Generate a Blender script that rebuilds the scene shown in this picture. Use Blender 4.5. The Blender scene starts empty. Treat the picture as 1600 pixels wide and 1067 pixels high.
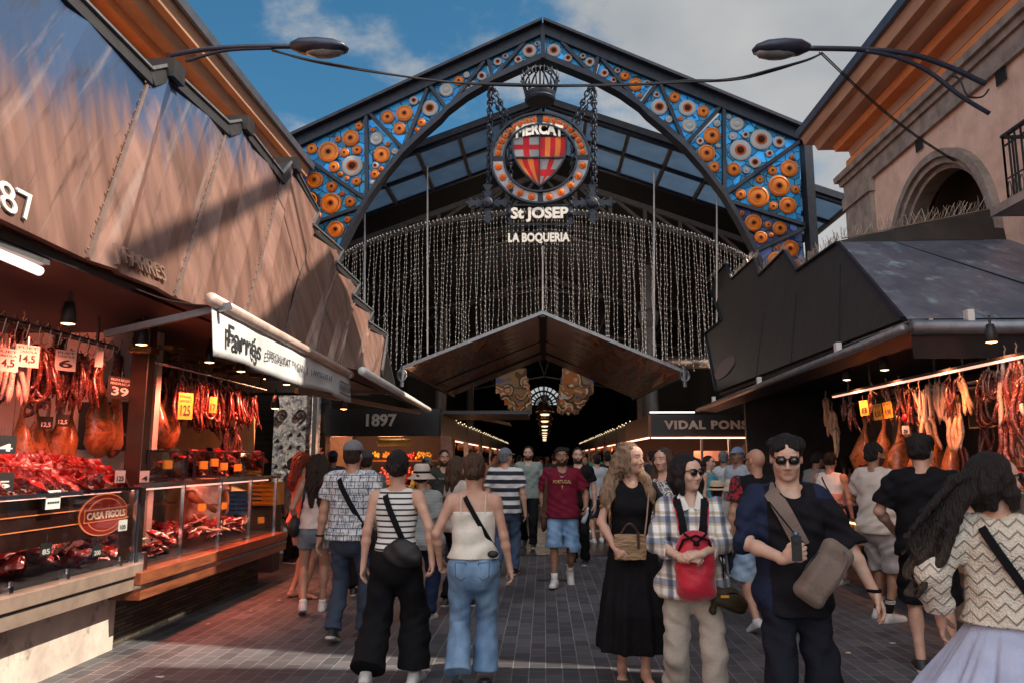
import bpy, math, random
import numpy as np
from mathutils import Vector, Matrix
random.seed(7)
SC = bpy.context.scene
COL = SC.collection
# ------------------------------------------------------------------ camera
FPX = 1200.0                       # focal length in pixels of the 1600 px wide photograph
YAW = math.atan(50/FPX); PITCH = math.atan(182/FPX)
cam_d = bpy.data.cameras.new('camera'); cam = bpy.data.objects.new('camera', cam_d); COL.objects.link(cam)
cam_d.sensor_width = 36; cam_d.lens = 27; cam_d.clip_end = 3000; cam_d.clip_start = .05
cam.location = (0, 0, 1.58)
cam.rotation_euler = (math.radians(90)+PITCH, 0, YAW)
SC.camera = cam
CAMR = cam.rotation_euler.to_matrix(); CAMP = Vector(cam.location)
# ------------------------------------------------------------------ world: daylight sky with clouds
SUN_D = Vector((-.95, .20, -1.09)).normalized()        # the way sunlight travels
SUN_EL = math.asin(-SUN_D.z); SUN_AZ = math.atan2(-SUN_D.x, -SUN_D.y)
W = bpy.data.worlds.new("World"); SC.world = W; W.use_nodes = True
nt = W.node_tree; nt.nodes.clear()
def wn(t, **k):
    n = nt.nodes.new(t)
    for a, b in k.items(): setattr(n, a, b)
    return n
wo = wn('ShaderNodeOutputWorld'); bg = wn('ShaderNodeBackground'); bg.inputs[1].default_value = .055
sky = wn('ShaderNodeTexSky', sky_type='NISHITA', sun_disc=False, sun_elevation=SUN_EL, sun_rotation=SUN_AZ)
sky.air_density = 1.0; sky.dust_density = .6; sky.ozone_density = 3
tc = wn('ShaderNodeTexCoord')
mp = wn('ShaderNodeMapping'); mp.inputs['Scale'].default_value = (1, 1, 1.7); mp.inputs['Location'].default_value = (.35, .1, .2)
nz = wn('ShaderNodeTexNoise'); nz.inputs['Scale'].default_value = 3.3; nz.inputs['Detail'].default_value = 9; nz.inputs['Roughness'].default_value = .56
nz2 = wn('ShaderNodeTexNoise'); nz2.inputs['Scale'].default_value = 5; nz2.inputs['Detail'].default_value = 6
L = nt.links.new
L(tc.outputs['Generated'], mp.inputs[0]); L(mp.outputs[0], nz.inputs[0]); L(mp.outputs[0], nz2.inputs[0])
dt = wn('ShaderNodeVectorMath', operation='DOT_PRODUCT'); dt.inputs[1].default_value = (1.0, .15, -.1)   # cloudier towards the right
L(tc.outputs['Generated'], dt.inputs[0])
ad = wn('ShaderNodeMath', operation='MULTIPLY_ADD'); ad.inputs[1].default_value = .36
L(dt.outputs['Value'], ad.inputs[0]); L(nz.outputs[0], ad.inputs[2])
rp = wn('ShaderNodeMapRange', interpolation_type='SMOOTHSTEP'); rp.inputs[1].default_value = .43; rp.inputs[2].default_value = .56
L(ad.outputs[0], rp.inputs[0])
# behind the camera the clouds are thick and bright (they light the passers-by); ahead they are thin and grey
sx = wn('ShaderNodeSeparateXYZ'); L(tc.outputs['Generated'], sx.inputs[0])
bk = wn('ShaderNodeMapRange', interpolation_type='SMOOTHSTEP'); bk.inputs[1].default_value = .25; bk.inputs[2].default_value = -.7
bk.inputs[3].default_value = 5.4; bk.inputs[4].default_value = 24
L(sx.outputs[1], bk.inputs[0])
cr = wn('ShaderNodeValToRGB'); cr.color_ramp.elements[0].color = (.66, .72, .78, 1); cr.color_ramp.elements[1].color = (1, 1, 1, 1)
cr.color_ramp.elements[0].position = .3; cr.color_ramp.elements[1].position = .7
L(nz2.outputs[0], cr.inputs[0])
vm = wn('ShaderNodeVectorMath', operation='SCALE'); L(cr.outputs[0], vm.inputs[0]); L(bk.outputs[0], vm.inputs['Scale'])
bm = wn('ShaderNodeMapRange', interpolation_type='SMOOTHSTEP'); bm.inputs[1].default_value = .1; bm.inputs[2].default_value = -.5
L(sx.outputs[1], bm.inputs[0])
mx1 = wn('ShaderNodeMath', operation='MAXIMUM'); L(rp.outputs[0], mx1.inputs[0]); L(bm.outputs[0], mx1.inputs[1])
tint = wn('ShaderNodeMix', data_type='RGBA', blend_type='MULTIPLY'); tint.inputs[0].default_value = 1; tint.inputs[7].default_value = (.55, 1.15, 1.2, 1); L(sky.outputs[0], tint.inputs[6])
mx = wn('ShaderNodeMix', data_type='RGBA'); L(mx1.outputs[0], mx.inputs[0]); L(tint.outputs[2], mx.inputs[6]); L(vm.outputs[0], mx.inputs[7])
L(mx.outputs[2], bg.inputs[0]); L(bg.outputs[0], wo.inputs[0])
# ------------------------------------------------------------------ sun, exposure
sd = bpy.data.lights.new('sun', 'SUN'); so = bpy.data.objects.new('sun', sd); COL.objects.link(so)
sd.energy = 5; sd.angle = math.radians(.5); sd.color = (1, .86, .70)
so.rotation_euler = SUN_D.to_track_quat('-Z', 'Y').to_euler(); so.location = (30, 40, 40)
vs = SC.view_settings; vs.view_transform = 'Standard'; vs.look = 'None'; vs.exposure = .85; vs.gamma = 1; vs.use_curve_mapping = False
try: SC.display_settings.display_device = 'sRGB'
except Exception: pass
SC.render.engine = 'CYCLES'; SC.cycles.max_bounces = 6; SC.cycles.transparent_max_bounces = 12; SC.cycles.caustics_reflective = False; SC.cycles.caustics_refractive = False
SC.cycles.diffuse_bounces = 3; SC.cycles.glossy_bounces = 3; SC.cycles.sample_clamp_indirect = 4
# ------------------------------------------------------------------ measuring: a pixel of the photograph to a point at a known depth
def ray(px, py): return CAMR @ Vector(((px-800)/FPX, (533.5-py)/FPX, -1))
def at(px, py, Y): d = ray(px, py); return CAMP + d*(Y/d.y)
def onX(px, py, X): d = ray(px, py); return CAMP + d*(X/d.x)
def onG(px, py, z=0): d = ray(px, py); return CAMP + d*((z-CAMP.z)/d.z)
def onP(px, py, p0, n):
    d = ray(px, py); n = Vector(n); return CAMP + d*((Vector(p0)-CAMP).dot(n)/d.dot(n))
# ------------------------------------------------------------------ materials
def S(n, k, v):
    if k in n.inputs: n.inputs[k].default_value = v
def lin(c):
    return tuple(((x/255)/12.92 if x/255 <= .04045 else ((x/255+.055)/1.055)**2.4) for x in c)
def M(name, col, rough=.6, metal=0, col2=None, ns=6, detail=5, bump=0, bs=30, stretch=(1, 1, 1), emit=None, es=0, lo=.35, hi=.65, coat=0, spec=.5, sheen=0, sss=0, rvar=0):
    m = bpy.data.materials.new(name); m.use_nodes = True; t = m.node_tree; b = t.nodes['Principled BSDF']
    b.inputs['Roughness'].default_value = rough; b.inputs['Metallic'].default_value = metal; S(b, 'Specular IOR Level', spec); S(b, 'Coat Weight', coat)
    S(b, 'Coat Roughness', .12); S(b, 'Sheen Weight', sheen)
    if sss: S(b, 'Subsurface Weight', sss); S(b, 'Subsurface Radius', (.02, .008, .004)); S(b, 'Subsurface Scale', .6)
    b.inputs['Base Color'].default_value = (*col, 1)
    c = t.nodes.new('ShaderNodeTexCoord'); mp = t.nodes.new('ShaderNodeMapping'); mp.inputs['Scale'].default_value = stretch
    t.links.new(c.outputs['Object'], mp.inputs[0])
    if col2 is None: col2 = tuple(x*.72 for x in col)
    n = t.nodes.new('ShaderNodeTexNoise'); n.inputs['Scale'].default_value = ns; n.inputs['Detail'].default_value = detail; n.inputs['Roughness'].default_value = .6
    t.links.new(mp.outputs[0], n.inputs[0])
    r = t.nodes.new('ShaderNodeValToRGB'); r.color_ramp.elements[0].position = lo; r.color_ramp.elements[1].position = hi
    r.color_ramp.elements[0].color = (*col, 1); r.color_ramp.elements[1].color = (*col2, 1)
    t.links.new(n.outputs[0], r.inputs[0]); t.links.new(r.outputs[0], b.inputs['Base Color'])
    if rvar:
        q = t.nodes.new('ShaderNodeMapRange'); q.inputs[3].default_value = max(.05, rough-rvar); q.inputs[4].default_value = min(1, rough+rvar)
        t.links.new(n.outputs[0], q.inputs[0]); t.links.new(q.outputs[0], b.inputs['Roughness'])
    if bump:
        n2 = t.nodes.new('ShaderNodeTexNoise'); n2.inputs['Scale'].default_value = bs; n2.inputs['Detail'].default_value = 4
        t.links.new(mp.outputs[0], n2.inputs[0])
        bp = t.nodes.new('ShaderNodeBump'); bp.inputs['Strength'].default_value = bump; bp.inputs['Distance'].default_value = .02
        t.links.new(n2.outputs[0], bp.inputs['Height']); t.links.new(bp.outputs[0], b.inputs['Normal'])
    if emit: b.inputs['Emission Color'].default_value = (*emit, 1); b.inputs['Emission Strength'].default_value = es
    return m
def nodes(m): return m.node_tree, m.node_tree.nodes['Principled BSDF']
def glass(name, tint=(1, 1, 1), gl=.12, rough=.03):
    m = bpy.data.materials.new(name); m.use_nodes = True; t = m.node_tree; t.nodes.clear()
    o = t.nodes.new('ShaderNodeOutputMaterial'); a = t.nodes.new('ShaderNodeBsdfTransparent'); g = t.nodes.new('ShaderNodeBsdfGlossy'); x = t.nodes.new('ShaderNodeMixShader')
    a.inputs[0].default_value = (*tint, 1); g.inputs['Roughness'].default_value = rough
    f = t.nodes.new('ShaderNodeLayerWeight'); pw = t.nodes.new('ShaderNodeMath'); pw.operation = 'POWER'; pw.inputs[1].default_value = 4; t.links.new(f.outputs['Facing'], pw.inputs[0])
    mm = t.nodes.new('ShaderNodeMath'); mm.operation = 'MULTIPLY_ADD'; mm.inputs[1].default_value = .6; mm.inputs[2].default_value = gl; t.links.new(pw.outputs[0], mm.inputs[0])
    t.links.new(mm.outputs[0], x.inputs[0]); t.links.new(a.outputs[0], x.inputs[1]); t.links.new(g.outputs[0], x.inputs[2]); t.links.new(x.outputs[0], o.inputs[0])
    return m
def stained(name, col, tr=.45, lines=None, rough=.4, var=.25, front=.12, col2=None):
    """coloured glass: lets sky through tinted and scatters light from behind"""
    m = bpy.data.materials.new(name); m.use_nodes = True; t = m.node_tree; t.nodes.clear(); N = t.nodes.new; K = t.links.new
    o = N('ShaderNodeOutputMaterial'); a = N('ShaderNodeBsdfTransparent'); d = N('ShaderNodeBsdfTranslucent'); g = N('ShaderNodeBsdfPrincipled')
    g.inputs['Roughness'].default_value = rough
    c = N('ShaderNodeTexCoord'); n = N('ShaderNodeTexNoise'); n.inputs['Scale'].default_value = 2.2; n.inputs['Detail'].default_value = 5; K(c.outputs['Object'], n.inputs[0])
    r = N('ShaderNodeValToRGB'); r.color_ramp.elements[0].position = .35; r.color_ramp.elements[1].position = .65
    r.color_ramp.elements[0].color = (*[min(1, x*(1+var)) for x in col], 1); r.color_ramp.elements[1].color = (*(col2 or [x*(1-var) for x in col]), 1)
    K(n.outputs[0], r.inputs[0]); src = r.outputs[0]
    if lines:
        v = N('ShaderNodeTexVoronoi'); v.feature = 'DISTANCE_TO_EDGE'; v.inputs['Scale'].default_value = lines; K(c.outputs['Object'], v.inputs[0])
        q = N('ShaderNodeMapRange'); q.inputs[1].default_value = .018; q.inputs[2].default_value = .045; q.inputs[3].default_value = .10; K(v.outputs['Distance'], q.inputs[0])
        v2 = N('ShaderNodeTexVoronoi'); v2.inputs['Scale'].default_value = lines; K(c.outputs['Object'], v2.inputs[0])
        hv = N('ShaderNodeHueSaturation'); sep = N('ShaderNodeSeparateColor'); K(v2.outputs['Color'], sep.inputs[0])
        q2 = N('ShaderNodeMapRange'); q2.inputs[3].default_value = .65; q2.inputs[4].default_value = 1.35; K(sep.outputs[0], q2.inputs[0]); K(q2.outputs[0], hv.inputs['Value']); K(src, hv.inputs['Color'])
        s = N('ShaderNodeVectorMath'); s.operation = 'SCALE'; K(hv.outputs[0], s.inputs[0]); K(q.outputs[0], s.inputs['Scale']); src = s.outputs[0]
    K(src, a.inputs[0]); K(src, d.inputs[0]); K(src, g.inputs['Base Color'])
    x = N('ShaderNodeMixShader'); x.inputs[0].default_value = 1-tr; K(a.outputs[0], x.inputs[1]); K(d.outputs[0], x.inputs[2])
    y = N('ShaderNodeMixShader'); y.inputs[0].default_value = front; K(x.outputs[0], y.inputs[1]); K(g.outputs[0], y.inputs[2]); K(y.outputs[0], o.inputs[0])
    return m
# ------------------------------------------------------------------ object helpers
def tag(o, label=None, cat=None, group=None, kind=None):
    if label: o['label'] = label
    if cat: o['category'] = cat
    if group: o['group'] = group
    if kind: o['kind'] = kind
    return o
def thing(name, label, cat, loc=(0, 0, 0), rz=0, group=None):
    o = bpy.data.objects.new(name, None); COL.objects.link(o); o.location = loc; o.rotation_euler = (0, 0, rz); o.empty_display_size = .1
    return tag(o, label, cat, group)
def lnk(name, me, parent=None, world=True):
    o = bpy.data.objects.new(name, me); COL.objects.link(o)
    if parent is not None:
        o.parent = parent
        if world:
            p = Vector((0, 0, 0)); q = parent
            while q is not None: p += Vector(q.location); q = q.parent
            o.location = -p
    return o
class MB:
    def __init__(s): s.v = []; s.f = []; s.m = []
    def add(s, vs, fs, m=0):
        k = len(s.v); s.v += [tuple(v) for v in vs]; s.f += [tuple(i+k for i in f) for f in fs]; s.m += [m]*len(fs); return s
    def box(s, x0, x1, y0, y1, z0, z1, m=0):
        return s.add([(x0, y0, z0), (x1, y0, z0), (x1, y1, z0), (x0, y1, z0), (x0, y0, z1), (x1, y0, z1), (x1, y1, z1), (x0, y1, z1)],
                     [(0, 3, 2, 1), (4, 5, 6, 7), (0, 1, 5, 4), (1, 2, 6, 5), (2, 3, 7, 6), (3, 0, 4, 7)], m)
    def slab(s, pts, off, m=0):
        """flat polygon given a thickness"""
        n = len(pts); off = Vector(off); a = [Vector(p) for p in pts]; b = [p+off for p in a]
        return s.add(a+b, [tuple(range(n)), tuple(range(2*n-1, n-1, -1))]+[((i+1) % n, i, n+i, n+(i+1) % n) for i in range(n)], m)
    def bar(s, p, q, w, h=None, m=0, up=(0, 0, 1)):
        h = h or w; p = Vector(p); q = Vector(q); d = (q-p).normalized(); up = Vector(up)
        if abs(d.dot(up)) > .98: up = Vector((1, 0, 0))
        a = d.cross(up).normalized()*w/2; b = a.cross(d).normalized()*h/2
        c = [p-a-b, p+a-b, p+a+b, p-a+b]; e = [x+(q-p) for x in c]
        return s.add(c+e, [(0, 1, 2, 3), (7, 6, 5, 4), (1, 0, 4, 5), (2, 1, 5, 6), (3, 2, 6, 7), (0, 3, 7, 4)], m)
    def tube(s, pts, r, n=8, m=0, caps=True):
        P = [Vector(p) for p in pts]; R = r if hasattr(r, '__len__') else [r]*len(P); vs = []; fs = []; pa = None
        for i, p in enumerate(P):
            d = (P[min(i+1, len(P)-1)]-P[max(i-1, 0)]).normalized()
            if pa is None:
                u = Vector((0, 0, 1)) if abs(d.z) < .9 else Vector((1, 0, 0)); a = d.cross(u).normalized()
            else: a = (pa-d*pa.dot(d)).normalized()
            pa = a; b = d.cross(a)
            for k in range(n):
                t = 2*math.pi*k/n; vs.append(p+(a*math.cos(t)+b*math.sin(t))*R[i])
        for i in range(len(P)-1):
            for k in range(n): fs.append((i*n+k, i*n+(k+1) % n, (i+1)*n+(k+1) % n, (i+1)*n+k))
        if caps: fs += [tuple(range(n-1, -1, -1)), tuple((len(P)-1)*n+k for k in range(n))]
        return s.add(vs, fs, m)
    def lathe(s, c, prof, n=16, m=0, ax=(0, 0, 1), sq=1):
        """prof: (radius, height) list or (radius, height, material)"""
        c = Vector(c); ax = Vector(ax).normalized(); u = Vector((1, 0, 0)) if abs(ax.x) < .9 else Vector((0, 1, 0)); a = (u-ax*u.dot(ax)).normalized(); b = ax.cross(a); vs = []
        for q in prof:
            for k in range(n):
                t = 2*math.pi*k/n; vs.append(c+ax*q[1]+(a*math.cos(t)+b*math.sin(t)*sq)*q[0])
        for i in range(len(prof)-1):
            mm = prof[i][2] if len(prof[i]) > 2 else m
            s.add([], [], mm)
        k0 = len(s.v); s.v += [tuple(v) for v in vs]
        for i in range(len(prof)-1):
            mm = prof[i][2] if len(prof[i]) > 2 else m
            for k in range(n): s.f.append((k0+i*n+k, k0+i*n+(k+1) % n, k0+(i+1)*n+(k+1) % n, k0+(i+1)*n+k)); s.m.append(mm)
        if prof[0][0] > 1e-4: s.f.append(tuple(k0+k for k in range(n-1, -1, -1))); s.m.append(prof[0][2] if len(prof[0]) > 2 else m)
        if prof[-1][0] > 1e-4: s.f.append(tuple(k0+(len(prof)-1)*n+k for k in range(n))); s.m.append(prof[-1][2] if len(prof[-1]) > 2 else m)
        return s
    def ball(s, c, r, n=8, m=0, sc=(1, 1, 1)):
        k = n//2; prof = [(r*math.sin(math.pi*i/k), -r*math.cos(math.pi*i/k)) for i in range(k+1)]; a = len(s.v)
        s.lathe((0, 0, 0), prof, n, m)
        for i in range(a, len(s.v)): v = s.v[i]; s.v[i] = (c[0]+v[0]*sc[0], c[1]+v[1]*sc[1], c[2]+v[2]*sc[2])
        return s
    def grid(s, f, nu, nv, m=0):
        a = len(s.v); s.v += [tuple(f(i/nu, j/nv)) for i in range(nu+1) for j in range(nv+1)]
        for i in range(nu):
            for j in range(nv): k = a+i*(nv+1)+j; s.f.append((k, k+1, k+nv+2, k+nv+1)); s.m.append(m)
        return s
    def mesh(s, name, mats, smooth=False, bevel=0):
        me = bpy.data.meshes.new(name); me.from_pydata(s.v, [], s.f)
        for x in (mats if isinstance(mats, (list, tuple)) else [mats]): me.materials.append(x)
        me.polygons.foreach_set('material_index', s.m)
        if smooth: me.polygons.foreach_set('use_smooth', [True]*len(s.f))
        me.update(); return me
    def build(s, name, mats, parent=None, smooth=False, world=True, bevel=0, n=1):
        if n > 1:      # n like pieces laid down one after the other: one object each
            per = len(s.f)//n
            for i in range(n):
                q = MB(); fs = s.f[i*per:(i+1)*per]; us = sorted({j for f in fs for j in f}); ix = {j: k for k, j in enumerate(us)}
                q.v = [s.v[j] for j in us]; q.f = [tuple(ix[j] for j in f) for f in fs]; q.m = s.m[i*per:(i+1)*per]; o = q.build(name, mats, parent, smooth, world, bevel)
            return o
        o = lnk(name, s.mesh(name, mats, smooth), parent, world)
        if bevel:
            b = o.modifiers.new('bevel', 'BEVEL'); b.width = bevel; b.segments = 2; b.limit_method = 'ANGLE'
        return o
def copy_tree(o, parent=None):
    c = o.copy(); COL.objects.link(c); c.parent = parent
    for ch in o.children: copy_tree(ch, c)
    return c
_fc = {}
def text_mesh(s, w, h, mat, extrude=.01, bold=0.0, space=1.0):
    """letters as a mesh, width w and height h, standing in XZ facing -Y, origin at the middle"""
    cu = bpy.data.curves.new('lettering', 'FONT'); cu.body = s; cu.size = 1; cu.offset = bold; cu.space_character = space; cu.resolution_u = 3; cu.extrude = .05
    o = bpy.data.objects.new('tmp', cu); COL.objects.link(o)
    me = bpy.data.meshes.new_from_object(o.evaluated_get(bpy.context.evaluated_depsgraph_get())); bpy.data.objects.remove(o)
    n = len(me.vertices); a = np.empty(n*3, np.float32); me.vertices.foreach_get('co', a); a = a.reshape(-1, 3)
    lo = a.min(0); hi = a.max(0); q = np.zeros_like(a)
    q[:, 0] = ((a[:, 0]-lo[0])/(hi[0]-lo[0])-.5)*w; q[:, 2] = ((a[:, 1]-lo[1])/(hi[1]-lo[1])-.5)*h; q[:, 1] = -a[:, 2]/.05*extrude
    me.vertices.foreach_set('co', q.ravel()); me.materials.clear(); me.materials.append(mat); me.update(); return me
def text(s, c, r, u, w, h, mat, parent=None, extrude=.01, bold=0.0, space=1.0, name='lettering', lift=0.0, warp=None):
    """lettering centred at c, running along r, upright along u"""
    me = text_mesh(s, w, h, mat, extrude, bold, space); me.name = name
    r = Vector(r).normalized(); n = r.cross(Vector(u)).normalized(); u = n.cross(r); c = Vector(c)+n*lift
    k = len(me.vertices); a = np.empty(k*3, np.float32); me.vertices.foreach_get('co', a); a = a.reshape(-1, 3)
    if warp: a = warp(a)
    R = np.array([list(r), list(-n), list(u)]); a = a@R+np.array(list(c)); me.vertices.foreach_set('co', a.astype(np.float32).ravel()); me.update()
    return lnk(name, me, parent)
# ================================================================== materials
m_dark = M('dark_steel', (.011, .015, .026), .5, .2, col2=(.022, .027, .04), ns=8, spec=.3)
m_black = M('black_paint', (.012, .012, .014), .5, 0, col2=(.022, .021, .022), ns=9)
m_blk2 = M('dark_brown_metal', (.020, .018, .016), .5, .1, col2=(.040, .035, .031), ns=3, stretch=(1, 4, .6), bump=.1, bs=8)
m_grey = M('grey_metal', (.22, .23, .25), .4, .6, ns=10)
m_white = M('white_paint', (.74, .73, .70), .5, ns=12, col2=(.6, .59, .56))
m_cream = M('cream_letters', (.78, .74, .66), .5, ns=20, col2=(.62, .58, .5))
m_chrome = M('chrome', (.75, .75, .77), .15, 1, ns=6)
m_brass = M('brass', (.62, .42, .2), .22, 1, ns=6)
m_truss = M('truss_steel', (.13, .115, .10), .6, .2, ns=9)
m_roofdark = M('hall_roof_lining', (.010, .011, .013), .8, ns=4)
m_roofglass = stained('roof_glass', (.15, .20, .26), tr=.10, var=.06, rough=.3)
m_blue = stained('blue_glass', (.05, .46, .95), front=.3, tr=.62, lines=4.2, col2=(.14, .68, 1))
m_lav = stained('lavender_glass', (.50, .58, 1), tr=.6, lines=4.2, col2=(.30, .48, 1))
m_amber = stained('amber_glass', (1, .27, .02), front=.5, tr=.65, var=.15)
m_amber2 = stained('deep_amber_glass', (.72, .12, .01), front=.45, tr=.5, var=.3)
m_clear = stained('clear_glass', (.92, .93, .94), front=.3, tr=.6, var=.1)
m_brown = stained('brown_glass', (.22, .07, .02), tr=.4, var=.3)
m_red = stained('red_glass', (1, .02, .04), front=.3, tr=.6, var=.2)
m_whiteg = stained('white_glass', (1, 1, 1), tr=.7, var=.06)
m_lead = M('leading', (.012, .014, .02), .5, .3)
# pale stone/metal claddings
m_copper = M('weathered_copper_sheet', (.33, .185, .145), .34, .3, col2=(.15, .082, .064), ns=1.6, detail=8, stretch=(1, 2.4, .35), bump=.25, bs=3, rvar=.12)
def _sheet_tints():
    t, b = nodes(m_copper); src = b.inputs['Base Color'].links[0].from_socket
    c = t.nodes['Texture Coordinate'] if 'Texture Coordinate' in t.nodes else t.nodes.new('ShaderNodeTexCoord')
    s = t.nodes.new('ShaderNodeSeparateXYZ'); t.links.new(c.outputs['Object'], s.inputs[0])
    # blue tint across the upper edge of the first sheets, pale run marks lower down
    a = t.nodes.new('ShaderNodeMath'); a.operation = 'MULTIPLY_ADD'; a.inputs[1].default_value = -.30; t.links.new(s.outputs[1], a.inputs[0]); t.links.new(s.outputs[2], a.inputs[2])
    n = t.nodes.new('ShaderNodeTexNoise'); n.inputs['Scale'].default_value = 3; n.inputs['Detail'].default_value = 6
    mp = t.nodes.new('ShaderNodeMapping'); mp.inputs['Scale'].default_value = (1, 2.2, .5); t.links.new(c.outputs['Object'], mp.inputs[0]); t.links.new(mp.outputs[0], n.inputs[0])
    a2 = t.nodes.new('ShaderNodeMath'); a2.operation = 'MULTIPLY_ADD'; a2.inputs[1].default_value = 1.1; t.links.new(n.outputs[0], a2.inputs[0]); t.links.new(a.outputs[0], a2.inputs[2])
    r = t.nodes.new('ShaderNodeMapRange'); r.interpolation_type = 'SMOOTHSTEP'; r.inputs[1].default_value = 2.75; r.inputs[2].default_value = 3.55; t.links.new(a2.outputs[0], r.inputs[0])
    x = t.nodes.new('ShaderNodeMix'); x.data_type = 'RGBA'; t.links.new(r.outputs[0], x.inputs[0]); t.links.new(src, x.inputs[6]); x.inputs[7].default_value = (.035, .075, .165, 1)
    # streaks
    n2 = t.nodes.new('ShaderNodeTexNoise'); n2.inputs['Scale'].default_value = 1; n2.inputs['Detail'].default_value = 7; n2.inputs['Roughness'].default_value = .65
    mp2 = t.nodes.new('ShaderNodeMapping'); mp2.inputs['Scale'].default_value = (1, 5, .25); mr = t.nodes.new('ShaderNodeMapping'); mr.inputs['Rotation'].default_value = (.70, 0, 0); t.links.new(c.outputs['Object'], mr.inputs[0]); t.links.new(mr.outputs[0], mp2.inputs[0]); t.links.new(mp2.outputs[0], n2.inputs[0])
    r2 = t.nodes.new('ShaderNodeMapRange'); r2.inputs[1].default_value = .56; r2.inputs[2].default_value = .75; r2.inputs[4].default_value = .5; t.links.new(n2.outputs[0], r2.inputs[0])
    y = t.nodes.new('ShaderNodeMix'); y.data_type = 'RGBA'; t.links.new(r2.outputs[0], y.inputs[0]); t.links.new(x.outputs[2], y.inputs[6]); y.inputs[7].default_value = (.46, .38, .35, 1)
    n3 = t.nodes.new('ShaderNodeTexNoise'); n3.inputs['Scale'].default_value = 2.2; n3.inputs['Detail'].default_value = 10; n3.inputs['Roughness'].default_value = .7
    mp3 = t.nodes.new('ShaderNodeMapping'); mp3.inputs['Scale'].default_value = (1, 5, .5); t.links.new(mr.outputs[0], mp3.inputs[0]); t.links.new(mp3.outputs[0], n3.inputs[0])
    r3 = t.nodes.new('ShaderNodeMapRange'); r3.inputs[1].default_value = .55; r3.inputs[2].default_value = .68; r3.inputs[4].default_value = .6; t.links.new(n3.outputs[0], r3.inputs[0])
    z = t.nodes.new('ShaderNodeMix'); z.data_type = 'RGBA'; t.links.new(r3.outputs[0], z.inputs[0]); t.links.new(y.outputs[2], z.inputs[6]); z.inputs[7].default_value = (.055, .028, .018, 1)
    t.links.new(z.outputs[2], b.inputs['Base Color'])
_sheet_tints()
m_zinc = M('streaked_zinc', (.12, .14, .19), .32, .3, col2=(.20, .24, .31), ns=2.5, detail=9, stretch=(2.2, 1, .6), bump=.1, bs=6, lo=.4, hi=.7)
def _streak(m, colr, sc, st, lo, hi, amt=.8):
    t, b = nodes(m); src = b.inputs['Base Color'].links[0].from_socket; c = t.nodes['Texture Coordinate']
    n = t.nodes.new('ShaderNodeTexNoise'); n.inputs['Scale'].default_value = sc; n.inputs['Detail'].default_value = 9; n.inputs['Roughness'].default_value = .68
    mp = t.nodes.new('ShaderNodeMapping'); mp.inputs['Scale'].default_value = st; mp.inputs['Location'].default_value = (3.1, 1.7, .4); t.links.new(c.outputs['Object'], mp.inputs[0]); t.links.new(mp.outputs[0], n.inputs[0])
    r = t.nodes.new('ShaderNodeMapRange'); r.inputs[1].default_value = lo; r.inputs[2].default_value = hi; r.inputs[4].default_value = amt; t.links.new(n.outputs[0], r.inputs[0])
    x = t.nodes.new('ShaderNodeMix'); x.data_type = 'RGBA'; t.links.new(r.outputs[0], x.inputs[0]); t.links.new(src, x.inputs[6]); x.inputs[7].default_value = (*colr, 1)
    t.links.new(x.outputs[2], b.inputs['Base Color'])
_streak(m_zinc, (.42, .58, .66), 3, (1.6, 1, .5), .55, .68, .8); _streak(m_zinc, (.05, .06, .09), 1.2, (1, 1, .6), .45, .7, .6)
_streak(m_blk2, (.10, .085, .06), 9, (1, 1, 1), .70, .78, .7)
m_orange = M('orange_render', (.85, .34, .13), .85, col2=(.70, .27, .11), ns=2, bump=.1, bs=40)
m_pink = M('pale_render', (.80, .56, .44), .85, col2=(.62, .42, .33), ns=3, detail=8, bump=.2, bs=25)
_streak(m_pink, (.25, .20, .18), 1.5, (1, 1, .35), .56, .75, .6)
m_stoneg = M('grey_stone_trim', (.36, .30, .26), .8, col2=(.20, .17, .15), ns=4, detail=8, bump=.2, bs=20)
m_cornice = M('cornice_stone', (.56, .32, .20), .8, col2=(.36, .21, .14), ns=2.5, stretch=(1, .3, 2), bump=.15, bs=20)
m_corblue = M('zinc_gutter', (.11, .13, .17), .4, .5, ns=3)
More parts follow.
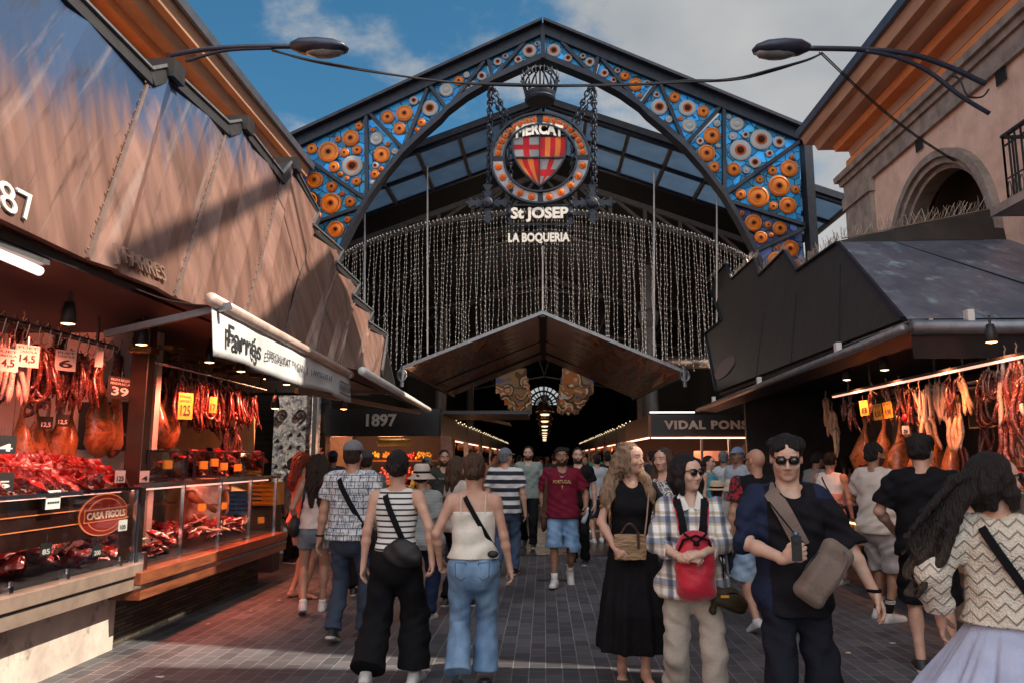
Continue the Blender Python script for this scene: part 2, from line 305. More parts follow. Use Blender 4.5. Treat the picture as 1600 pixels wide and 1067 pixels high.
# ================================================================== ground
def paving():
    m = bpy.data.materials.new('street_paving'); m.use_nodes = True; t, b = m.node_tree, m.node_tree.nodes['Principled BSDF']; N = t.nodes.new; K = t.links.new
    c = N('ShaderNodeTexCoord'); mp = N('ShaderNodeMapping'); mp.inputs['Rotation'].default_value = (0, 0, math.radians(90)); K(c.outputs['Object'], mp.inputs[0])
    br = N('ShaderNodeTexBrick'); br.inputs['Scale'].default_value = 1; br.inputs['Brick Width'].default_value = .225; br.inputs['Row Height'].default_value = .125; br.inputs['Mortar Size'].default_value = .0042
    br.inputs['Mortar Smooth'].default_value = .6; br.offset = .5; br.inputs['Bias'].default_value = -.2
    br.inputs['Color1'].default_value = (.055, .054, .062, 1); br.inputs['Color2'].default_value = (.115, .110, .118, 1); br.inputs['Mortar'].default_value = (.26, .24, .225, 1)
    K(mp.outputs[0], br.inputs[0])
    n = N('ShaderNodeTexNoise'); n.inputs['Scale'].default_value = .9; n.inputs['Detail'].default_value = 8; K(c.outputs['Object'], n.inputs[0])
    r = N('ShaderNodeMapRange'); r.inputs[1].default_value = .3; r.inputs[2].default_value = .7; r.inputs[3].default_value = .55; r.inputs[4].default_value = 1.25; K(n.outputs[0], r.inputs[0])
    s = N('ShaderNodeVectorMath'); s.operation = 'SCALE'; K(br.outputs[0], s.inputs[0]); K(r.outputs[0], s.inputs['Scale'])
    n2 = N('ShaderNodeTexNoise'); n2.inputs['Scale'].default_value = 7; n2.inputs['Detail'].default_value = 9; n2.inputs['Roughness'].default_value = .7; K(c.outputs['Object'], n2.inputs[0])
    r2 = N('ShaderNodeMapRange'); r2.inputs[1].default_value = .6; r2.inputs[2].default_value = .8; r2.inputs[4].default_value = .35; K(n2.outputs[0], r2.inputs[0])
    x = N('ShaderNodeMix'); x.data_type = 'RGBA'; K(r2.outputs[0], x.inputs[0]); K(s.outputs[0], x.inputs[6]); x.inputs[7].default_value = (.02, .018, .017, 1)
    K(x.outputs[2], b.inputs['Base Color'])
    q = N('ShaderNodeMapRange'); q.inputs[3].default_value = .42; q.inputs[4].default_value = .8; K(n.outputs[0], q.inputs[0]); K(q.outputs[0], b.inputs['Roughness'])
    n3 = N('ShaderNodeTexNoise'); n3.inputs['Scale'].default_value = 60; n3.inputs['Detail'].default_value = 3; K(c.outputs['Object'], n3.inputs[0])
    a = N('ShaderNodeMath'); a.operation = 'MULTIPLY_ADD'; a.inputs[1].default_value = -1.4; K(br.outputs['Fac'], a.inputs[0]); K(n3.outputs[0], a.inputs[2])
    bp = N('ShaderNodeBump'); bp.inputs['Strength'].default_value = .35; bp.inputs['Distance'].default_value = .01; K(a.outputs[0], bp.inputs['Height']); K(bp.outputs[0], b.inputs['Normal'])
    return m
def sheet(name, x0, x1, y0, y1, z, m):
    return tag(MB().add([(x0, y0, z), (x1, y0, z), (x1, y1, z), (x0, y1, z)], [(0, 1, 2, 3)]).build(name, m), kind='structure')
sheet('ground', -400, 400, -400, 900, -.008, M('asphalt', (.05, .048, .048), .8, ns=3))
sheet('street_paving', -14, 14, -20, 13.1, 0, paving())
sheet('market_floor', -14, 14, 13.1, 78, .004, M('market_floor_tiles', (.075, .06, .052), .3, col2=(.045, .036, .032), ns=3, rvar=.12))
sheet('threshold_strip', -6, 6, 12.95, 13.1, .004, M('drain_strip', (.03, .03, .032), .5, .3))
dr = MB(); p = onG(865, 906); dr.box(p.x-.22, p.x+.22, p.y-.09, p.y+.09, 0, .006)
for i in range(9): dr.box(p.x-.2+i*.047, p.x-.18+i*.047, p.y-.07, p.y+.07, .006, .009)
tag(dr.build('drain_cover', M('cast_iron', (.035, .035, .04), .5, .4)), 'small dark drain cover in the paving before the man in the maroon T-shirt', 'drain cover')
lit = []
# ================================================================== right building
def sec(pxs, Y): return [(at(a, b, Y).x, at(a, b, Y).z) for a, b in pxs]
YR = 15.3
root = thing('corner_building', 'tall orange rendered building with deep cornice and moulded arch above the right stall', 'building', (8, 8, 0))
SR = sec([(1248, 198), (1252, 205), (1270, 219), (1276, 221), (1297, 225), (1299, 229), (1319, 231)], YR)
ztop = SR[0][1]; zf1 = SR[-1][1]; XW = at(1325, 300, YR).x
def extr(prof, y0, y1, name, mt, parent, mat=None, sgn=1):
    b = MB(); n = len(prof); b.add([(x*sgn, y0, z) for x, z in prof]+[(x*sgn, y1, z) for x, z in prof], [(i, (i+1) % n, n+(i+1) % n, n+i) if sgn > 0 else (n+i, n+(i+1) % n, (i+1) % n, i) for i in range(n)]+[tuple(range(n-1, -1, -1)), tuple(range(n, 2*n))])
    return b.build(name, mt, parent)
def cornice(sgn, yend, parent):
    # crown moulding in four bands with real steps
    x0, z0 = SR[0]
    bands = [((x0, z0-.02), (x0+.02, z0-.16), m_corblue), ((x0+.10, z0-.16), (x0+.16, z0-.34), m_cornice), ((x0+.30, z0-.34), (x0+.38, z0-.50), m_cornice), ((x0+.62, z0-.50), (x0+.66, z0-.62), m_orange), ((x0+.86, z0-.62), (x0+.9, z0-.78), m_cornice)]
    for (xa, za), (xb, zb), mt in bands:
        extr([(xa, za), (xb, zb), (XW+1.2, zb), (XW+1.2, za)], 5.0 if sgn > 0 else -6, yend-(xa-x0)*.6, 'cornice_band', mt, parent, sgn=sgn)
cornice(1, YR+.25, root)
ZA0 = at(1312, 276, YR).z; ZA1 = at(1325, 312, YR).z; ZF = SR[0][1]-.78
extr([(XW, ZF), (XW, ZA0+.0), (XW+1.2, ZA0), (XW+1.2, ZF)], 5.0, YR, 'frieze', m_orange, root)
for i, (o, h0, h1) in enumerate([(.22, 0, .22), (.14, .22, .42), (.07, .42, 1)]):
    hz = ZA0-ZA1; extr([(XW-o, ZA0-hz*h0-.002), (XW-o+.02, ZA0-hz*h1), (XW+1.2, ZA0-hz*h1), (XW+1.2, ZA0-hz*h0-.002)], 9.15, YR+o*.8, 'architrave', m_stoneg, root)
# wall with round-headed opening on the plane X = XW
c0 = onX(1392, 350, XW); c1 = onX(1562, 330, XW); yc = (c0.y+c1.y)/2; ro = abs(c0.y-c1.y)/2; zt = onX(1490, 220, XW).z; zc = zt-ro; ri = ro-.28
def archwall(r, y0, y1, z0, z1, x):
    vs = []; fs = []; n = 24
    pin = [(x, yc-r, z0)]+[(x, yc-r*math.cos(math.pi*i/n), zc+r*math.sin(math.pi*i/n)) for i in range(n+1)]+[(x, yc+r, z0)]
    pout = [(x, y0, z0)]
    for i in range(n+1):
        t = math.pi*i/n; cx, sz = -math.cos(t), math.sin(t)
        k = min((y1-yc)/abs(cx) if cx > 1e-6 else (yc-y0)/abs(cx) if cx < -1e-6 else 1e9, (z1-zc)/sz if sz > 1e-6 else 1e9); pout.append((x, yc+cx*k, zc+sz*k))
    pout.append((x, y1, z0)); m = len(pin); vs = pin+pout
    for i in range(m-1): fs.append((i, i+1, m+i+1, m+i))
    return vs, fs
b = MB(); v, f = archwall(ro-.02, 9.2, YR-.0, 0, ZA1, XW+.02); b.add(v, [q[::-1] for q in f]); b.add([(x+.5, y, z) for x, y, z in v], f)
b.box(XW+.02, XW+.5, 5.0, 9.2, 0, ZF); b.box(XW+.3, 14, YR-.35, YR-.002, 0, ZF)
b.build('wall', m_pink, root)
for k, (ra, rb, dx) in enumerate([(ro+.02, ro-.10, -.10), (ro-.10, ro-.2, -.04), (ro-.2, ri, .05)]):
    b = MB(); n = 28; q = [(r, x) for r, x in ((ra, XW+.3), (ra, XW+dx), (rb, XW+dx), (rb, XW+.3))]
    for i in range(n+3):
        t = math.pi*min(max(i-1, 0), n)/n; lift = -zc if i in (0, n+2) else 0
        for r, x in q: b.v.append((x, yc-r*math.cos(t), zc+r*math.sin(t)+lift))
    for i in range(n+2):
        for j in range(4): b.f.append((i*4+j, i*4+(j+1) % 4, (i+1)*4+(j+1) % 4, (i+1)*4+j)); b.m.append(0)
    b.build('arch_moulding', m_stoneg, root)
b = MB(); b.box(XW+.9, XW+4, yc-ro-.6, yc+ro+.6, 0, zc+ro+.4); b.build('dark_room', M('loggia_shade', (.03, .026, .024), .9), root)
b = MB(); b.bar((XW+.6, yc+.4, zc-.2), (XW+.6, yc+.4, zc+.45), .06); b.bar((XW+.6, yc-.8, zc-.2), (XW+.6, yc-.8, zc+.3), .08); b.slab([(XW+.6, yc+1.0, zc+.25), (XW+.6, yc-.9, zc+.25), (XW+.6, yc-.9, zc+.62), (XW+.6, yc+.75, zc+.62)], (.06, 0, 0)); b.build('room_screen', M('screen', (.12, .10, .09), .8), root)
# pilaster at the far corner and the broad pier nearer the camera
MB().box(XW-.06, XW+.3, YR-1.15, YR+.03, 0, ZA1-.24).box(XW-.11, XW+.3, YR-1.2, YR+.06, ZA1-.24, ZA1-.003).build('pilaster', m_stoneg, root)
pa = onX(1547, 100, XW-.12)
MB().box(XW-.14, XW+.3, 7.2, 9.14, 0, ZF-.003).build('pier', m_pink, root)
MB().box(XW-.30, XW-.143, 5.2, 7.35, 0, ZF-.01).build('pier', m_pink, root)
for y in (12.2, 9.9):
    b = MB()
    for i in range(5): b.box(XW-.02, XW-.004, y+i*.05, y+i*.05+.025, ZF-1.0, ZF-.75)
    b.build('wall_vent', m_black, root)
# parapet with pierced balustrade pieces
b = MB(); b.box(SR[0][0]+1.0, SR[0][0]+1.25, 5.0, YR-.6, ztop, ztop+.18); b.box(SR[0][0]+1.0, SR[0][0]+1.25, 5.0, YR-.6, ztop+.55, ztop+.66)
for i in range(27): b.box(SR[0][0]+1.02, SR[0][0]+1.2, 5.1+i*.34, 5.25+i*.34, ztop+.18, ztop+.55)
b.box(SR[0][0]+.85, SR[0][0]+1.35, YR-.9, YR-.35, ztop, ztop+.8)
b.build('parapet', m_corblue, root)
MB().box(5.45, 6.6, 5.0, 10.2, ztop+.003, 10.5).build('shade_storey', m_pink, root)  # unseen storey added to throw the street ground into shade
nb = thing('sun_blocker', 'added unseen sun-blocking mass beside the orange corner building, gapped for strips of sun', 'building', (8, 0, 0))
MB().box(5.4, 14, -9, 3.45, 0, 9.5).box(5.4, 14, 3.62, 4.3, 0, 9.7).build('wall', m_pink, nb); MB().box(5.3, 14, -9, 3.45, 9.503, 9.6).build('roof', m_stoneg, nb); MB().box(6, 14, 3.451, 3.619, 0, 7.4).box(6, 14, 4.301, 4.95, 0, 6.3).build('wall', m_pink, nb)  # added unseen mass, its gaps shaped to let strips of sun through
# balcony with iron railing
bal = thing('balcony', 'black wrought iron balcony railing at the right edge above the dark stall roof', 'balcony', (XW-.5, 8, 4.6))
zb = onX(1580, 320, XW-.75).z; ya = onX(1566, 215, XW-.75).y; zr = onX(1566, 215, XW-.75).z
MB().box(XW-.95, XW-.145, 6.2, ya+.04, zb-.12, zb-.02).build('slab', m_stoneg, bal)
b = MB(); b.bar((XW-.75, ya, zr), (XW-.75, 6.2, zr), .06, .03); b.bar((XW-.75, ya, zr-.12), (XW-.75, 6.2, zr-.12), .02); b.bar((XW-.75, ya, zb+.05), (XW-.75, 6.2, zb+.05), .03); b.bar((XW-.75, ya, zb+.32), (XW-.75, 6.2, zb+.32), .015)
y = ya
while y > 6.3:
    b.bar((XW-.75, y, zb), (XW-.75, y, zr), .018)
    for s in (-1, 1): b.tube([(XW-.75, y-.05+s*.03*math.sin(t), zb+.18+.1*math.cos(t)*s) for t in [i*.6 for i in range(9)]], .007, 4)
    y -= .115
b.bar((XW-.75, ya, zr), (XW-.2, ya, zr), .05, .03)
for i in range(5): b.bar((XW-.75+i*.11, ya, zb), (XW-.75+i*.11, ya, zr), .018)
b.build('railing', m_black, bal)
# ================================================================== left building (only its cornice shows)
rootL = thing('cornice_building', 'stone building at upper left whose long brown cornice shows over the copper hood', 'building', (-8, 8, 0))
YL = 16.9; cornice(-1, YL, rootL)
extr([(XW, ZF), (XW, 0), (XW+.6, 0), (XW+.6, ZF)], -6, YL-.5, 'wall', m_orange, rootL, sgn=-1)
MB().box(-14, -XW-.3, YL-.9, YL-.52, 0, ZF).build('wall', m_orange, rootL)
b = MB(); X = -(SR[0][0]+1.05); b.box(X-.25, X, -6, YL-.8, ztop, ztop+.18); b.box(X-.25, X, -6, YL-.8, ztop+.55, ztop+.66)
for i in range(64): b.box(X-.22, X-.04, -5.8+i*.34, -5.65+i*.34, ztop+.18, ztop+.55)
b.box(X-.4, X+.1, YL-4.4, YL-3.8, ztop, ztop+.8); b.build('parapet', m_corblue, rootL)
for k in range(3):
    z = ZF-1.1-k*.55; extr([(XW-.12, z), (XW-.10, z-.16), (XW-.001, z-.16), (XW-.001, z)], -6, YL-.5, 'string_course', m_stoneg, rootL, sgn=-1)
# ================================================================== stained glass arch
YA = 17.0
arch = thing('stained_glass_arch', 'iron entrance arch filled with blue stained glass and amber and clear roundels', 'arch', (0, YA, 0))
apx = 849.0
inner = [(849, 93), (885, 107), (927, 124), (968, 146), (999, 168), (1013, 181), (1040, 203), (1071, 231), (1100, 264), (1131, 305), (1153, 342), (1170, 374), (1182, 398), (1196, 430)]
def ity(x):
    for (a, b_), (c, d) in zip(inner, inner[1:]):
        if a <= x <= c: return b_+(d-b_)*(x-a)/(c-a)
def ot(x): return 40+(x-849)*(210-40)/(1258-849)
def top(x): return ot(x)+17
def P2(px, py, side, Y=YA):
    p = at(px, py, Y)
    if side < 0: p.x = 2*AX-p.x
    return p
AX = at(849, 200, YA).x
bays = [[(852, top(852)), (877, top(877)), (922, ity(922)-6), (852, ity(852)-6)], [(881, top(881)), (933, top(933)), (927, ity(927)-6)], [(939, top(939)), (996, ity(996)-6), (931, ity(931)-6)],
        [(943, top(943)), (1022, top(1022)), (999, 160)], [(1030, top(1030)), (1067, ity(1067)-8), (1003, ity(1003)-6)], [(1035, top(1035)), (1122, top(1122)), (1071, 222)],
        [(1127, top(1127)+4), (1128, ity(1128)-7), (1074, ity(1074)-6)], [(1133, top(1133)), (1244, top(1244)), (1134, 300)], [(1249, top(1249)+3), (1252, 350), (1143, 315), (1137, 307)],
        [(1143, 321), (1252, 356), (1181, 388), (1160, ity(1160)-4)], [(1253, 363), (1255, 432), (1200, 430), (1185, 395)]]
def inpoly(p, P, mg):
    d = 1e9; s = None; n = len(P); area = sum(P[i][0]*P[(i+1) % n][1]-P[(i+1) % n][0]*P[i][1] for i in range(n)); sg = 1 if area > 0 else -1
    for i in range(n):
        a, b_ = P[i], P[(i+1) % n]; e = (b_[0]-a[0], b_[1]-a[1]); L_ = math.hypot(*e)
        d = min(d, sg*(e[0]*(p[1]-a[1])-e[1]*(p[0]-a[0]))/L_)
    return d-mg
rr = random.Random(11)
for side in (1, -1):
    for bi, P in enumerate(bays):
        q = [P2(x, y, side) for x, y in P]; pb = [(v.x, v.z) for v in q]
        b = MB(); b.slab(q if side < 0 else q[::-1], (0, .03, 0), 0)
        x0 = min(a for a, _ in pb); x1 = max(a for a, _ in pb); z0 = min(a for _, a in pb); z1 = max(a for _, a in pb)
        discs = []
        area = abs(sum(pb[i][0]*pb[(i+1) % len(pb)][1]-pb[(i+1) % len(pb)][0]*pb[i][1] for i in range(len(pb))))/2
        for rad in ([.25] if bi in (8, 7) else [])+[.20, .17, .16, .15, .14, .13, .12, .11, .10, .09, .08, .07, .06]:
            for _ in range(170):
                if sum(math.pi*d[2]**2 for d in discs) > area*.72: break
                p = (rr.uniform(x0, x1), rr.uniform(z0, z1))
                if inpoly(p, pb, rad+.015) > 0 and all(math.hypot(p[0]-d[0], p[1]-d[1]) > rad+d[2]+.018 for d in discs): discs.append((p[0], p[1], rad))
        for x, z, r in discs:
            amb = rr.random() < ((.2, .4, .2, .45, .3, .35, .45, .45, .95, 1, 1)[bi] if side > 0 else (.3, .6, .3, .7, .6, .65, .7, .85, .9, .85, .4)[bi])
            if amb: pr = [(r, 0, 6), (r, .03, 2), (r*.86, .045, 2), (r*.8, .05, 3), (r*.7, .045, 2), (r*.36, .055, 3), (r*.22, .06, 4), (.0, .07, 4)]
            elif side < 0 and bi >= 8: pr = [(r, 0, 6), (r, .03, 4), (r*.8, .045, 2), (r*.7, .05, 4), (r*.5, .045, 2), (r*.4, .055, 4), (.0, .07, 4)]
            elif rr.random() < .6: pr = [(r, 0, 6), (r, .03, 1), (r*.85, .045, 1), (r*.55, .05, 3), (r*.36, .055, 4), (r*.2, .06, 4), (.0, .07, 4)]
            else: pr = [(r, 0, 6), (r, .03, 1), (r*.9, .045, 5), (r*.84, .05, 1), (r*.5, .045, 5), (r*.42, .05, 1), (.0, .07, 1)]
            b.lathe((x, YA-.001, z), pr, 18, ax=(0, -1, 0))
        if len(discs) > 3 and area > .5:      # a black lead line winding between the roundels
            ds = sorted(discs, key=lambda d: d[0]+.3*math.sin(d[1]*5)); pts = []
            for i in range(min(len(ds)-1, 7)):
                pts.append(Vector(((ds[i][0]+ds[i+1][0])/2, YA-.02, (ds[i][1]+ds[i+1][1])/2)))
            pts = [p_ for i, p_ in enumerate(pts)]; sm = []
            for i in range(len(pts)-1):
                for k in range(5):
                    t = k/5; a0 = pts[max(i-1, 0)]; a1 = pts[i]; a2 = pts[i+1]; a3 = pts[min(i+2, len(pts)-1)]
                    sm.append(.5*((2*a1)+(a2-a0)*t+(2*a0-5*a1+4*a2-a3)*t*t+(3*a1-a0-3*a2+a3)*t**3))
            if len(sm) > 3: b.tube(sm, .012, 5, m=6)
        b.build('glass_bay', [m_blue if bi < 9 or (side < 0 and bi < 10) else m_lav, m_clear, m_amber, m_amber2, m_brown, m_whiteg, m_lead], arch, smooth=False)
    # iron frame: outer rafter, inner curved rib, end post, struts
    b = MB(); o = (0, .34, 0)
    def ribbon(pts_o, pts_i, y0=-.12, dy=.34):
        n = len(pts_o)
        for i in range(n-1):
            q = [P2(*pts_o[i], side), P2(*pts_o[i+1], side), P2(*pts_i[i+1], side), P2(*pts_i[i], side)]
            for v in q: v.y += y0
            b.slab(q if side > 0 else q[::-1], (0, dy, 0))
    ribbon([(849, 40), (1258, 210)], [(849, 57), (1258, 226)])
    ribbon([(849, 40-2), (1262, 210-3)], [(849, 40+2), (1262, 210+2)], -.3, .7)
    b.build('rafter', m_dark, arch)
    b = MB(); ribbon([(x, y-7) for x, y in inner], [(x-(2 if x > 1000 else 0), y+2) for x, y in inner]); b.build('curved_rib', m_dark, arch)
    b = MB()
    for (x0, y0, x1, y1) in [(877, 68, 924, 119), (934, 92, 928, 120), (940, 95, 998, 165), (1026, 131, 1001, 166), (1031, 134, 1070, 228), (1124, 170, 1072, 226), (1130, 172, 1131, 300), (1247, 224, 1134, 304), (1141, 317, 1256, 353), (1256, 358, 1183, 392)]:
        b.bar(P2(x0, y0, side), P2(x1, y1, side), .075, .2, up=(0, 1, 0))
    b.build('strut', m_dark, arch)
    p = P2(1257, 212, side); MB().box(p.x-.06, p.x+.12, YA-.13, YA+.23, 5.2, p.z+.05).build('end_post', m_dark, arch)
b = MB(); p = P2(849, 40, 1); q = P2(849, 95, 1); b.box(AX-.05, AX+.05, YA-.14, YA+.24, q.z, p.z-.02); b.build('king_post', m_dark, arch)
# mosaic pillars that carry it
def mosaic():
    m = M('broken_tile_mosaic', (.28, .31, .36), .4); t, bs = nodes(m); N = t.nodes.new; K = t.links.new; c = t.nodes['Texture Coordinate']
    v = N('ShaderNodeTexVoronoi'); v.inputs['Scale'].default_value = 16; K(c.outputs['Object'], v.inputs[0])
    cr = N('ShaderNodeValToRGB'); e = cr.color_ramp.elements; e[0].color = (.13, .155, .20, 1); e[1].color = (.36, .40, .46, 1); x = e.new(.92); x.color = (.75, .76, .76, 1); x2 = e.new(.12); x2.color = (.2, .23, .28, 1)
    s = N('ShaderNodeSeparateColor'); K(v.outputs['Color'], s.inputs[0]); K(s.outputs[0], cr.inputs[0])
    v2 = N('ShaderNodeTexVoronoi'); v2.feature = 'DISTANCE_TO_EDGE'; v2.inputs['Scale'].default_value = 16; K(c.outputs['Object'], v2.inputs[0])
    q = N('ShaderNodeMapRange'); q.inputs[1].default_value = .01; q.inputs[2].default_value = .05; q.inputs[3].default_value = .35; K(v2.outputs[0], q.inputs[0])
    sc = N('ShaderNodeVectorMath'); sc.operation = 'SCALE'; K(cr.outputs[0], sc.inputs[0]); K(q.outputs[0], sc.inputs['Scale']); K(sc.outputs[0], bs.inputs['Base Color']); return m
m_mos = mosaic()
for side, lab in ((1, 'grey broken-tile mosaic pillar standing behind the man in navy, right end of the arch'), (-1, 'grey broken-tile mosaic pillar behind the left meat counter, with two spirals near its top')):
    x0 = P2(1228, 640, 1).x-AX; x1 = x0+.82
    xa, xb = (AX+x0, AX+x1) if side > 0 else (AX-x1, AX-x0)
    r_ = thing('mosaic_pillar', lab, 'pillar', ((xa+xb)/2, YA+.4, 0), group='mosaic pillars under the glass arch')
    MB().box(xa, xb, YA-.02, YA+.8, 0, 5.6).build('shaft', m_mos, r_, bevel=.01)
    b = MB(); zz = P2(435, 648, 1).z; xm = (xa+xb)/2
    for s in (-1, 1):
        b.tube([(xm+s*.19+s*-.02*t*math.cos(t*1.25)*.9, YA-.03, zz+.02*t*math.sin(t*1.25)*.9) for t in [i*.35 for i in range(26)]], .014, 5)
    rq = random.Random(5)
    for row in range(16):
        for k in range(4):
            s = .05; cx = xm-.3+k*.2+(.1 if row % 2 else 0); cz = zz-.28-row*.14
            if cx > xb-.06: continue
            up = 1 if rq.random() < .5 else -1
            if rq.random() < .6: b.slab([(cx-s, YA-.022, cz-s*.5*up), (cx+s, YA-.022, cz-s*.5*up), (cx, YA-.022, cz+s*.9*up)][::up], (0, -.006, 0), rq.choice([0, 0, 1]))
    b.build('tile_pattern', [m_black, m_white], r_)
    px = xb+.06 if side < 0 else xa-.14
    po = thing('steel_post', 'slim pale steel post beside the %s mosaic pillar' % ('right-hand' if side > 0 else 'left-hand'), 'post', (px, YA, 0), group='steel posts beside the pillars')
    MB().box(px, px+.1, YA-.05, YA+.08, 0, 5.0).build('shaft', m_grey, po); MB().box(px-.04, px+.14, YA-.09, YA+.12, 0, .05).build('base_plate', m_grey, po)
# ================================================================== emblem hung in the arch
YE = 16.75
m_pale = stained('pale_lavender_glass', (.85, .88, 1), front=.35, tr=.5)
em = thing('market_emblem', 'round stained glass emblem with crown, shield and market name lettering hanging under the arch apex', 'sign', (AX, YE, at(845, 247, YE).z))
C = at(844, 248, YE)
RO = (at(919, 248, YE).x-at(769, 248, YE).x)/2; RI = RO*.78
seg = [(i*math.pi/2+math.pi*.02, (i+1)*math.pi/2-math.pi*.02) for i in range(4)]
def ringpart(r0, r1, t0, t1, y0, y1, n=14):
    b = MB()
    for i in range(n+1):
        t = t0+(t1-t0)*i/n
        for r, y in ((r0, y0), (r1, y0), (r1, y1), (r0, y1)): b.v.append((C.x+r*math.cos(t), y, C.z+r*.96*math.sin(t)))
    for i in range(n):
        for j in range(4): b.f.append((i*4+j, (i+1)*4+j, (i+1)*4+(j+1) % 4, i*4+(j+1) % 4)); b.m.append(0)
    b.f += [(0, 1, 2, 3), (n*4+3, n*4+2, n*4+1, n*4)]; b.m += [0, 0]; return b
for r0, r1 in ((RO, RO+.045), (RI-.04, RI)): ringpart(r0, r1, 0, 2*math.pi-.0001, YE-.08, YE+.1, 56).build('ring_rim', m_dark, em)
for k, (t0, t1) in enumerate(seg):
    b = ringpart(RI, RO, t0, t1, YE-.01, YE+.02); nd = 9 if k < 2 else 5
    for i in range(nd):
        t = t0+(t1-t0)*(i+.5)/nd; r = (RO-RI)*(.29 if nd == 9 else .33); c = (C.x+(RO+RI)/2*math.cos(t), YE-.012, C.z+(RO+RI)/2*.96*math.sin(t))
        b.lathe(c, [(r, 0, 1), (r, .02, 1), (r*.75, .04, 1), (r*.5, .045, 2), (0, .06, 3 if nd == 5 and i % 2 else 2)], 14, ax=(0, -1, 0))
    b.build('ring_glass', [m_whiteg if k < 2 else m_pale, m_amber, m_amber2, m_brown], em)
b = MB()
for t in (0, math.pi/2, math.pi, 3*math.pi/2): b.bar((C.x+RI*math.cos(t), YE, C.z+RI*.96*math.sin(t)), (C.x+RO*math.cos(t), YE, C.z+RO*.96*math.sin(t)), .03, .12)
b.build('ring_spoke', m_dark, em)
# shield in quarters
def ex(px, py, dy=0): p = at(px, py, YE); return (p.x, YE+dy, p.z)
def shx(s, t):   # s in -1..1 , t 0 top..1 tip -> pixel
    w = 41*(1-max(0, (t-.18)/.82)**2.1); return 843+s*w, 213+t*79
def quad(b, s0, s1, t0, t1, m):
    n = 6
    for i in range(n):
        ta = t0+(t1-t0)*i/n; tb = t0+(t1-t0)*(i+1)/n
        q = [ex(*shx(s0, ta)), ex(*shx(s1, ta)), ex(*shx(s1, tb)), ex(*shx(s0, tb))]
        b.slab(q, (0, .02, 0), m)
    return b
def cross(s0, s1, t0, t1):
    b = MB(); a, c = s0+(s1-s0)*.38, s0+(s1-s0)*.62; u, v = t0+(t1-t0)*.38, t0+(t1-t0)*.62
    for x0, x1 in ((s0, a), (c, s1)):
        quad(b, x0, x1, t0, u, 0); quad(b, x0, x1, u, v, 1); quad(b, x0, x1, v, t1, 0)
    quad(b, a, c, t0, t1, 1); return b
def stripes(s0, s1, t0, t1, n=5):
    b = MB()
    for i in range(n): quad(b, s0+(s1-s0)*i/n, s0+(s1-s0)*(i+1)/n, t0, t1, 1+(i % 2))
    return b
cross(-1, -.02, .02, .42).build('shield_quarter', [m_whiteg, m_red], em); stripes(.02, 1, .02, .42).build('shield_quarter', [m_whiteg, m_red, m_amber], em)
stripes(-1, -.02, .45, 1, 4).build('shield_quarter', [m_whiteg, m_amber, m_red], em); cross(.02, 1, .45, 1).build('shield_quarter', [m_whiteg, m_red], em)
b = MB()
for s in (-1, 1):
    for i in range(14):
        b.bar(ex(*shx(s*1.03, i/14)), ex(*shx(s*1.03, (i+1)/14)), .04, .1, up=(0, 1, 0))
b.bar(ex(802, 212), ex(884, 212), .035, .1, up=(0, 1, 0)); b.bar(ex(804, 247), ex(882, 247), .03, .08, up=(0, 1, 0)); b.bar(ex(843, 212), ex(843, 292), .03, .08, up=(0, 1, 0))
b.build('shield_frame', m_dark, em)
def ptext(s, x0, y0, x1, y1, Y, mat, parent, bold=.03, ext=.02, warp=None, space=1.0):
    a = at(x0, y1, Y); c = at(x1, y0, Y); o = (a+c)/2
    return text(s, o, (1, 0, 0), (0, 0, 1), c.x-a.x, c.z-a.z, mat, parent, ext, bold, space, warp=warp)
def bend(a):
    w = a[:, 0].max(); a[:, 2] += -.09*(a[:, 0]/w)**2; return a
ptext('MERCAT', 806, 192, 880, 212, YE-.03, m_cream, em, .045, .03, bend)
ptext('St JOSEP', 798, 324, 888, 348, YE-.02, m_cream, em, .04, .03); ptext('LA BOQUERIA', 794, 364, 890, 382, YE-.02, m_cream, em, .04, .03)
b = MB(); b.bar(ex(797, 321), ex(889, 321), .03); b.bar(ex(797, 351), ex(889, 351), .03); b.bar(ex(793, 363), ex(891, 363), .015); b.bar(ex(793, 384), ex(891, 384), .015)
for x in (800, 843, 886): b.bar(ex(x, 320), ex(x, 384), .02)
b.build('letter_rails', m_dark, em)
# crown
cb = ex(844, 168); cw = (ex(868, 0)[0]-ex(820, 0)[0])/2
MB().lathe((cb[0], YE, ex(0, 176)[2]), [(cw*.92, 0), (cw, .05), (cw*.93, .09), (cw*.98, .15), (cw*1.0, .19), (cw*.9, .2)], 28).build('crown_band', m_dark, em, smooth=False)
b = MB(); z0 = ex(0, 163)[2]; z1 = ex(0, 133)[2]
for i in range(14):
    t = 2*math.pi*i/14; ca, sa = math.cos(t), math.sin(t)
    b.tube([(cb[0]+ca*cw*k, YE+sa*cw*k, z0+(z1-z0)*h) for k, h in ((.95, 0), (1.08, .35), (1.18, .8), (1.22, 1.0))], [.02, .016, .014, .008], 5)
    b.ball((cb[0]+ca*cw*1.2, YE+sa*cw*1.2, z0+(z1-z0)*.62), .028, 6)
b.build('crown_spikes', m_dark, em, smooth=True)
b = MB(); zt_ = ex(0, 136)[2]
for i in range(6):
    t = math.pi*i/6; b.tube([(cb[0]+math.cos(t)*cw*1.1*math.cos(a), YE+math.sin(t)*cw*1.1*math.cos(a), zt_-.1+.28*math.sin(a)) for a in [math.pi*k/12 for k in range(13)]], .022, 5)
b.ball((cb[0], YE, zt_+.2), .06, 8); b.ball((cb[0]-.12, YE, zt_+.17), .05, 8, sc=(1.6, 1, .8)); b.ball((cb[0]+.12, YE, zt_+.17), .05, 8, sc=(1.6, 1, .8))
b.build('crown_arches', m_dark, em, smooth=True)
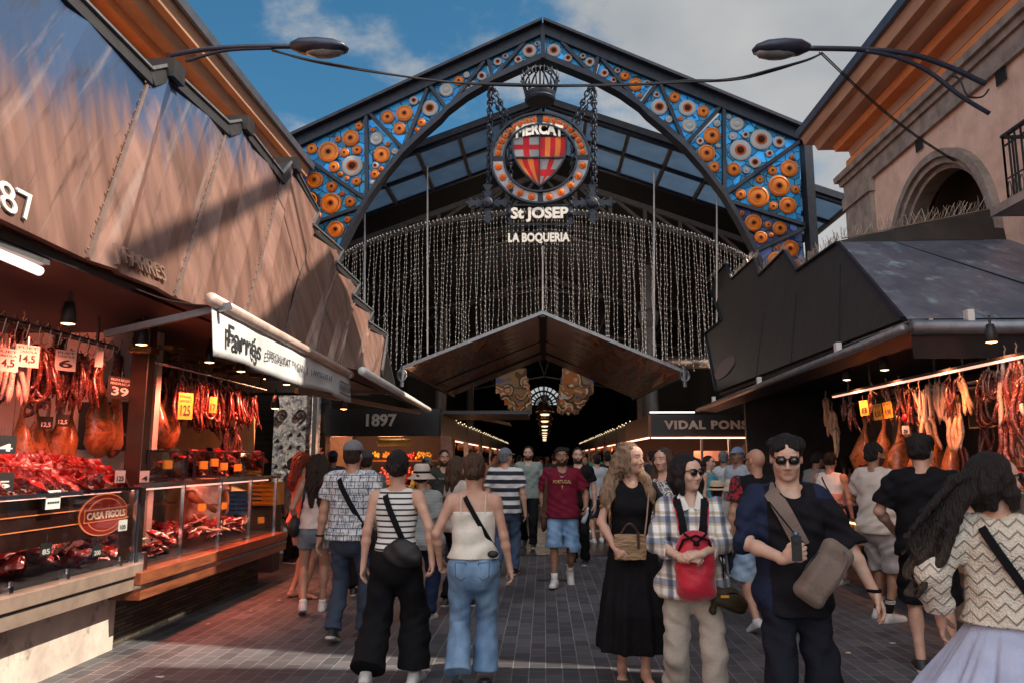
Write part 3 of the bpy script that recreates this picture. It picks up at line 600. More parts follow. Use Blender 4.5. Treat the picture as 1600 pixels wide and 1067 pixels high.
# chains and crosses
def chain(p, q, r=.045, n=None):
    p = Vector(p); q = Vector(q); L_ = (q-p).length; n = n or int(L_/(r*1.7)); b = MB(); d = (q-p).normalized()
    for i in range(n):
        c = p+(q-p)*(i+.5)/n; ax = Vector((0, 1, 0)) if i % 2 else Vector((1, 0, 0)); u = d; v = d.cross(ax).normalized() if i % 2 else Vector((0, 1, 0))
        b.tube([c+u*r*1.25*math.cos(t)+v*r*.75*math.sin(t) for t in [2*math.pi*k/8 for k in range(9)]], r*.26, 4, caps=False)
        if i % 3 == 0: b.ball(tuple(c), r*.8, 6)
    return b
for a, c, r in [((766, 134), (767, 286), .07), ((764, 140), (763, 286), .055), ((770, 136), (797, 192), .07), ((768, 150), (793, 200), .055), ((797, 192), (799, 322), .06), ((927, 134), (926, 286), .07), ((930, 140), (930, 286), .055), ((922, 136), (896, 192), .07), ((925, 150), (900, 200), .055), ((896, 192), (892, 322), .06)]:
    chain(ex(*a), ex(*c), r).build('chain', m_dark, em, smooth=True)
def orn_cross(cx, cy, s, name='ornate_cross'):
    c = Vector(ex(cx, cy)); b = MB()
    for k in range(4):
        t = math.pi/2*k; d = Vector((math.cos(t), 0, math.sin(t))); n = Vector((-d.z, 0, d.x))
        pr = [(0, .20), (.35, .13), (.45, .2), (.6, .1), (.75, .16), (.86, .24), (1, .05)]
        for (r0, w0), (r1, w1) in zip(pr, pr[1:]):
            b.slab([c+d*s*r0-n*s*w0, c+d*s*r1-n*s*w1, c+d*s*r1+n*s*w1, c+d*s*r0+n*s*w0], (0, .06, 0))
        for r0 in (.3, .55, .85):
            for sg in (-1, 1): b.ball(tuple(c+d*s*r0+n*s*.2*sg+Vector((0, .02, 0))), s*.075, 6)
        dd = (d+n).normalized(); b.tube([c+dd*s*.18+Vector((math.cos(a), 0, math.sin(a)))*s*.16 for a in [2*math.pi*i/8 for i in range(9)]], s*.04, 4)
        b.ball(tuple(c+d*s*1.02), s*.09, 6)
    b.lathe(c, [(s*.26, 0), (s*.26, .05), (s*.18, .07), (0, .09)], 14, ax=(0, -1, 0))
    return b.build(name, m_dark, em)
orn_cross(762, 317, .47); orn_cross(926, 317, .47); orn_cross(797, 334, .26); orn_cross(891, 334, .26)
# ================================================================== market hall
YH = 18.2; YT = 21.0
hall = thing('market_hall', 'dark iron market hall with glazed pitched roof edge and arched truss behind the glass arch', 'market hall', (AX, 48, 0))
ra = at(849, 163, YH); rb = at(601, 254, YH); sl = (ra.z-rb.z)/(ra.x-rb.x)
HW = 7.4; AXH = ra.x
def rz_(x, dz=0): return ra.z-abs(x-AXH)*sl+dz
for s in (-1, 1):
    # glazed verge in panes between steel bars
    npan = 7
    for i in range(npan):
        for (y0, y1) in ((YH+.05, YH+1.3), (YH+1.4, YT-.05)):
            xa = AXH+s*HW*i/npan+s*.05; xb = AXH+s*HW*(i+1)/npan-s*.05
            q = [(xa, y0, rz_(xa)), (xb, y0, rz_(xb)), (xb, y1, rz_(xb)), (xa, y1, rz_(xa))]
            MB().slab(q if s > 0 else q[::-1], (0, 0, .03)).build('roof_pane', m_roofglass, hall)
    b = MB()
    for y in (YH, YH+1.35, YT): b.bar((AXH, y, rz_(AXH)), (AXH+s*HW, y, rz_(AXH+s*HW)), .12, .16)
    b.bar((AXH, YH-.1, rz_(AXH, .08)), (AXH+s*HW, YH-.1, rz_(AXH+s*HW, .08)), .08, .16)
    b.build('verge_beam', m_dark, hall)
    b = MB()
    for i in range(npan+1): x = AXH+s*HW*i/npan; b.bar((x, YH, rz_(x, -.02)), (x, YT, rz_(x, -.02)), .08, .12)
    b.build('purlin', m_truss, hall)
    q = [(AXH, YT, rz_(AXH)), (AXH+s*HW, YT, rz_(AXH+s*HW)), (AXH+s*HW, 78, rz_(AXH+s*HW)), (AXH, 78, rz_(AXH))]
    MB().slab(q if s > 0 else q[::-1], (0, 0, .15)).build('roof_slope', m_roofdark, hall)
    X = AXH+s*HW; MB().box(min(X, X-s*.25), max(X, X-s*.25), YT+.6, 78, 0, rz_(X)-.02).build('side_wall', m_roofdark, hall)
# front truss: curved bottom chord carrying the light strings
arc = [(525, 408), (560, 388), (600, 372), (660, 354), (720, 342), (790, 334), (849, 331), (910, 334), (975, 343), (1040, 357), (1095, 374), (1140, 392), (1175, 410)]
arcw = [at(x, y, YT) for x, y in arc]
def arcz(x):
    for a, c in zip(arcw, arcw[1:]):
        if a.x <= x <= c.x: return a.z+(c.z-a.z)*(x-a.x)/(c.x-a.x)
    return arcw[0].z
b = MB()
for a, c in zip(arcw, arcw[1:]): b.bar(a, c, .12, .14)
b.build('arched_chord', m_truss, hall)
b = MB(); k = 12
for i in range(k+1):
    x = arcw[0].x+(arcw[-1].x-arcw[0].x)*i/k; zt2 = rz_(x, -.75); za = arcz(x)
    if zt2 > za: b.bar((x, YT, za), (x, YT, zt2), .10)
    if i < k:
        x2 = arcw[0].x+(arcw[-1].x-arcw[0].x)*(i+1)/k
        b.bar((x, YT, za if i < k/2 else rz_(x, -.75)), (x2, YT, rz_(x2, -.75) if i < k/2 else arcz(x2)), .08)
for s in (-1, 1): b.bar((AXH, YT, rz_(AXH, -.75)), (AXH+s*HW, YT, rz_(AXH+s*HW, -.75)), .12, .14)
b.build('truss_web', m_truss, hall)
# a second truss deeper in, columns, a gallery lattice
for Y in (27, 35, 45, 57):
    b = MB()
    for s in (-1, 1):
        b.bar((AXH, Y, rz_(AXH, -.4)), (AXH+s*HW, Y, rz_(AXH+s*HW, -.4)), .14, .2)
        b.bar((AXH+s*HW, Y, 6.3), (AXH, Y, 7.6), .1)
        for i in range(6): x = AXH+s*HW*i/6; b.bar((x, Y, 7.6-1.3*i/6), (x+s*HW/12, Y, rz_(x+s*HW/12, -.4)), .06)
    b.build('inner_truss', m_truss, hall)
m_col = M('cast_column', (.22, .20, .18), .55, .2, ns=5, detail=8, bump=.15)
for (px, Y) in ((1014, 24), (690, 30), (1000, 36), (735, 44)):
    x = at(px, 520, Y).x
    MB().lathe((x, Y, 0), [(.34, 0), (.34, .5), (.24, .6), (.22, 5.6), (.3, 5.8), (.34, 6.1), (.24, 6.2), (.22, 7.6)], 14).build('column', m_col, hall, smooth=False)
xd = at(1060, 568, 22.5); MB().tube([(at(1035, 568, 22.5).x, 22.5, xd.z), (at(1130, 568, 22.5).x, 22.5, xd.z)], .22, 14).build('air_duct', M('duct', (.45, .30, .22), .3, .8), hall, smooth=True)
# far gable with a fan window
YF = 78; fc = at(849, 633, YF); fr = at(880, 633, YF).x-fc.x
b = MB(); n = 20
pin = [(fc.x-fr, YF, fc.z)]+[(fc.x-fr*math.cos(math.pi*i/n), YF, fc.z+fr*math.sin(math.pi*i/n)) for i in range(n+1)]
pout = [(AXH-HW, YF, fc.z)]+[(AXH-HW*math.cos(math.pi*i/n)*1.0, YF, max(fc.z+.001, fc.z+ (ra.z+3-fc.z)*min(1, math.sin(math.pi*i/n)*1.6))) for i in range(n+1)]
m_ = len(pin); b.add(pin+pout, [(i, i+1, m_+i+1, m_+i) for i in range(m_-1)]); b.box(AXH-HW, AXH+HW, YF-.02, YF+.2, 0, fc.z)
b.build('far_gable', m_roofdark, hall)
b = MB()
for i in range(13): t = math.pi*i/12; b.bar((fc.x, YF-.1, fc.z), (fc.x+fr*math.cos(t), YF-.1, fc.z+fr*math.sin(t)), .12)
for r in (.45, .72, 1): b.tube([(fc.x+fr*r*math.cos(math.pi*i/20), YF-.1, fc.z+fr*r*math.sin(math.pi*i/20)) for i in range(21)], .1, 4)
b.build('fan_lattice', m_black, hall)
# ------------------------------------------------------------------ light strings
m_bulb = M('string_bulb', (.9, .8, .62), .4, emit=(1, .88, .75), es=.24); m_wire = M('string_wire', (.66, .62, .57), .6)
rs = random.Random(3); xs = []; x = arcw[0].x+.08
while x < arcw[-1].x-.05: xs.append(x); x += rs.uniform(.05, .13)
zbot = at(700, 578, YT-.15).z; A0z = at(848, 491, 16.6).z+.1
for i, x in enumerate(xs):
    b = MB(); z = arcz(x)-.02; zb_ = max(zbot, A0z-abs(x-AXH)*.42+.3)+rs.uniform(-.05, .3); n = int((z-zb_)/.14)+1; off = 0; pts = []; lean = rs.uniform(-.012, .012)
    for k in range(n+1):
        off += rs.uniform(-.012, .012); off *= .93; pts.append((x+off+lean*k*.3, YT-.16+rs.uniform(-.01, .01), z-(z-zb_)*k/n))
    b.tube(pts, .0075, 3, m=1)
    for p in pts[1:]:
        for j in range(1): b.lathe((p[0]+rs.uniform(-.012, .012), p[1]-.01, p[2]-.02), [(0, 0), (.012, .014), (0, .034)], 4)
    tag(b.build('light_string', [m_bulb, m_wire]), 'thin string of tiny warm bulbs in the light curtain under the arched truss', 'light string', 'strings of the light curtain')
b = MB()
for (a, c) in zip(arcw, arcw[1:]):
    n = 10
    for i in range(n):
        p = a+(c-a)*i/n; b.lathe((p.x, YT-.17, p.z+.02), [(0, 0), (.016, .02), (0, .05)], 4); b.bar((p.x, YT-.17, p.z), (p.x+.05, YT-.17, p.z+.06*math.sin(i*2.1)), .006)
tag(b.build('light_garland', [m_bulb]), 'garland of small bulbs running along the curved lower edge of the truss', 'garland')
# rods that hold up the canopy
for x, y0, y1, nm in ((570, 300, 590, 'leftmost'), (668, 258, 552, 'second from the left'), (848, 384, 492, 'middle'), (1022, 270, 556, 'fourth from the left'), (1120, 298, 585, 'rightmost')):
    p, q = at(x, y0, 19.2), at(x, y1, 19.2)
    tag(MB().tube([p, q], .022, 6).build('support_rod', m_white), 'thin pale vertical rod in front of the light curtain, %s of five' % nm, 'rod', 'rods of the canopy')
# ------------------------------------------------------------------ mural canopy (pitched, painted underneath)
def mural():
    m = M('painted_canopy_lining', (.16, .10, .09), .3, spec=.6); t, bs = nodes(m); N = t.nodes.new; K = t.links.new; c = t.nodes['Texture Coordinate']
    mp = N('ShaderNodeMapping'); mp.inputs['Rotation'].default_value = (0, 0, .5); mp.inputs['Scale'].default_value = (1.5, .16, 1.5); K(c.outputs['Object'], mp.inputs[0])
    n = N('ShaderNodeTexNoise'); n.inputs['Scale'].default_value = 1.5; n.inputs['Detail'].default_value = 5; n.inputs['Distortion'].default_value = 1.2; K(mp.outputs[0], n.inputs[0])
    cr = N('ShaderNodeValToRGB'); cr.color_ramp.interpolation = 'CONSTANT'; e = cr.color_ramp.elements; e[0].position = 0; e[0].color = (.10, .09, .10, 1); e[1].position = .40; e[1].color = (.48, .10, .05, 1)
    for p, q in ((.46, (.04, .035, .04)), (.50, (.60, .26, .10)), (.54, (.22, .18, .17)), (.60, (.50, .34, .28)), (.66, (.08, .10, .17))): x = e.new(p); x.color = (*q, 1)
    K(n.outputs[0], cr.inputs[0])
    # plain sheet towards the ridge and front edge
    s = N('ShaderNodeSeparateXYZ'); K(c.outputs['Object'], s.inputs[0]); ab = N('ShaderNodeMath'); ab.operation = 'ABSOLUTE'; K(s.outputs[0], ab.inputs[0])
    n2 = N('ShaderNodeTexNoise'); n2.inputs['Scale'].default_value = 2.2; n2.inputs['Detail'].default_value = 7; mp2 = N('ShaderNodeMapping'); mp2.inputs['Scale'].default_value = (.5, 1.6, .5); K(c.outputs['Object'], mp2.inputs[0]); K(mp2.outputs[0], n2.inputs[0])
    a = N('ShaderNodeMath'); a.operation = 'MULTIPLY_ADD'; a.inputs[1].default_value = 1.9; K(n2.outputs[0], a.inputs[0]); K(ab.outputs[0], a.inputs[2])
    r = N('ShaderNodeMapRange'); r.inputs[1].default_value = 1.82; r.inputs[2].default_value = 1.86; K(a.outputs[0], r.inputs[0])
    x = N('ShaderNodeMix'); x.data_type = 'RGBA'; K(r.outputs[0], x.inputs[0]); x.inputs[6].default_value = (.62, .50, .50, 1); K(cr.outputs[0], x.inputs[7]); K(x.outputs[2], bs.inputs['Base Color']); return m
m_mur = mural()
cano = thing('painted_canopy', 'pitched canopy with painted underside over the market entrance, a dark seam along its ridge', 'canopy', (AX, 20, 0))
YC0 = 16.6; YC1 = 25.5
A0 = at(848, 491, YC0); A1 = Vector((A0.x, YC1, A0.z+.15))
for s in (-1, 1):
    e0 = at(1070, 583, YC0) if s > 0 else at(628, 577, YC0); e1 = Vector((e0.x*.97, YC1, e0.z+.15))
    q = [A0+Vector((s*.05, 0, 0)), e0, e1, A1+Vector((s*.05, 0, 0))]
    MB().slab(q if s > 0 else q[::-1], (0, 0, .05)).build('canopy_wing', m_mur, cano)
    b = MB(); b.bar(A0+Vector((0, -.03, .03)), e0+Vector((0, -.03, .03)), .04, .07); b.bar(e0, e1, .08, .12); b.build('edge_trim', m_grey, cano)
MB().bar(A0+Vector((0, -.02, 0)), A1, .12, .14).build('ridge_beam', m_black, cano)
b = MB()
for y in (18.5, 21, 23.5):
    for s in (-1, 1): b.bar((A0.x, y, A0.z+.12), (A0.x+s*3, y, A0.z-1.1), .05, .08)
b.build('rib', m_black, cano, n=6)
for s, px, nm in ((-1, 628, 'left'), (1, 1070, 'right')):
    p = at(px, 586, YC0-.2); t_ = thing('cable_tangle', 'loose pale loop of cable at the %s corner of the painted canopy' % nm, 'cable', tuple(p), group='loose cable loops')
    b = MB()
    for k in range(3): b.tube([p+Vector((.10*math.cos(a)*(1-k*.2), .03*math.sin(a*2+k), .13*math.sin(a)*(1-k*.15)-.02*k)) for a in [i*.5+k for i in range(14)]], .014, 5)
    b.build('loop', m_grey, t_, smooth=True); MB().tube([p+Vector((0, 0, -.25)), p+Vector((s*-.02, 0, .2))], .04, 8).build('clamp', m_grey, t_)
# ------------------------------------------------------------------ hanging painted banners further in
def banner_mat(k, side):
    m = M('banner_print', (.35, .15, .06), .6); t, bs = nodes(m); N = t.nodes.new; K = t.links.new; c = t.nodes['Texture Coordinate']
    w = N('ShaderNodeTexVoronoi'); w.inputs['Scale'].default_value = 2.1; w.feature = 'SMOOTH_F1'; K(c.outputs['Object'], w.inputs[0])
    cr = N('ShaderNodeValToRGB'); cr.color_ramp.interpolation = 'CONSTANT'; e = cr.color_ramp.elements; e[0].color = (.50, .34, .22, 1); e[1].position = .18; e[1].color = (.42, .13, .03, 1)
    for p, q in ((.34, (.60, .50, .40)), (.40, (.12, .05, .02)), (.5, (.30, .16, .07)), (.62, (.10, .12, .20))): x = e.new(p); x.color = (*q, 1)
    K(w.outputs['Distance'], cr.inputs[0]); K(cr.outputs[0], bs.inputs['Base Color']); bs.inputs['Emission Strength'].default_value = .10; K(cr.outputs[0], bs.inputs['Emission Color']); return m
m_ban = banner_mat(0, 0)
for side, nm in ((-1, 'left'), (1, 'right')):
    for k in range(5):
        Y = 29+k*3.2; x0 = AX+side*.68; x1 = AX+side*(1.85); z1 = 4.95; z0 = 3.95
        rt = thing('hanging_banner', '%s banner with bold orange and cream shapes hanging %s of the aisle' % (['nearest', 'second', 'third', 'fourth', 'farthest'][k], nm), 'banner', ((x0+x1)/2, Y, z0), group='painted banners over the aisle')
        n = 12; b = MB(); xa, xb = min(x0, x1), max(x0, x1)
        b.slab([(xa, Y, z1), (xa, Y, z0+.05)]+[(xa+(xb-xa)*i/n, Y, z0+.08*math.sin(i*1.7)) for i in range(1, n)]+[(xb, Y, z0+.05), (xb, Y, z1)], (0, .03, 0)); b.build('panel', m_ban, rt)
        b = MB()
        for i in range(2):
            cx = xa+(xb-xa)*(.3+.4*i); b.tube([(cx+.22*math.cos(a), Y-.02, z0+.42+.16*math.sin(a)) for a in [math.pi+math.pi*j/10 for j in range(11)]], .035, 5)
        b.build('painted_arc', M('cream_paint', (.6, .52, .42), .6) if k+side == -1 else bpy.data.materials.get('cream_paint') or m_cream, rt)
        MB().tube([((xa+xb)/2, Y+.01, z1), ((xa+xb)/2, Y+.01, 7.5)], .01, 4).build('cord', m_black, rt)
# ------------------------------------------------------------------ pendant lamps along the aisle
m_glow = M('lamp_glow', (.9, .7, .45), .4, emit=(1, .75, .45), es=1)
pend = None
for k in range(9):
    Y = 25+k*4.6
    if pend is None:
        pend = thing('pendant_lamp', 'x', 'pendant lamp', (AX, Y, 3.0), group='metal pendant lamps in a row over the aisle')
        MB().lathe((0, 0, 0), [(.0, -.02), (.16, .0), (.31, .05), (.33, .1), (.24, .2), (.12, .28), (.09, .34)], 20).build('shade', m_brass, pend, smooth=True, world=False)
        MB().lathe((0, 0, 0), [(.08, .34), (.1, .42), (.14, .5), (.12, .56), (.13, .6), (.1, .62)], 16).build('neck', m_grey, pend, smooth=True, world=False)
        MB().lathe((0, 0, 0), [(0, -.06), (.12, -.05), (.15, -.005)], 16).build('bulb', m_glow, pend, smooth=True, world=False)
        MB().tube([(0, 0, .6), (0, 0, 5)], .012, 5).build('cord', m_black, pend, world=False); o = pend
    else: o = copy_tree(pend)
    o.location = (AX, Y, 3.0); o['label'] = 'rounded brass pendant lamp over the aisle, ' + ['nearest and largest', 'second', 'third', 'fourth', 'fifth', 'sixth', 'seventh', 'eighth', 'last and smallest'][k] + ' in the receding row'
def proj(P):
    d = CAMR.transposed() @ (Vector(P)-CAMP); return 800+FPX*d.x/-d.z, 533.5-FPX*d.y/-d.z
# ================================================================== LEFT HOOD (weathered copper sheets on a leaning plane)
m_seam = M('seam_metal', (.34, .25, .22), .35, .6)
LP = (-3.0, 0, 2.87); LN = Vector((1, 0, .25)).normalized()
hood = thing('copper_hood', 'long weathered copper stall hood with stepped dark upper edge along the left side', 'stall canopy', (-3.4, 9, 2.87))
def botY(px):
    lo, hi = .3, 40
    for _ in range(40):
        m_ = (lo+hi)/2
        if proj((-3, m_, 2.87))[0] < px: lo = m_
        else: hi = m_
    return lo
tops = [((-330, -420), (230, 127)), ((257, 121), (352, 207)), ((374, 203), (438, 284)), ((453, 264), (486, 363)), ((497, 342), (523, 420)), ((534, 402), (549, 471)), ((560, 453), (573, 512)), ((582, 496), (594, 590))]
tops = [[(-330, -420), (105, 0), (230, 127)], [(257, 121), (352, 207)], [(374, 203), (438, 284)], [(453, 264), (496, 342), (486, 363)], [(533, 402), (523, 420)], [(560, 453), (549, 471)], [(581, 496), (573, 512)], [(603, 531), (594, 588)]]
bots = [-900, 135, 272, 378, 440, 492, 530, 562, 594]
poly_t = []
for k, tt in enumerate(tops):
    T = [onP(x, y, LP, LN) for x, y in tt]
    if k > 0: T = [prevT] + T
    prevT = T[-1]
    b0 = Vector((-3, botY(bots[k]) if bots[k] > -800 else 1.4, 2.87)); b1 = Vector((-3, botY(bots[k+1]), 2.87))
    poly_t.append(T)
    # the sheet: strips folded by a few centimetres so that every crease catches the light
    def tp(u):
        L_ = [0]
        for a, c in zip(T, T[1:]): L_.append(L_[-1]+(c-a).length)
        d = u*L_[-1]
        for i in range(len(T)-1):
            if d <= L_[i+1]+1e-9: return T[i]+(T[i+1]-T[i])*((d-L_[i])/max(1e-6, L_[i+1]-L_[i]))
        return T[-1]
    us = [0]; cum = 0; tot = sum((c-a).length for a, c in zip(T, T[1:]))
    for a, c in zip(T, T[1:]): cum += (c-a).length; us.append(cum/tot)
    us = sorted(set([round(u, 5) for u in us]+[(.33 if k % 2 else .5), .72]))
    b = MB(); vs = []
    for i, u in enumerate(us):
        off = [0, .05, .012, .045, 0, .03][i % 6] if 0 < u < 1 else 0
        t_, q_ = tp(u), b0+(b1-b0)*u
        for w in (0, .5, 1): vs.append(t_+(q_-t_)*w+LN*(off*(1-.3*w)+ (.02*math.sin(k*2+i) if w == .5 else 0)))
    n = len(us); b.v = [tuple(v) for v in vs]+[tuple(Vector(v)-LN*.04) for v in vs]; m3 = len(vs)
    for i in range(n-1):
        for j in range(2):
            a = i*3+j; b.f.append((a, a+1, a+4, a+3)); b.m.append(0); b.f.append((m3+a+3, m3+a+4, m3+a+1, m3+a)); b.m.append(0)
    for i in range(n-1):
        for j in (0, 2): a = i*3+j; b.f.append((a, a+3, m3+a+3, m3+a)); b.m.append(0)
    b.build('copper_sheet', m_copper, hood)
    # standing seam at the far edge
    if k < 7: MB().bar(tp(1)+LN*.012, b1+LN*.012, .03, .02, up=LN).build('seam', m_seam, hood); rv = MB(); a, c = tp(1)+LN*.02, b1+LN*.02; nr = int((c-a).length/.16)
    for j in range(nr if k < 7 else 0): rv.lathe(a+(c-a)*((j+.5)/nr)+Vector((0, -.05, 0)), [(.011, 0), (.011, .008), (0, .012)], 6, ax=LN)
    if rv.f: tag(rv.build('rivets', m_seam, hood), kind='stuff')
# unseen slab and pole added across the street, shaped to shadow this hood
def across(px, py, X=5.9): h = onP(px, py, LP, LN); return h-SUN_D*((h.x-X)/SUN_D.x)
g = [across(400, 505), across(512, 392), across(545, 470)]; MB().slab([(5.9, g[0].y, 10.503), g[0], g[1], g[2], (5.9, g[2].y, 10.503)], (.5, 0, 0)).build('shadow_slab', m_pink, root)
g = [across(170, 425), across(452, 284)]; MB().bar(g[0], g[1], .15).bar((5.9, g[1].y-.1, 8.3), g[1], .1).build('shadow_pole', m_black, root)
# dark stepped gutter edge
b = MB(); seq = [onP(x, y, LP, LN) for x, y in [(-330, -420), (230, 127), (257, 121), (352, 207), (374, 203), (438, 284), (453, 264), (496, 342), (486, 363), (533, 402), (523, 420), (560, 453), (549, 471), (581, 496), (573, 512), (603, 531), (594, 588)]]
for i, (a, c) in enumerate(zip(seq, seq[1:])):
    if (c-a).length > .05: b.bar(a-LN*.06+Vector((0, 0, .03)), c-LN*.06+Vector((0, 0, .03)), .10 if i > 5 else .16, .20, up=LN)
for p in (seq[2], seq[4], seq[6]): b.box(p.x-.35, p.x+.12, p.y-.06, p.y+.16, p.z-.02, p.z+.16)
b.build('gutter', m_black, hood)
b = MB()
for i, (a, c) in enumerate(zip(seq, seq[1:])):
    if (c-a).length > .3: b.bar(a-LN*.0+Vector((.03, 0, .12)), c+Vector((.03, 0, .12)), .03, .03, up=LN)
b.build('gutter_lip', m_grey, hood)
# top sheet, end cap and soffit (closes the hood)
b = MB()
top_y0 = seq[0].y
b.slab([(-3.05, 1.4, 2.80), (-3.05, seq[-1].y, 2.80), (-6.2, seq[-1].y, 2.80), (-6.2, 1.4, 2.80)], (0, 0, .05)); b.build('soffit', m_black, hood)
e0 = seq[-2]; MB().slab([(-3.02, e0.y, 2.87), (e0.x-.03, e0.y, e0.z), (-6.2, e0.y, e0.z), (-6.2, e0.y, 2.87)], (0, .05, 0)).build('end_cap', m_blk2, hood)
b = MB(); z0 = onP(523, 420, LP, LN); q = [(-3.9, 1.4, 4.7), (-3.7, 8.5, 4.9), (-3.5, 16, 3.95), (-6.2, 16, 3.95), (-6.2, 8.5, 4.9), (-6.2, 1.4, 4.7)]; b.slab([q[0], q[1], q[4], q[5]], (0, 0, .04)); b.slab([q[1], q[2], q[3], q[4]], (0, 0, .04)); b.build('top_sheet', m_blk2, hood)
m_let = M('raised_letters', (.40, .26, .2), .4, .4); m_letw = M('pale_letters', (.72, .70, .66), .5)
def hoodtext(s, px, py, w, h, mt, bold=.02, ext=.02):
    p = onP(px, py, LP, LN); u = Vector((0, 0, 1))-LN*LN.z; return text(s, p, (0, 1, 0), u, w, h, mt, hood, ext, bold, lift=.02+.02)
hoodtext('J FARRES', 212, 418, .72, .17, m_let, .0, .014); hoodtext('287', 2, 312, .44, .19, m_letw, .0, .006)
# ================================================================== RIGHT HOOD
RN = Vector((-1, 0, .37)).normalized(); RP = (3.4, 7.3, 2.88)
hr = thing('dark_hood', 'dark metal stall hood with sawtooth upper edge and bluish streaked end panel on the right', 'stall canopy', (4, 10, 2.88))
cB = Vector((3.4, 7.3, 2.88)); cT = onP(1310, 380, RP, RN)
spx = [(1247, 424), (1227, 392), (1187, 432), (1180, 404), (1144, 437), (1135, 413), (1107, 445), (1129, 501), (1103, 522)]
side = [onP(x, y, RP, RN) for x, y in spx]; sE = onP(1118, 617, RP, RN); sE = Vector((3.4, sE.y, 2.88))
pl = [cB, cT]+side+[sE]
bmx = MB(); bmx.slab(pl, -RN*.05); o = bmx.build('side_sheet', m_blk2, hr)
import bmesh
def tri(o):
    bm = bmesh.new(); bm.from_mesh(o.data); bmesh.ops.triangulate(bm, faces=[f for f in bm.faces if len(f.verts) > 4]); bm.to_mesh(o.data); bm.free()
tri(o)
for f_ in (.2, .42, .64): a = cB+(sE-cB)*f_; MB().bar(a+RN*.004, a+Vector((.37*1.15, .9, 1.15))+RN*.004, .012, .012, up=RN).build('panel_seam', m_dark, hr)
b = MB()
for a, c in zip([cT]+side, side+[sE]):
    b.bar(a, c, .03, .09, up=RN)
b.bar(cB, cT, .04, .05, up=RN); b.build('edge_lip', m_dark, hr)
MB().slab([cB+Vector((.01, 0, 0)), (10, 7.3, 2.88), (10, cT.y, cT.z), cT+Vector((.01, 0, 0))], (0, .03, .03)).build('end_panel', m_zinc, hr)
MB().bar(Vector((5.4, 7.29, 2.9)), Vector((4.7, cT.y-.01, cT.z)), .02, .02).bar(Vector((7.6, 7.29, 2.9)), Vector((7.2, cT.y-.01, cT.z)), .02, .02).build('panel_seam', m_dark, hr)
u0 = at(1600, 318, cT.y+.2); MB().slab([cT+Vector((0, .05, .0)), (10, cT.y+.1, cT.z-.06), (10, cT.y+.4, u0.z+(u0.z-cT.z)*(10-u0.x)/(u0.x-cT.x)), cT+Vector((0, .1, .05))], (0, .05, 0)).build('upper_fascia', m_blk2, hr)
b = MB(); b.slab([(3.45, 7.35, 2.80), (10, 7.35, 2.80), (10, sE.y, 2.80), (3.45, sE.y, 2.80)], (0, 0, .05)); b.build('soffit', m_black, hr)
MB().slab([(3.42, sE.y, 2.88), (4.0, sE.y, 4.3), (5.9, sE.y, 4.3), (5.9, sE.y, 2.88)], (0, -.04, 0)).build('end_cap', m_blk2, hr)
MB().slab([cT, (side[0].x, side[0].y, side[0].z-.1), (5.9, side[0].y, cT.z-.1), (5.9, cT.y, cT.z)], (0, 0, .03)).build('top_sheet', m_blk2, hr)
# round badge near the far end, small brackets
PI_ = math.pi; pb_ = onP(1133, 575, RP, RN); MB().slab([pb_+RN*.02+Vector((0, .8*math.cos(i*PI_/12), 0))+(Vector((0, 0, 1))-RN*RN.z)*.24*math.sin(i*PI_/12) for i in range(24)], -RN*.015).build('round_badge', M('badge_metal', (.14, .09, .08), .5, .3), hr)
# bird spikes
m_sp = M('spike_wire', (.42, .34, .27), .4, .6)
segs = [(cT, side[0]), (side[1], side[2]), (side[3], side[4]), (side[5], side[6])]
for i, (a, c) in enumerate(segs+[(cT+Vector((.1, .2, .1)), Vector((u0.x, cT.y+.3, u0.z+.02)))]):
    b = MB(); n = int((c-a).length/.05); r_ = random.Random(i)
    b.bar(a+Vector((.03, 0, .02)), c+Vector((.03, 0, .02)), .03, .012)
    for k in range(n):
        p = a+(c-a)*(k+.5)/n
        for _ in range(3): b.bar(p, p+Vector((r_.uniform(-.06, .12), r_.uniform(-.08, .08), r_.uniform(.12, .22))), .004)
    tag(b.build('bird_spikes', m_sp), 'strip of thin wire bird spikes along the %s of the dark right-hand hood' % ['nearest sloping step', 'second step', 'third step', 'last step', 'long upper edge'][i], 'bird spikes', 'bird spike strips')
# awning rails with brackets
def rail(name, p, q, r, lab, grp=None, mt=None, br=3, grpn='awning rails'):
    t_ = thing(name, lab, 'awning', tuple(p), group=grpn); p = Vector(p); q = Vector(q)
    MB().tube([p, q], r, 12).build('roller_tube', mt or m_grey, t_, smooth=True)
    b = MB(); d = (q-p)
    for i in range(br):
        c = p+d*((i+.5)/br); b.box(c.x-.03, c.x+.03, c.y-.04, c.y+.04, c.z-.02, c.z+r+.09)
    b.build('bracket', m_white, t_, n=br); return t_
rs1 = onX(1413, 514, 3.3); rs2 = onX(1090, 640, 3.3)
ra1 = rail('awning_rail', (3.3, rs1.y, rs1.z), (3.3, rs2.y, rs2.z), .045, 'long grey awning roller below the dark hood, running away along the street')
re1 = at(1425, 512, 7.1); re2 = at(1640, 516, 7.1); ra2 = rail('awning_rail', (re1.x, 7.1, re1.z), (6.5, 7.1, re1.z), .07, 'thick grey awning roller under the bluish end panel, facing the camera')
MB().slab([(re1.x, 7.12, re1.z-.03), (6.5, 7.12, re1.z-.03), (6.5, 7.2, re1.z-.27), (re1.x+.05, 7.2, re1.z-.27)], (0, .02, 0)).build('rolled_cloth', m_black, ra2)
MB().slab([(3.33, rs1.y, rs1.z-.02), (3.33, rs2.y, rs2.z-.02), (3.7, rs2.y, rs2.z-.05), (3.7, rs1.y, rs1.z-.05)], (0, 0, .02)).build('rolled_cloth', m_black, ra1)
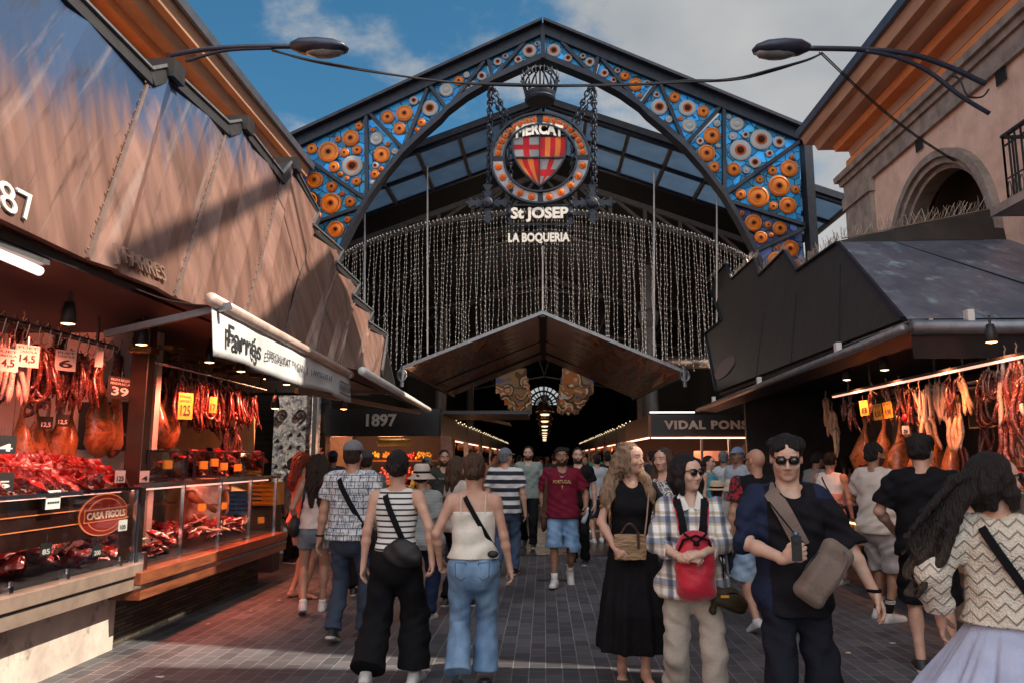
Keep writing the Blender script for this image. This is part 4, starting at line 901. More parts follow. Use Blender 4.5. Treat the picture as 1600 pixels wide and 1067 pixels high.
# ================================================================== LEFT AWNINGS
m_canvas = M('awning_underside', (.10, .062, .052), .85, ns=4, bump=.1, bs=200)
m_val = M('valance_cloth', (.66, .68, .68), .8, col2=(.5, .53, .55), ns=3, bump=.15, bs=9)
va = onX(331, 478, -2.45); vb = onX(546, 590, -2.45); va2 = onX(331, 556, -2.45); vb2 = onX(548, 627, -2.45)
aw = thing('printed_awning', 'stall awning with pale printed valance hanging below the copper hood', 'awning', (-2.8, va.y, va.z))
def valf(u, v):
    p = Vector(va)+(Vector(vb)-Vector(va))*u; q = Vector(va2)+(Vector(vb2)-Vector(va2))*u; w = .02*math.sin(u*19)+.012*math.sin(u*43+1)
    r = p+(q-p)*v; return (r.x+w*v*(1.2), r.y, r.z+.015*v*math.sin(u*11))
b = MB(); b.grid(valf, 50, 6); ob = b.build('valance', m_val, aw, smooth=True); md = ob.modifiers.new('solid', 'SOLIDIFY'); md.thickness = .004
MB().tube([Vector(va)+Vector((0, -.03, .045)), Vector(vb)+Vector((0, .03, .045))], .05, 12).build('roller_tube', M('awning_tube', (.62, .48, .42), .35, .2), aw, smooth=True)
def awc(a, c, xb, zb_, sag=.04):
    def f(u, v): p = Vector(a)+(Vector(c)-Vector(a))*u; q = Vector((xb, p.y, zb_)); r = p+(q-p)*v; return (r.x, r.y, r.z-sag*math.sin(math.pi*v))
    return f
b = MB(); b.grid(awc(va, vb, -3.12, 2.86), 20, 5); ob = b.build('cloth', m_canvas, aw, smooth=True); md = ob.modifiers.new('solid', 'SOLIDIFY'); md.thickness = .004
pv = lambda u, v: Vector(valf(u, v))
def vtext(s, u0, u1, v, h, bold, mt):
    a, c = pv(u0, v), pv(u1, v); d = c-a; text(s, (a+c)/2+Vector((.026, 0, 0)), d, (0, 0, 1), d.length, h, mt, aw, .002, bold)
m_ink = M('black_ink', (.03, .032, .04), .7); m_ink2 = M('grey_ink', (.16, .16, .17), .7)
vtext('Farrés', .05, .24, .5, .17, .012, m_ink); vtext('ESPECIALITAT EN GARNIS', .27, .56, .5, .075, 0, m_ink2); vtext('| ANTIGUITAT', .585, .76, .5, .075, 0, m_ink2)
a, c = pv(.86, .55), pv(.985, .55); b = MB(); b.bar(a+Vector((.03, 0, -.075)), c+Vector((.03, 0, -.075)), .008, .02); b.bar(a+Vector((.03, 0, .06)), c+Vector((.03, 0, .06)), .008, .02); b.build('printed_rule', m_ink2, aw); vtext('FARRES', .865, .98, .53, .07, .02, m_ink2)
b = MB(); b.bar((va.x+.1, va.y+.1, va.z+.02), (-3.3, va.y+.1, 2.5), .04, .05); b.bar((vb.x+.05, vb.y-.1, vb.z+.02), (-3.3, vb.y-.6, 2.5), .04, .05); b.build('folding_arm', m_grey, aw, n=2)
s0 = onX(566, 579, -2.3); s1 = onX(670, 640, -2.45)
aw2 = thing('plain_awning', 'plain brown awning with white front bar at the far end of the copper hood', 'awning', (-2.8, s0.y, s0.z))
MB().tube([s0, s1], .055, 12).build('front_bar', m_white, aw2, smooth=True)
b = MB(); b.grid(awc(s0, s1, -3.5, 3.0, .03), 20, 5); ob = b.build('cloth', m_canvas, aw2, smooth=True); md = ob.modifiers.new('solid', 'SOLIDIFY'); md.thickness = .004
b = MB(); p = onX(470, 633, -3.2); q = onX(655, 640, -2.6); b.bar((p.x, s0.y+.2, 2.45), (s1.x-.1, s1.y-.6, 2.5), .05, .07); b.bar((-3.4, s0.y+2, 2.6), (s0.x-.1, s0.y+2.4, 2.6), .04); b.build('folding_arm', M('arm_bar', (.30, .2, .17), .5), aw2, n=2)
# ================================================================== materials for food
def meat(name, c1, c2, c3, sc=9, rough=.22, coat=.7):
    m = M(name, c1, rough, 0, coat=coat); t, bs = nodes(m); N = t.nodes.new; K = t.links.new; c = t.nodes['Texture Coordinate']
    oi = N('ShaderNodeObjectInfo'); ad_ = N('ShaderNodeVectorMath'); ad_.operation = 'ADD'; sc_ = N('ShaderNodeVectorMath'); sc_.operation = 'SCALE'; sc_.inputs['Scale'].default_value = .37; K(oi.outputs['Location'], sc_.inputs[0]); K(c.outputs['Object'], ad_.inputs[0]); K(sc_.outputs[0], ad_.inputs[1])
    n = N('ShaderNodeTexNoise'); n.inputs['Scale'].default_value = sc; n.inputs['Detail'].default_value = 6; n.inputs['Distortion'].default_value = 1.5; K(ad_.outputs[0], n.inputs[0])
    cr = N('ShaderNodeValToRGB'); e = cr.color_ramp.elements; e[0].position = .36; e[0].color = (*c1, 1); e[1].position = .66; e[1].color = (*c3, 1); x = e.new(.52); x.color = (*c2, 1)
    K(n.outputs[0], cr.inputs[0]); K(cr.outputs[0], bs.inputs['Base Color']); return m
m_ham = meat('cured_ham', (.20, .065, .025), (.36, .15, .05), (.07, .022, .01), 9, .35, .4)
m_sau = meat('sausage_red', (.16, .03, .02), (.07, .014, .012), (.50, .2, .14), 30, .25)
m_fuet = meat('floured_sausage', (.55, .38, .32), (.70, .58, .5), (.30, .12, .09), 40, .6, .1)
m_pack = meat('packed_meat', (.45, .02, .02), (.28, .012, .015), (.75, .35, .30), 13, .12, 1)
m_pack2 = meat('packed_dark_meat', (.12, .012, .012), (.22, .02, .02), (.40, .12, .10), 11, .12, 1)
m_film = glass('clear_film', (1, .96, .95), .18, .1)
m_cheese = meat('pale_sausage', (.62, .40, .25), (.70, .50, .34), (.5, .25, .14), 9, .4, .2)
m_card = M('white_card', (.78, .76, .72), .6); m_cardb = M('black_card', (.02, .02, .02), .5); m_cardy = M('yellow_card', (.80, .45, .06), .6)
m_wood = M('orange_wood', (.26, .085, .035), .35, col2=(.13, .04, .02), ns=3, stretch=(6, 1, 8), coat=.3)
m_wood2 = M('pale_wood', (.50, .30, .15), .5, col2=(.36, .2, .09), ns=3, stretch=(8, 1, 1))
m_tile = M('wall_tile', (.66, .60, .56), .3, ns=3)
m_whitestone = M('scuffed_white_stone', (.62, .55, .48), .6, col2=(.40, .34, .30), ns=3, detail=9, bump=.2, bs=14)
_streak(m_whitestone, (.12, .08, .06), 4, (1, 1, .7), .55, .66, .75)
m_trim = M('cream_metal_trim', (.34, .26, .21), .3, .3)
m_glass = glass('case_glass', (.97, .98, .98), .07)
m_led = M('led_strip', (1, .6, .4), .5, emit=(1, .42, .26), es=3)
m_ledw = M('led_tube', (.9, .9, .9), .5, emit=(1, .72, .62), es=1)
m_lampe = M('lamp_face', (1, .6, .3), .5, emit=(1, .5, .2), es=6)
def slate():
    m = M('split_slate', (.05, .045, .035), .7); t, bs = nodes(m); N = t.nodes.new; K = t.links.new; c = t.nodes['Texture Coordinate']
    mp = N('ShaderNodeMapping'); mp.inputs['Rotation'].default_value = (math.radians(90), 0, math.radians(90)); K(c.outputs['Object'], mp.inputs[0])
    br = N('ShaderNodeTexBrick'); br.inputs['Scale'].default_value = 1; br.inputs['Brick Width'].default_value = .26; br.inputs['Row Height'].default_value = .035; br.inputs['Mortar Size'].default_value = .004
    br.inputs['Color1'].default_value = (.035, .03, .022, 1); br.inputs['Color2'].default_value = (.13, .11, .08, 1); br.inputs['Mortar'].default_value = (.008, .007, .006, 1)
    q = N('ShaderNodeSeparateXYZ'); K(c.outputs['Object'], q.inputs[0]); cb_ = N('ShaderNodeCombineXYZ'); K(q.outputs[1], cb_.inputs[0]); K(q.outputs[2], cb_.inputs[1]); K(cb_.outputs[0], br.inputs[0])
    K(br.outputs[0], bs.inputs['Base Color']); bp = N('ShaderNodeBump'); bp.inputs['Strength'].default_value = 1; bp.inputs['Distance'].default_value = .03; s = N('ShaderNodeSeparateColor'); K(br.outputs[0], s.inputs[0]); mu = N('ShaderNodeMath'); mu.operation = 'MULTIPLY'; mu.inputs[1].default_value = 8; K(s.outputs[0], mu.inputs[0]); K(mu.outputs[0], bp.inputs['Height']); K(bp.outputs[0], bs.inputs['Normal']); return m
m_slate = slate()
# ------------------------------------------------------------------ food prototypes (mesh data shared by copies)
def ham_mesh(seed=0):
    r_ = random.Random(seed); b = MB(); b.lathe((0, 0, 0), [(0, -.02), (.022, -.02), (.028, -.08), (.022, -.16), (.034, -.24), (.07, -.33), (.115, -.45), (.135, -.56), (.125, -.66), (.085, -.74), (.03, -.775), (0, -.78)], 14, sq=.62)
    for i, v in enumerate(b.v):
        z = v[2]; bend = .10*max(0, min(1, (-z-.2)/.4)); b.v[i] = (v[0]+bend*.6+.012*math.sin(z*23+seed), v[1]+.01*math.cos(z*17+seed), z)
    b.tube([(0, 0, 0), (.005, 0, .06), (0, 0, .12)], .004, 4, m=1); return b.mesh('ham_leg', [m_ham, m_ink], True)
def saus_mesh(seed, L_=.42, r=.020, curve=.03, mt=None):
    b = MB(); n = 9; pts = [(curve*math.sin(math.pi*i/n), .01*math.sin(i*.9+seed), -L_*i/n) for i in range(n+1)]
    b.tube(pts, [r*.25, r*.85, r, r*1.04, r, r*1.03, r, r, r*.85, r*.25], 7); return b.mesh('sausage', mt or m_sau, True)
def loop_mesh(seed, h=.34, w=.06, r=.017, mt=None):
    b = MB(); n = 16; pts = [(w*math.sin(2*math.pi*i/n)*(1-.4*math.cos(2*math.pi*i/n)), .008*math.sin(i+seed), -h/2+h/2*math.cos(2*math.pi*i/n)) for i in range(n+1)]
    b.tube(pts, r, 7); return b.mesh('sausage_loop', mt or m_sau, True)
def pack_mesh(seed, mt):
    r_ = random.Random(seed); b = MB(); w, d, h = .115, .08, .042; ph = [r_.uniform(0, 6) for _ in range(6)]
    def f(s):
        def g(u, v):
            x = (u-.5)*2; y = (v-.5)*2; e = max(0, 1-x**4)*max(0, 1-y**4); z = h*(e**.5)*(.8+.25*math.sin(5*x+ph[0])*math.sin(4*y+ph[1])+.1*math.sin(11*x+ph[2]))
            return (x*w+.01*math.sin(3*y+ph[3]), y*d+.008*math.sin(4*x+ph[4]), s*z)
        return g
    b.grid(f(1), 9, 7, 0); k = len(b.f); b.grid(f(-1), 9, 7, 0); b.f[k:] = [q[::-1] for q in b.f[k:]]
    return b.mesh('packet', mt, True)
ham_ms = [ham_mesh(i) for i in range(4)]; sau_ms = [saus_mesh(i, .34+.04*i, .017+.002*(i % 3), .02+.012*i) for i in range(4)]; fuet_ms = [saus_mesh(i, .42, .017, .004, m_fuet) for i in range(2)]
loop_ms = [loop_mesh(i, .32+.03*i, .045+.01*i) for i in range(3)]; pack_ms = [pack_mesh(i, m_pack) for i in range(4)]+[pack_mesh(9+i, m_pack2) for i in range(2)]; pale_ms = [saus_mesh(i, .38, .022, .015, m_cheese) for i in range(2)]
rf = random.Random(21)
m_netting = M('plastic_sleeve', (.5, .35, .3), .25, coat=.5)
def bunch(loc, label, kind='red', n=6, spread=.12, s=1.0, axis='y', group='sausage bunches'):
    t_ = thing('sausage_bunch', label, 'sausages', loc, group=group); ms = {'red': sau_ms, 'fuet': fuet_ms, 'loop': loop_ms, 'pale': pale_ms}[kind]
    for i in range(n):
        o = lnk('sausage', ms[i % len(ms)], t_, False); q = (i+.5)/n-.5; o.location = ((rf.uniform(-.03, .03), q*spread*2*s, rf.uniform(-.03, 0)) if axis == 'y' else (q*spread*2*s, rf.uniform(-.03, .03), rf.uniform(-.03, 0)))
        o.rotation_euler = (rf.uniform(-.1, .1)-q*.5*(axis == 'y'), rf.uniform(-.1, .1)+q*.5*(axis != 'y'), rf.uniform(0, 6)); o.scale = (s, s, s*rf.uniform(.9, 1.1))
    b = MB(); b.tube([(0, 0, -.03), (0, 0, .06), (.012, 0, .09), (0, 0, .12)], .006, 5)
    for i in range(5): b.tube([(0, 0, .02), (rf.uniform(-.05, .05), rf.uniform(-.08, .08), -.04)], .006, 4)
    b.build('string', m_netting, t_, world=False); return t_
def ham(loc, label, rz=0, s=1.0, group='hanging hams'):
    o = lnk('ham', rf.choice(ham_ms)); o.location = loc; o.rotation_euler = (rf.uniform(-.06, .06), rf.uniform(-.06, .06), rz); o.scale = (s, s, s); return tag(o, label, 'ham', group)
def card(loc, n, w, h, txt, mt, label, ink=None, small=None, name='price_card', group='price cards', tilt=0):
    """upright card centred at loc facing along n"""
    n = Vector(n).normalized(); r = Vector((0, 0, 1)).cross(n).normalized(); u = n.cross(r)
    r, u = r*math.cos(tilt)+u*math.sin(tilt), u*math.cos(tilt)-r*math.sin(tilt); c = Vector(loc)
    t_ = thing(name, label, 'price card', tuple(c), group=group)
    MB().slab([c-r*w/2-u*h/2, c+r*w/2-u*h/2, c+r*w/2+u*h/2, c-r*w/2+u*h/2], -n*.004).build('card', mt, t_)
    if txt: text(txt, c-u*h*.16, r, u, w*.66, h*.40, ink or m_ink, t_, .001, .02, lift=.002)
    if small:
        for i, s_ in enumerate(small): s_ and text(s_, c+u*h*(.36-.17*i), r, u, w*.8, h*.10, ink or m_ink, t_, .001, .0, lift=.002)
    MB().tube([c+u*h/2, c+u*(h/2+.06)], .002, 4).build('hook', m_chrome, t_); return t_
def packs(n, fn, label, group, name='meat_packet', cat='meat packet', s=(.85, 1.15), sets=None):
    for i in range(n):
        loc, rot = fn(i, n); o = lnk(name, rf.choice(sets or pack_ms)); o.location = loc; o.rotation_euler = rot; k = rf.uniform(*s); o.scale = (k, k, k); tag(o, label, cat, group)
# ================================================================== LEFT STALL A
XT = -3.4
stA = thing('meat_counter', 'near left glass meat counter with cream metal trim and scuffed white stone base', 'market counter', (-4, 4.5, 0))
ye = onX(228, 876, XT).y; zt = onX(228, 876, XT).z; zb2 = onX(222, 915, XT).z
zt = .71; zb2 = .50
MB().box(-4.9, -3.62, .8, ye-.03, 0, zb2).build('base', m_whitestone, stA)
MB().box(-4.95, XT, .8, ye, zt-.10, zt).build('trim', m_trim, stA, bevel=.008); MB().box(-4.95, XT-.01, .8, ye-.005, zb2+.001, zt-.125).build('trim', m_trim, stA); MB().box(-4.95, XT-.02, .8, ye-.01, zt-.125, zt-.10).build('shadow_gap', m_black, stA)
MB().box(XT-.06, XT+.006, ye-.05, ye+.012, zb2-.02, zt+.08).build('corner_bracket', m_chrome, stA)
zg = 1.33
MB().box(-4.7, XT-.12, .8, ye-.06, zt+.001, zt+.02).build('tray', m_black, stA)
MB().box(XT-.075, XT-.067, .85, 4.55, zt+.002, zg).build('front_glass', m_glass, stA); MB().box(XT-.075, XT-.067, 4.57, ye-.05, zt+.002, zg).build('front_glass', m_glass, stA)
MB().box(-4.2, XT-.05, .85, ye-.04, zg+.012, zg+.022).build('top_glass', m_glass, stA)
b = MB(); b.box(XT-.09, XT-.05, .85, ye-.04, zg-.012, zg+.010); b.box(XT-.085, XT-.06, 4.54, 4.58, zt, zg); b.box(XT-.085, XT-.055, ye-.075, ye-.05, zt, zg); b.build('frame', m_dark, stA)
b = MB()
for y in (5.0, 5.6, 6.3): b.box(XT-.10, XT-.04, y-.02, y+.02, zt, zt+.05); b.lathe((XT-.055, y, zt+.05), [(.014, 0), (.014, .03), (0, .035)], 8)
b.build('glass_clamp', m_chrome, stA, n=3)
MB().box(-4.3, XT-.2, .9, ye-.1, 1.02, 1.03).build('shelf_glass', m_glass, stA)
# oval trade sign inside the glass
sg = thing('oval_sign', 'dark red oval sign lettered CASA FIGOLS behind the counter glass', 'sign', (XT-.12, 5.6, 1.1), group=None)
sc_ = onX(166, 803, XT-.1); Y0 = sc_.y; Z0 = sc_.z; b = MB()
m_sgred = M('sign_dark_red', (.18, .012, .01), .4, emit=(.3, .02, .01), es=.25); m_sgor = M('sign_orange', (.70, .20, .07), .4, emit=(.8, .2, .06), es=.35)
def oval(ry, rz2, dx, mt, nm):
    b = MB(); n = 32; b.slab([(XT-.12+dx, Y0+ry*math.cos(2*math.pi*i/n), Z0+rz2*math.sin(2*math.pi*i/n)) for i in range(n)], (-.006, 0, 0)); b.build(nm, mt, sg)
MB().box(XT-.135, XT-.13, 4.75, ye-.1, Z0-.17, zg-.03).build('panel', M('sign_black', (.025, .008, .006), .3), sg)
oval(.34, .165, .004, m_sgor, 'oval_rim'); oval(.325, .155, .008, m_sgred, 'oval'); oval(.25, .13, .012, m_sgor, 'oval_rim'); oval(.24, .122, .016, m_sgred, 'oval')
MB().box(XT-.10, XT-.098, Y0-.30, Y0+.30, Z0-.05, Z0+.05).build('name_band', m_sgor, sg); MB().box(XT-.098, XT-.096, Y0-.29, Y0+.29, Z0-.043, Z0+.043).build('name_band', m_sgred, sg)
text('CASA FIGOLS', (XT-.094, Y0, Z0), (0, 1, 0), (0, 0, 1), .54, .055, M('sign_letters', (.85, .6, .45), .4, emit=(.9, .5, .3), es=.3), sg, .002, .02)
b = MB(); b.box(XT-.12, XT-.116, 4.75, Y0-.33, Z0-.05, Z0-.043); b.box(XT-.12, XT-.116, 4.75, Y0-.33, Z0+.05, Z0+.057); b.box(XT-.12, XT-.116, Y0+.33, ye-.12, Z0+.05, Z0+.057); b.box(XT-.12, XT-.116, Y0+.33, ye-.12, Z0-.05, Z0-.043); b.build('rule', m_sgor, sg)
p = onX(84, 780, XT-.06); card((XT-.062, p.y, p.z), (1, 0, 0), .16, .13, '', m_card, 'white printed sticker on the near counter glass left of the oval sign', small=['x  VV', '', '', '-----'], name='notice', group='glass notices')
lab1 = 'glossy red vacuum packet of sliced meat heaped inside the near glass counter'
packs(72, lambda i, n: ((XT-.25-.6*rf.random(), 4.4+(ye-4.6)*(i+rf.random())/n, zt+.05+.02+.22*rf.random()), (rf.uniform(-.3, .5), rf.uniform(.1, .8), rf.uniform(0, 6))), lab1, 'meat packets inside the near counter')
lab2 = 'glossy red packet of meat piled on top of the near glass counter'
packs(84, lambda i, n: ((XT-.15-.42*(i % 4)/4-.05*rf.random(), 4.3+(ye-4.45)*(i+rf.random())/n, zg+.05+.05*(i % 4)+.02*rf.random()), (rf.uniform(-.3, .3), rf.uniform(.3, .9), rf.uniform(-.5, .5)+1.57)), lab2, 'meat packets on top of the near counter')
for (px, py, t_, mt, ik) in ((192, 820, '', m_card, None), (152, 860, '200', m_cardb, m_card), (72, 858, '85', m_cardb, m_card)):
    p = onX(px, py, XT-.1); card(p, (1, -.2, 0), .10, .09, t_ or '105', mt, {'200': 'small black card marked 200 inside the near counter', '85': 'small black card marked 85 inside the near counter', '': 'small white card marked 105 inside the near counter'}[t_], ik)
for (px, py, t_) in ((188, 744, '125'), (226, 744, '4')):
    p = onX(px, py, XT-.06); card(p, (1, -.5, 0), .09, .10, t_, m_card, 'small white card marked %s on top of the near counter' % t_)
for (px, py, t_) in ((8, 694, '4'), (4, 752, '5')):
    p = onX(px, py, XT-.1); card(p, (1, -.5, 0), .14, .12, t_, m_cardb, 'black card marked %s at the left edge of the near counter' % t_, m_card)
# wall, ceiling fittings, hanging rod
stw = thing('tiled_partition', 'tiled stall wall lit red behind the hanging meat, with a dark panel of cups', 'wall', (-4.8, 7.3, 0))
MB().box(-6.1, -3.77, 7.3, 7.4, 0, 2.8).build('wall', m_tile, stw)
b = MB()
for z in (1.2, 1.75, 2.3): b.box(-6.1, -3.78, 7.294, 7.2985, z, z+.008)
for k in range(6): b.box(-6+k*.42, -5.994+k*.42, 7.294, 7.2985, 0, 2.8)
b.build('tile_joint', M('grout', (.3, .25, .22), .8), stw)
x0 = at(122, 700, 7.3).x; x1 = at(213, 700, 7.3).x; MB().box(x0, x1, 7.27, 7.293, at(120, 702, 7.3).z, at(120, 628, 7.3).z).build('picture_panel', m_black, stw)
for px in (155, 183, 203):
    p = at(px, 680, 7.25); MB().lathe((p.x, 7.25, p.z-.05), [(0, 0), (.02, .0), (.055, .07), (.05, .07), (0, .01)], 12).build('cup', m_white, stw)
MB().box(-6.1, -6.0, .8, 7.3, 0, 2.8).build('side_wall', m_tile, stw)
m_pdark = M('brushed_dark_metal', (.07, .05, .04), .35, .7)
po = thing('brushed_post', 'brushed metal post between the two left meat stalls', 'post', (-3.6, 6.75, 0))
MB().box(-3.66, -3.5, 6.62, 6.74, zt+.01, 2.8).build('shaft', m_pdark, po, bevel=.01); MB().box(-3.68, -3.48, 6.60, 6.76, 2.5, 2.56).build('band', m_brass, po)
rodA = onX(2, 492, -3.85); rodB = onX(165, 545, -3.85)
rd = thing('hanging_rail', 'chrome rail carrying hooks and sausages over the near left counter', 'rail', (-3.85, rodA.y, rodA.z)); zr_ = (rodA.z+rodB.z)/2
MB().tube([(-3.85, 1.5, zr_), (-3.85, 6.7, zr_)], .022, 10).build('tube', m_chrome, rd, smooth=True)
b = MB()
for i in range(36):
    y = 2.2+i*.125; b.tube([(-3.85, y, zr_+.02), (-3.82, y, zr_+.05), (-3.8, y, zr_), (-3.82, y, zr_-.10), (-3.85, y, zr_-.12), (-3.87, y, zr_-.09)], .004, 4)
b.build('hook', m_chrome, rd, n=36); b = MB()
for y in (2.5, 4.5, 6.4): b.bar((-3.85, y, zr_), (-3.85, y, 2.8), .02)
b.build('hanger', m_chrome, rd, n=3)
def onr(px): return onX(px, 520, -3.85).y
n = 0
for px, kind, nn, s in ((-60, 'fuet', 6, 1.1), (-30, 'fuet', 6, 1.1), (8, 'fuet', 7, 1.1), (36, 'fuet', 6, 1.1), (66, 'loop', 5, 1.1), (84, 'red', 6, 1.0), (104, 'red', 7, 1.0), (124, 'loop', 5, 1), (140, 'red', 7, .95), (156, 'red', 6, .9)):
    y = onr(px); bunch((-3.85, y, zr_-.13), 'bunch of %s hanging from the chrome rail over the near left counter' % {'fuet': 'pale floured sausages', 'loop': 'looped red sausages', 'red': 'dark red sausages'}[kind], kind, nn, .09, s, group='sausage bunches on the chrome rail')
for k in range(16): bunch((-4.3, 3.2+k*.24, zr_+.10-.25*(k % 2)), 'dark red sausage bunch in the back row of the near left stall', ('red', 'loop', 'red')[k % 3], 6, .09, 1.1, group='back row sausages of the near stall')
for k in range(12): bunch((-4.15, 7.3+k*.26, zr_+.06-.28*(k % 2)), 'red sausage bunch in the back row of the slate-based stall', ('red', 'loop', 'red')[k % 3], 6, .09, 1.15, group='back row sausages of the slate-based stall')
for k in range(14): bunch((4.7+.15*(k % 2), 6.6+k*.3, 2.35-.3*(k % 3)), 'dark sausage bunch in the back row of the right ham stall', ('red', 'pale', 'loop', 'red')[k % 4], 6, .09, 1.1, group='back row sausages of the right stall')
for px, py, t_, w, mt, ik in ((10, 562, '14,5', .17, m_card, None), (43, 556, '14,5', .17, m_card, None), (103, 563, '6', .17, m_card, None)):
    p = onX(px, py, -3.74); card(p, (1, -.45, 0), w, .16, t_, mt, 'white card marked %s on the near stall sausages, %s' % (t_, {10: 'at the left frame edge', 43: 'second from left', 103: 'third from left'}[px]), ik, ['FUET', 'CASOLA'])
p = onX(155, 560, -3.72); card(p, (1, -.5, 0), .07, .14, '', m_card, 'blank white tag among the red sausages of the near stall')
p = onX(188, 606, -3.7); card(p, (1, -.5, 0), .24, .19, '39', m_cardb, 'large black card marked 39 before the golden ham', m_card, ['PALETA BELLOTA', 'IBERICA'], tilt=-.06)
for px, py in ((72, 660), (98, 656)): p = onX(px, py, -3.95); card(p, (1, -.5, 0), .11, .10, '12,5', m_cardb, 'small black card on the dark hams of the near stall, %s of two' % ('left' if px < 80 else 'right'), m_card)
for i, px in enumerate((182, 205)): y = onr(px); ham((-3.95, y, zr_-.12), 'thick golden ham hanging just left of the brushed metal post', 1.2+i, 1.1, 'golden hams by the brushed post')
for i, px in enumerate((38, 60, 78, 98, 116)): p = onX(px, 618, -4.1); ham((-4.1, p.y, p.z), 'dark narrow ham hanging below the sausages of the near stall', i*1.3, .82, 'dark hams of the near stall')
# ceiling tube light, spots
tl = thing('tube_light', 'lit white fluorescent tube under the copper hood at the left edge', 'lamp', (-3.2, 4, 2.75))
q0 = onX(-40, 380, -3.12); q1 = onX(62, 424, -3.12); MB().tube([(-3.12, q0.y, q0.z), (-3.12, q1.y, q1.z)], .03, 10).build('tube', m_ledw, tl, smooth=True); MB().box(-3.18, -3.06, q0.y, q1.y, q1.z+.035, q1.z+.07).build('housing', m_grey, tl)
def spot(x, y, z, col, e, lab, size=.09, tgt=None, group='spot lamps under the hoods', blend=.8, cone=105):
    t_ = thing('spot_lamp', lab, 'lamp', (x, y, z), group=group)
    MB().lathe((x, y, z), [(.03, .12), (.045, .05), (.055, -.03), (.05, -.035)], 12).build('housing', m_black, t_, smooth=True); MB().lathe((x, y, z-.034), [(0, 0), (.045, -.002), (0, -.012)], 12).build('lens', m_lampe, t_)
    MB().tube([(x, y, z+.12), (x, y, z+.2)], .01, 6).build('stem', m_black, t_)
    if e:
        l = bpy.data.lights.new('stall_light', 'SPOT'); l.energy = e; l.color = col; l.spot_size = math.radians(cone); l.spot_blend = blend; l.shadow_soft_size = size
        o = bpy.data.objects.new('stall_light', l); COL.objects.link(o); o.parent = t_; d = (Vector(tgt) if tgt else Vector((x, y, 0)))-Vector((x, y, z-.06)); o.location = (0, 0, -.06); o.rotation_euler = d.to_track_quat('-Z', 'Y').to_euler()
def case_light(stall, x, y0, y1, z, e, col):
    MB().box(x-.012, x+.012, y0, y1, z, z+.012).build('case_lamp', m_case, stall)
    l = bpy.data.lights.new('case_light', 'AREA'); l.shape = 'RECTANGLE'; l.size = .04; l.size_y = y1-y0; l.energy = e; l.color = col; o = bpy.data.objects.new('case_light', l); COL.objects.link(o); o.parent = stall; o.location = Vector((x, (y0+y1)/2, z-.01))-Vector(stall.location)
m_case = M('case_lamp', (1, .7, .6), .5, emit=(1, .5, .4), es=1.2)
case_light(stA, -3.56, 1.0, ye-.15, 1.29, 10, (1, .32, .24))
RED = (1, .20, .115); WARM = (1, .36, .16)
for i, (y, e) in enumerate(((2.6, 50), (3.9, 60), (5.2, 65), (6.2, 50))): spot(-3.35, y, 2.55, RED, e, 'black spot lamp throwing red light over the near left counter', tgt=(-4.2, y+.6, 1.2), group='red lamps over the near counter')
spot(-4.4, 5.2, 2.6, RED, 80, 'black spot lamp turned towards the tiled partition', tgt=(-5.0, 7.3, 1.7), group='red lamps over the near counter')
for i, y in enumerate((7.4, 8.2, 9.0, 9.7)): spot(-3.3, y, 2.55, RED, (110, 110, 110, 70)[i], 'black spot lamp throwing red light over the slate-based counter', tgt=(-4.0, y+.2, 1.0), group='red lamps over the slate-based counter')
for i, (px, py, X) in enumerate(((430, 637, -3.2), (537, 638, -2.7))): p = onX(px, py, X); spot(p.x, p.y, p.z+.03, WARM, 30, 'small lit orange spot lamp %s' % ('in front of the mosaic pillar top' if i == 0 else 'under the far end of the printed awning'), group='lit orange spots')
b = MB()
for i in range(14): y = 7.0+i*.21; b.box(-3.9+.2*math.sin(i), -3.75+.2*math.sin(i), y, y+.05, 2.62, 2.66)
cf = thing('ceiling_rail', 'staggered row of small brass ceiling fittings over the slate-based counter', 'fitting', (-3.8, 8, 2.66)); b.build('fitting', m_brass, cf, n=14); MB().box(-3.82, -3.78, 6.9, 10, 2.661, 2.68).build('bar', m_black, cf)
# ================================================================== LEFT STALL B
XB = -3.35; yb0 = onX(222, 885, XB).y; yb1 = onX(448, 830, XB).y; zB = onX(448, 830, XB).z
stB = thing('slate_counter', 'second left meat counter with orange wood lip, slate base and glass front', 'market counter', (-4, 8.3, 0))
MB().box(-4.8, -3.68, ye-.02, yb1-.05, 0, zB-.22).build('base', m_slate, stB)
MB().box(-4.85, XB, yb0, yb1, zB-.10, zB).build('wood_lip', m_wood, stB, bevel=.006); MB().box(-4.85, XB+.004, yb0-.004, yb1+.004, zB-.135, zB-.102).build('metal_strip', m_chrome, stB); MB().box(-4.85, XB-.002, yb0, yb1, zB-.22, zB-.138).build('wood_lip', m_wood, stB)
zG = 1.34
MB().box(XB-.13, XB-.122, yb0+.06, yb1-.1, zB+.001, zG).build('front_glass', m_glass, stB); MB().box(-4.3, XB-.09, yb0+.05, yb1-.09, zG+.03, zG+.04).build('top_glass', m_glass, stB)
MB().box(-4.3, XB-.12, yb0+.055, yb0+.063, zB, zG).build('side_glass', m_glass, stB)
b = MB()
for i in range(5): y = yb0+.07+(yb1-yb0-.2)*i/4; b.box(XB-.14, XB-.11, y-.012, y+.012, zB, zG+.02)
b.box(XB-.145, XB-.08, yb0+.05, yb1-.09, zG-.01, zG+.029); b.build('frame', m_chrome, stB)
MB().box(-4.6, XB-.16, yb0+.1, yb1-.12, zB+.001, zB+.02).build('tray', m_black, stB)
packs(64, lambda i, n: ((XB-.25-.8*rf.random(), yb0+.2+(yb1-yb0-.4)*(i+rf.random())/n, zB+.05+.20*rf.random()), (rf.uniform(-.2, .4), rf.uniform(.1, .5), rf.uniform(0, 6))), 'red and white packet of meat on the trays of the slate-based counter', 'meat packets inside the slate-based counter', s=(.7, 1))
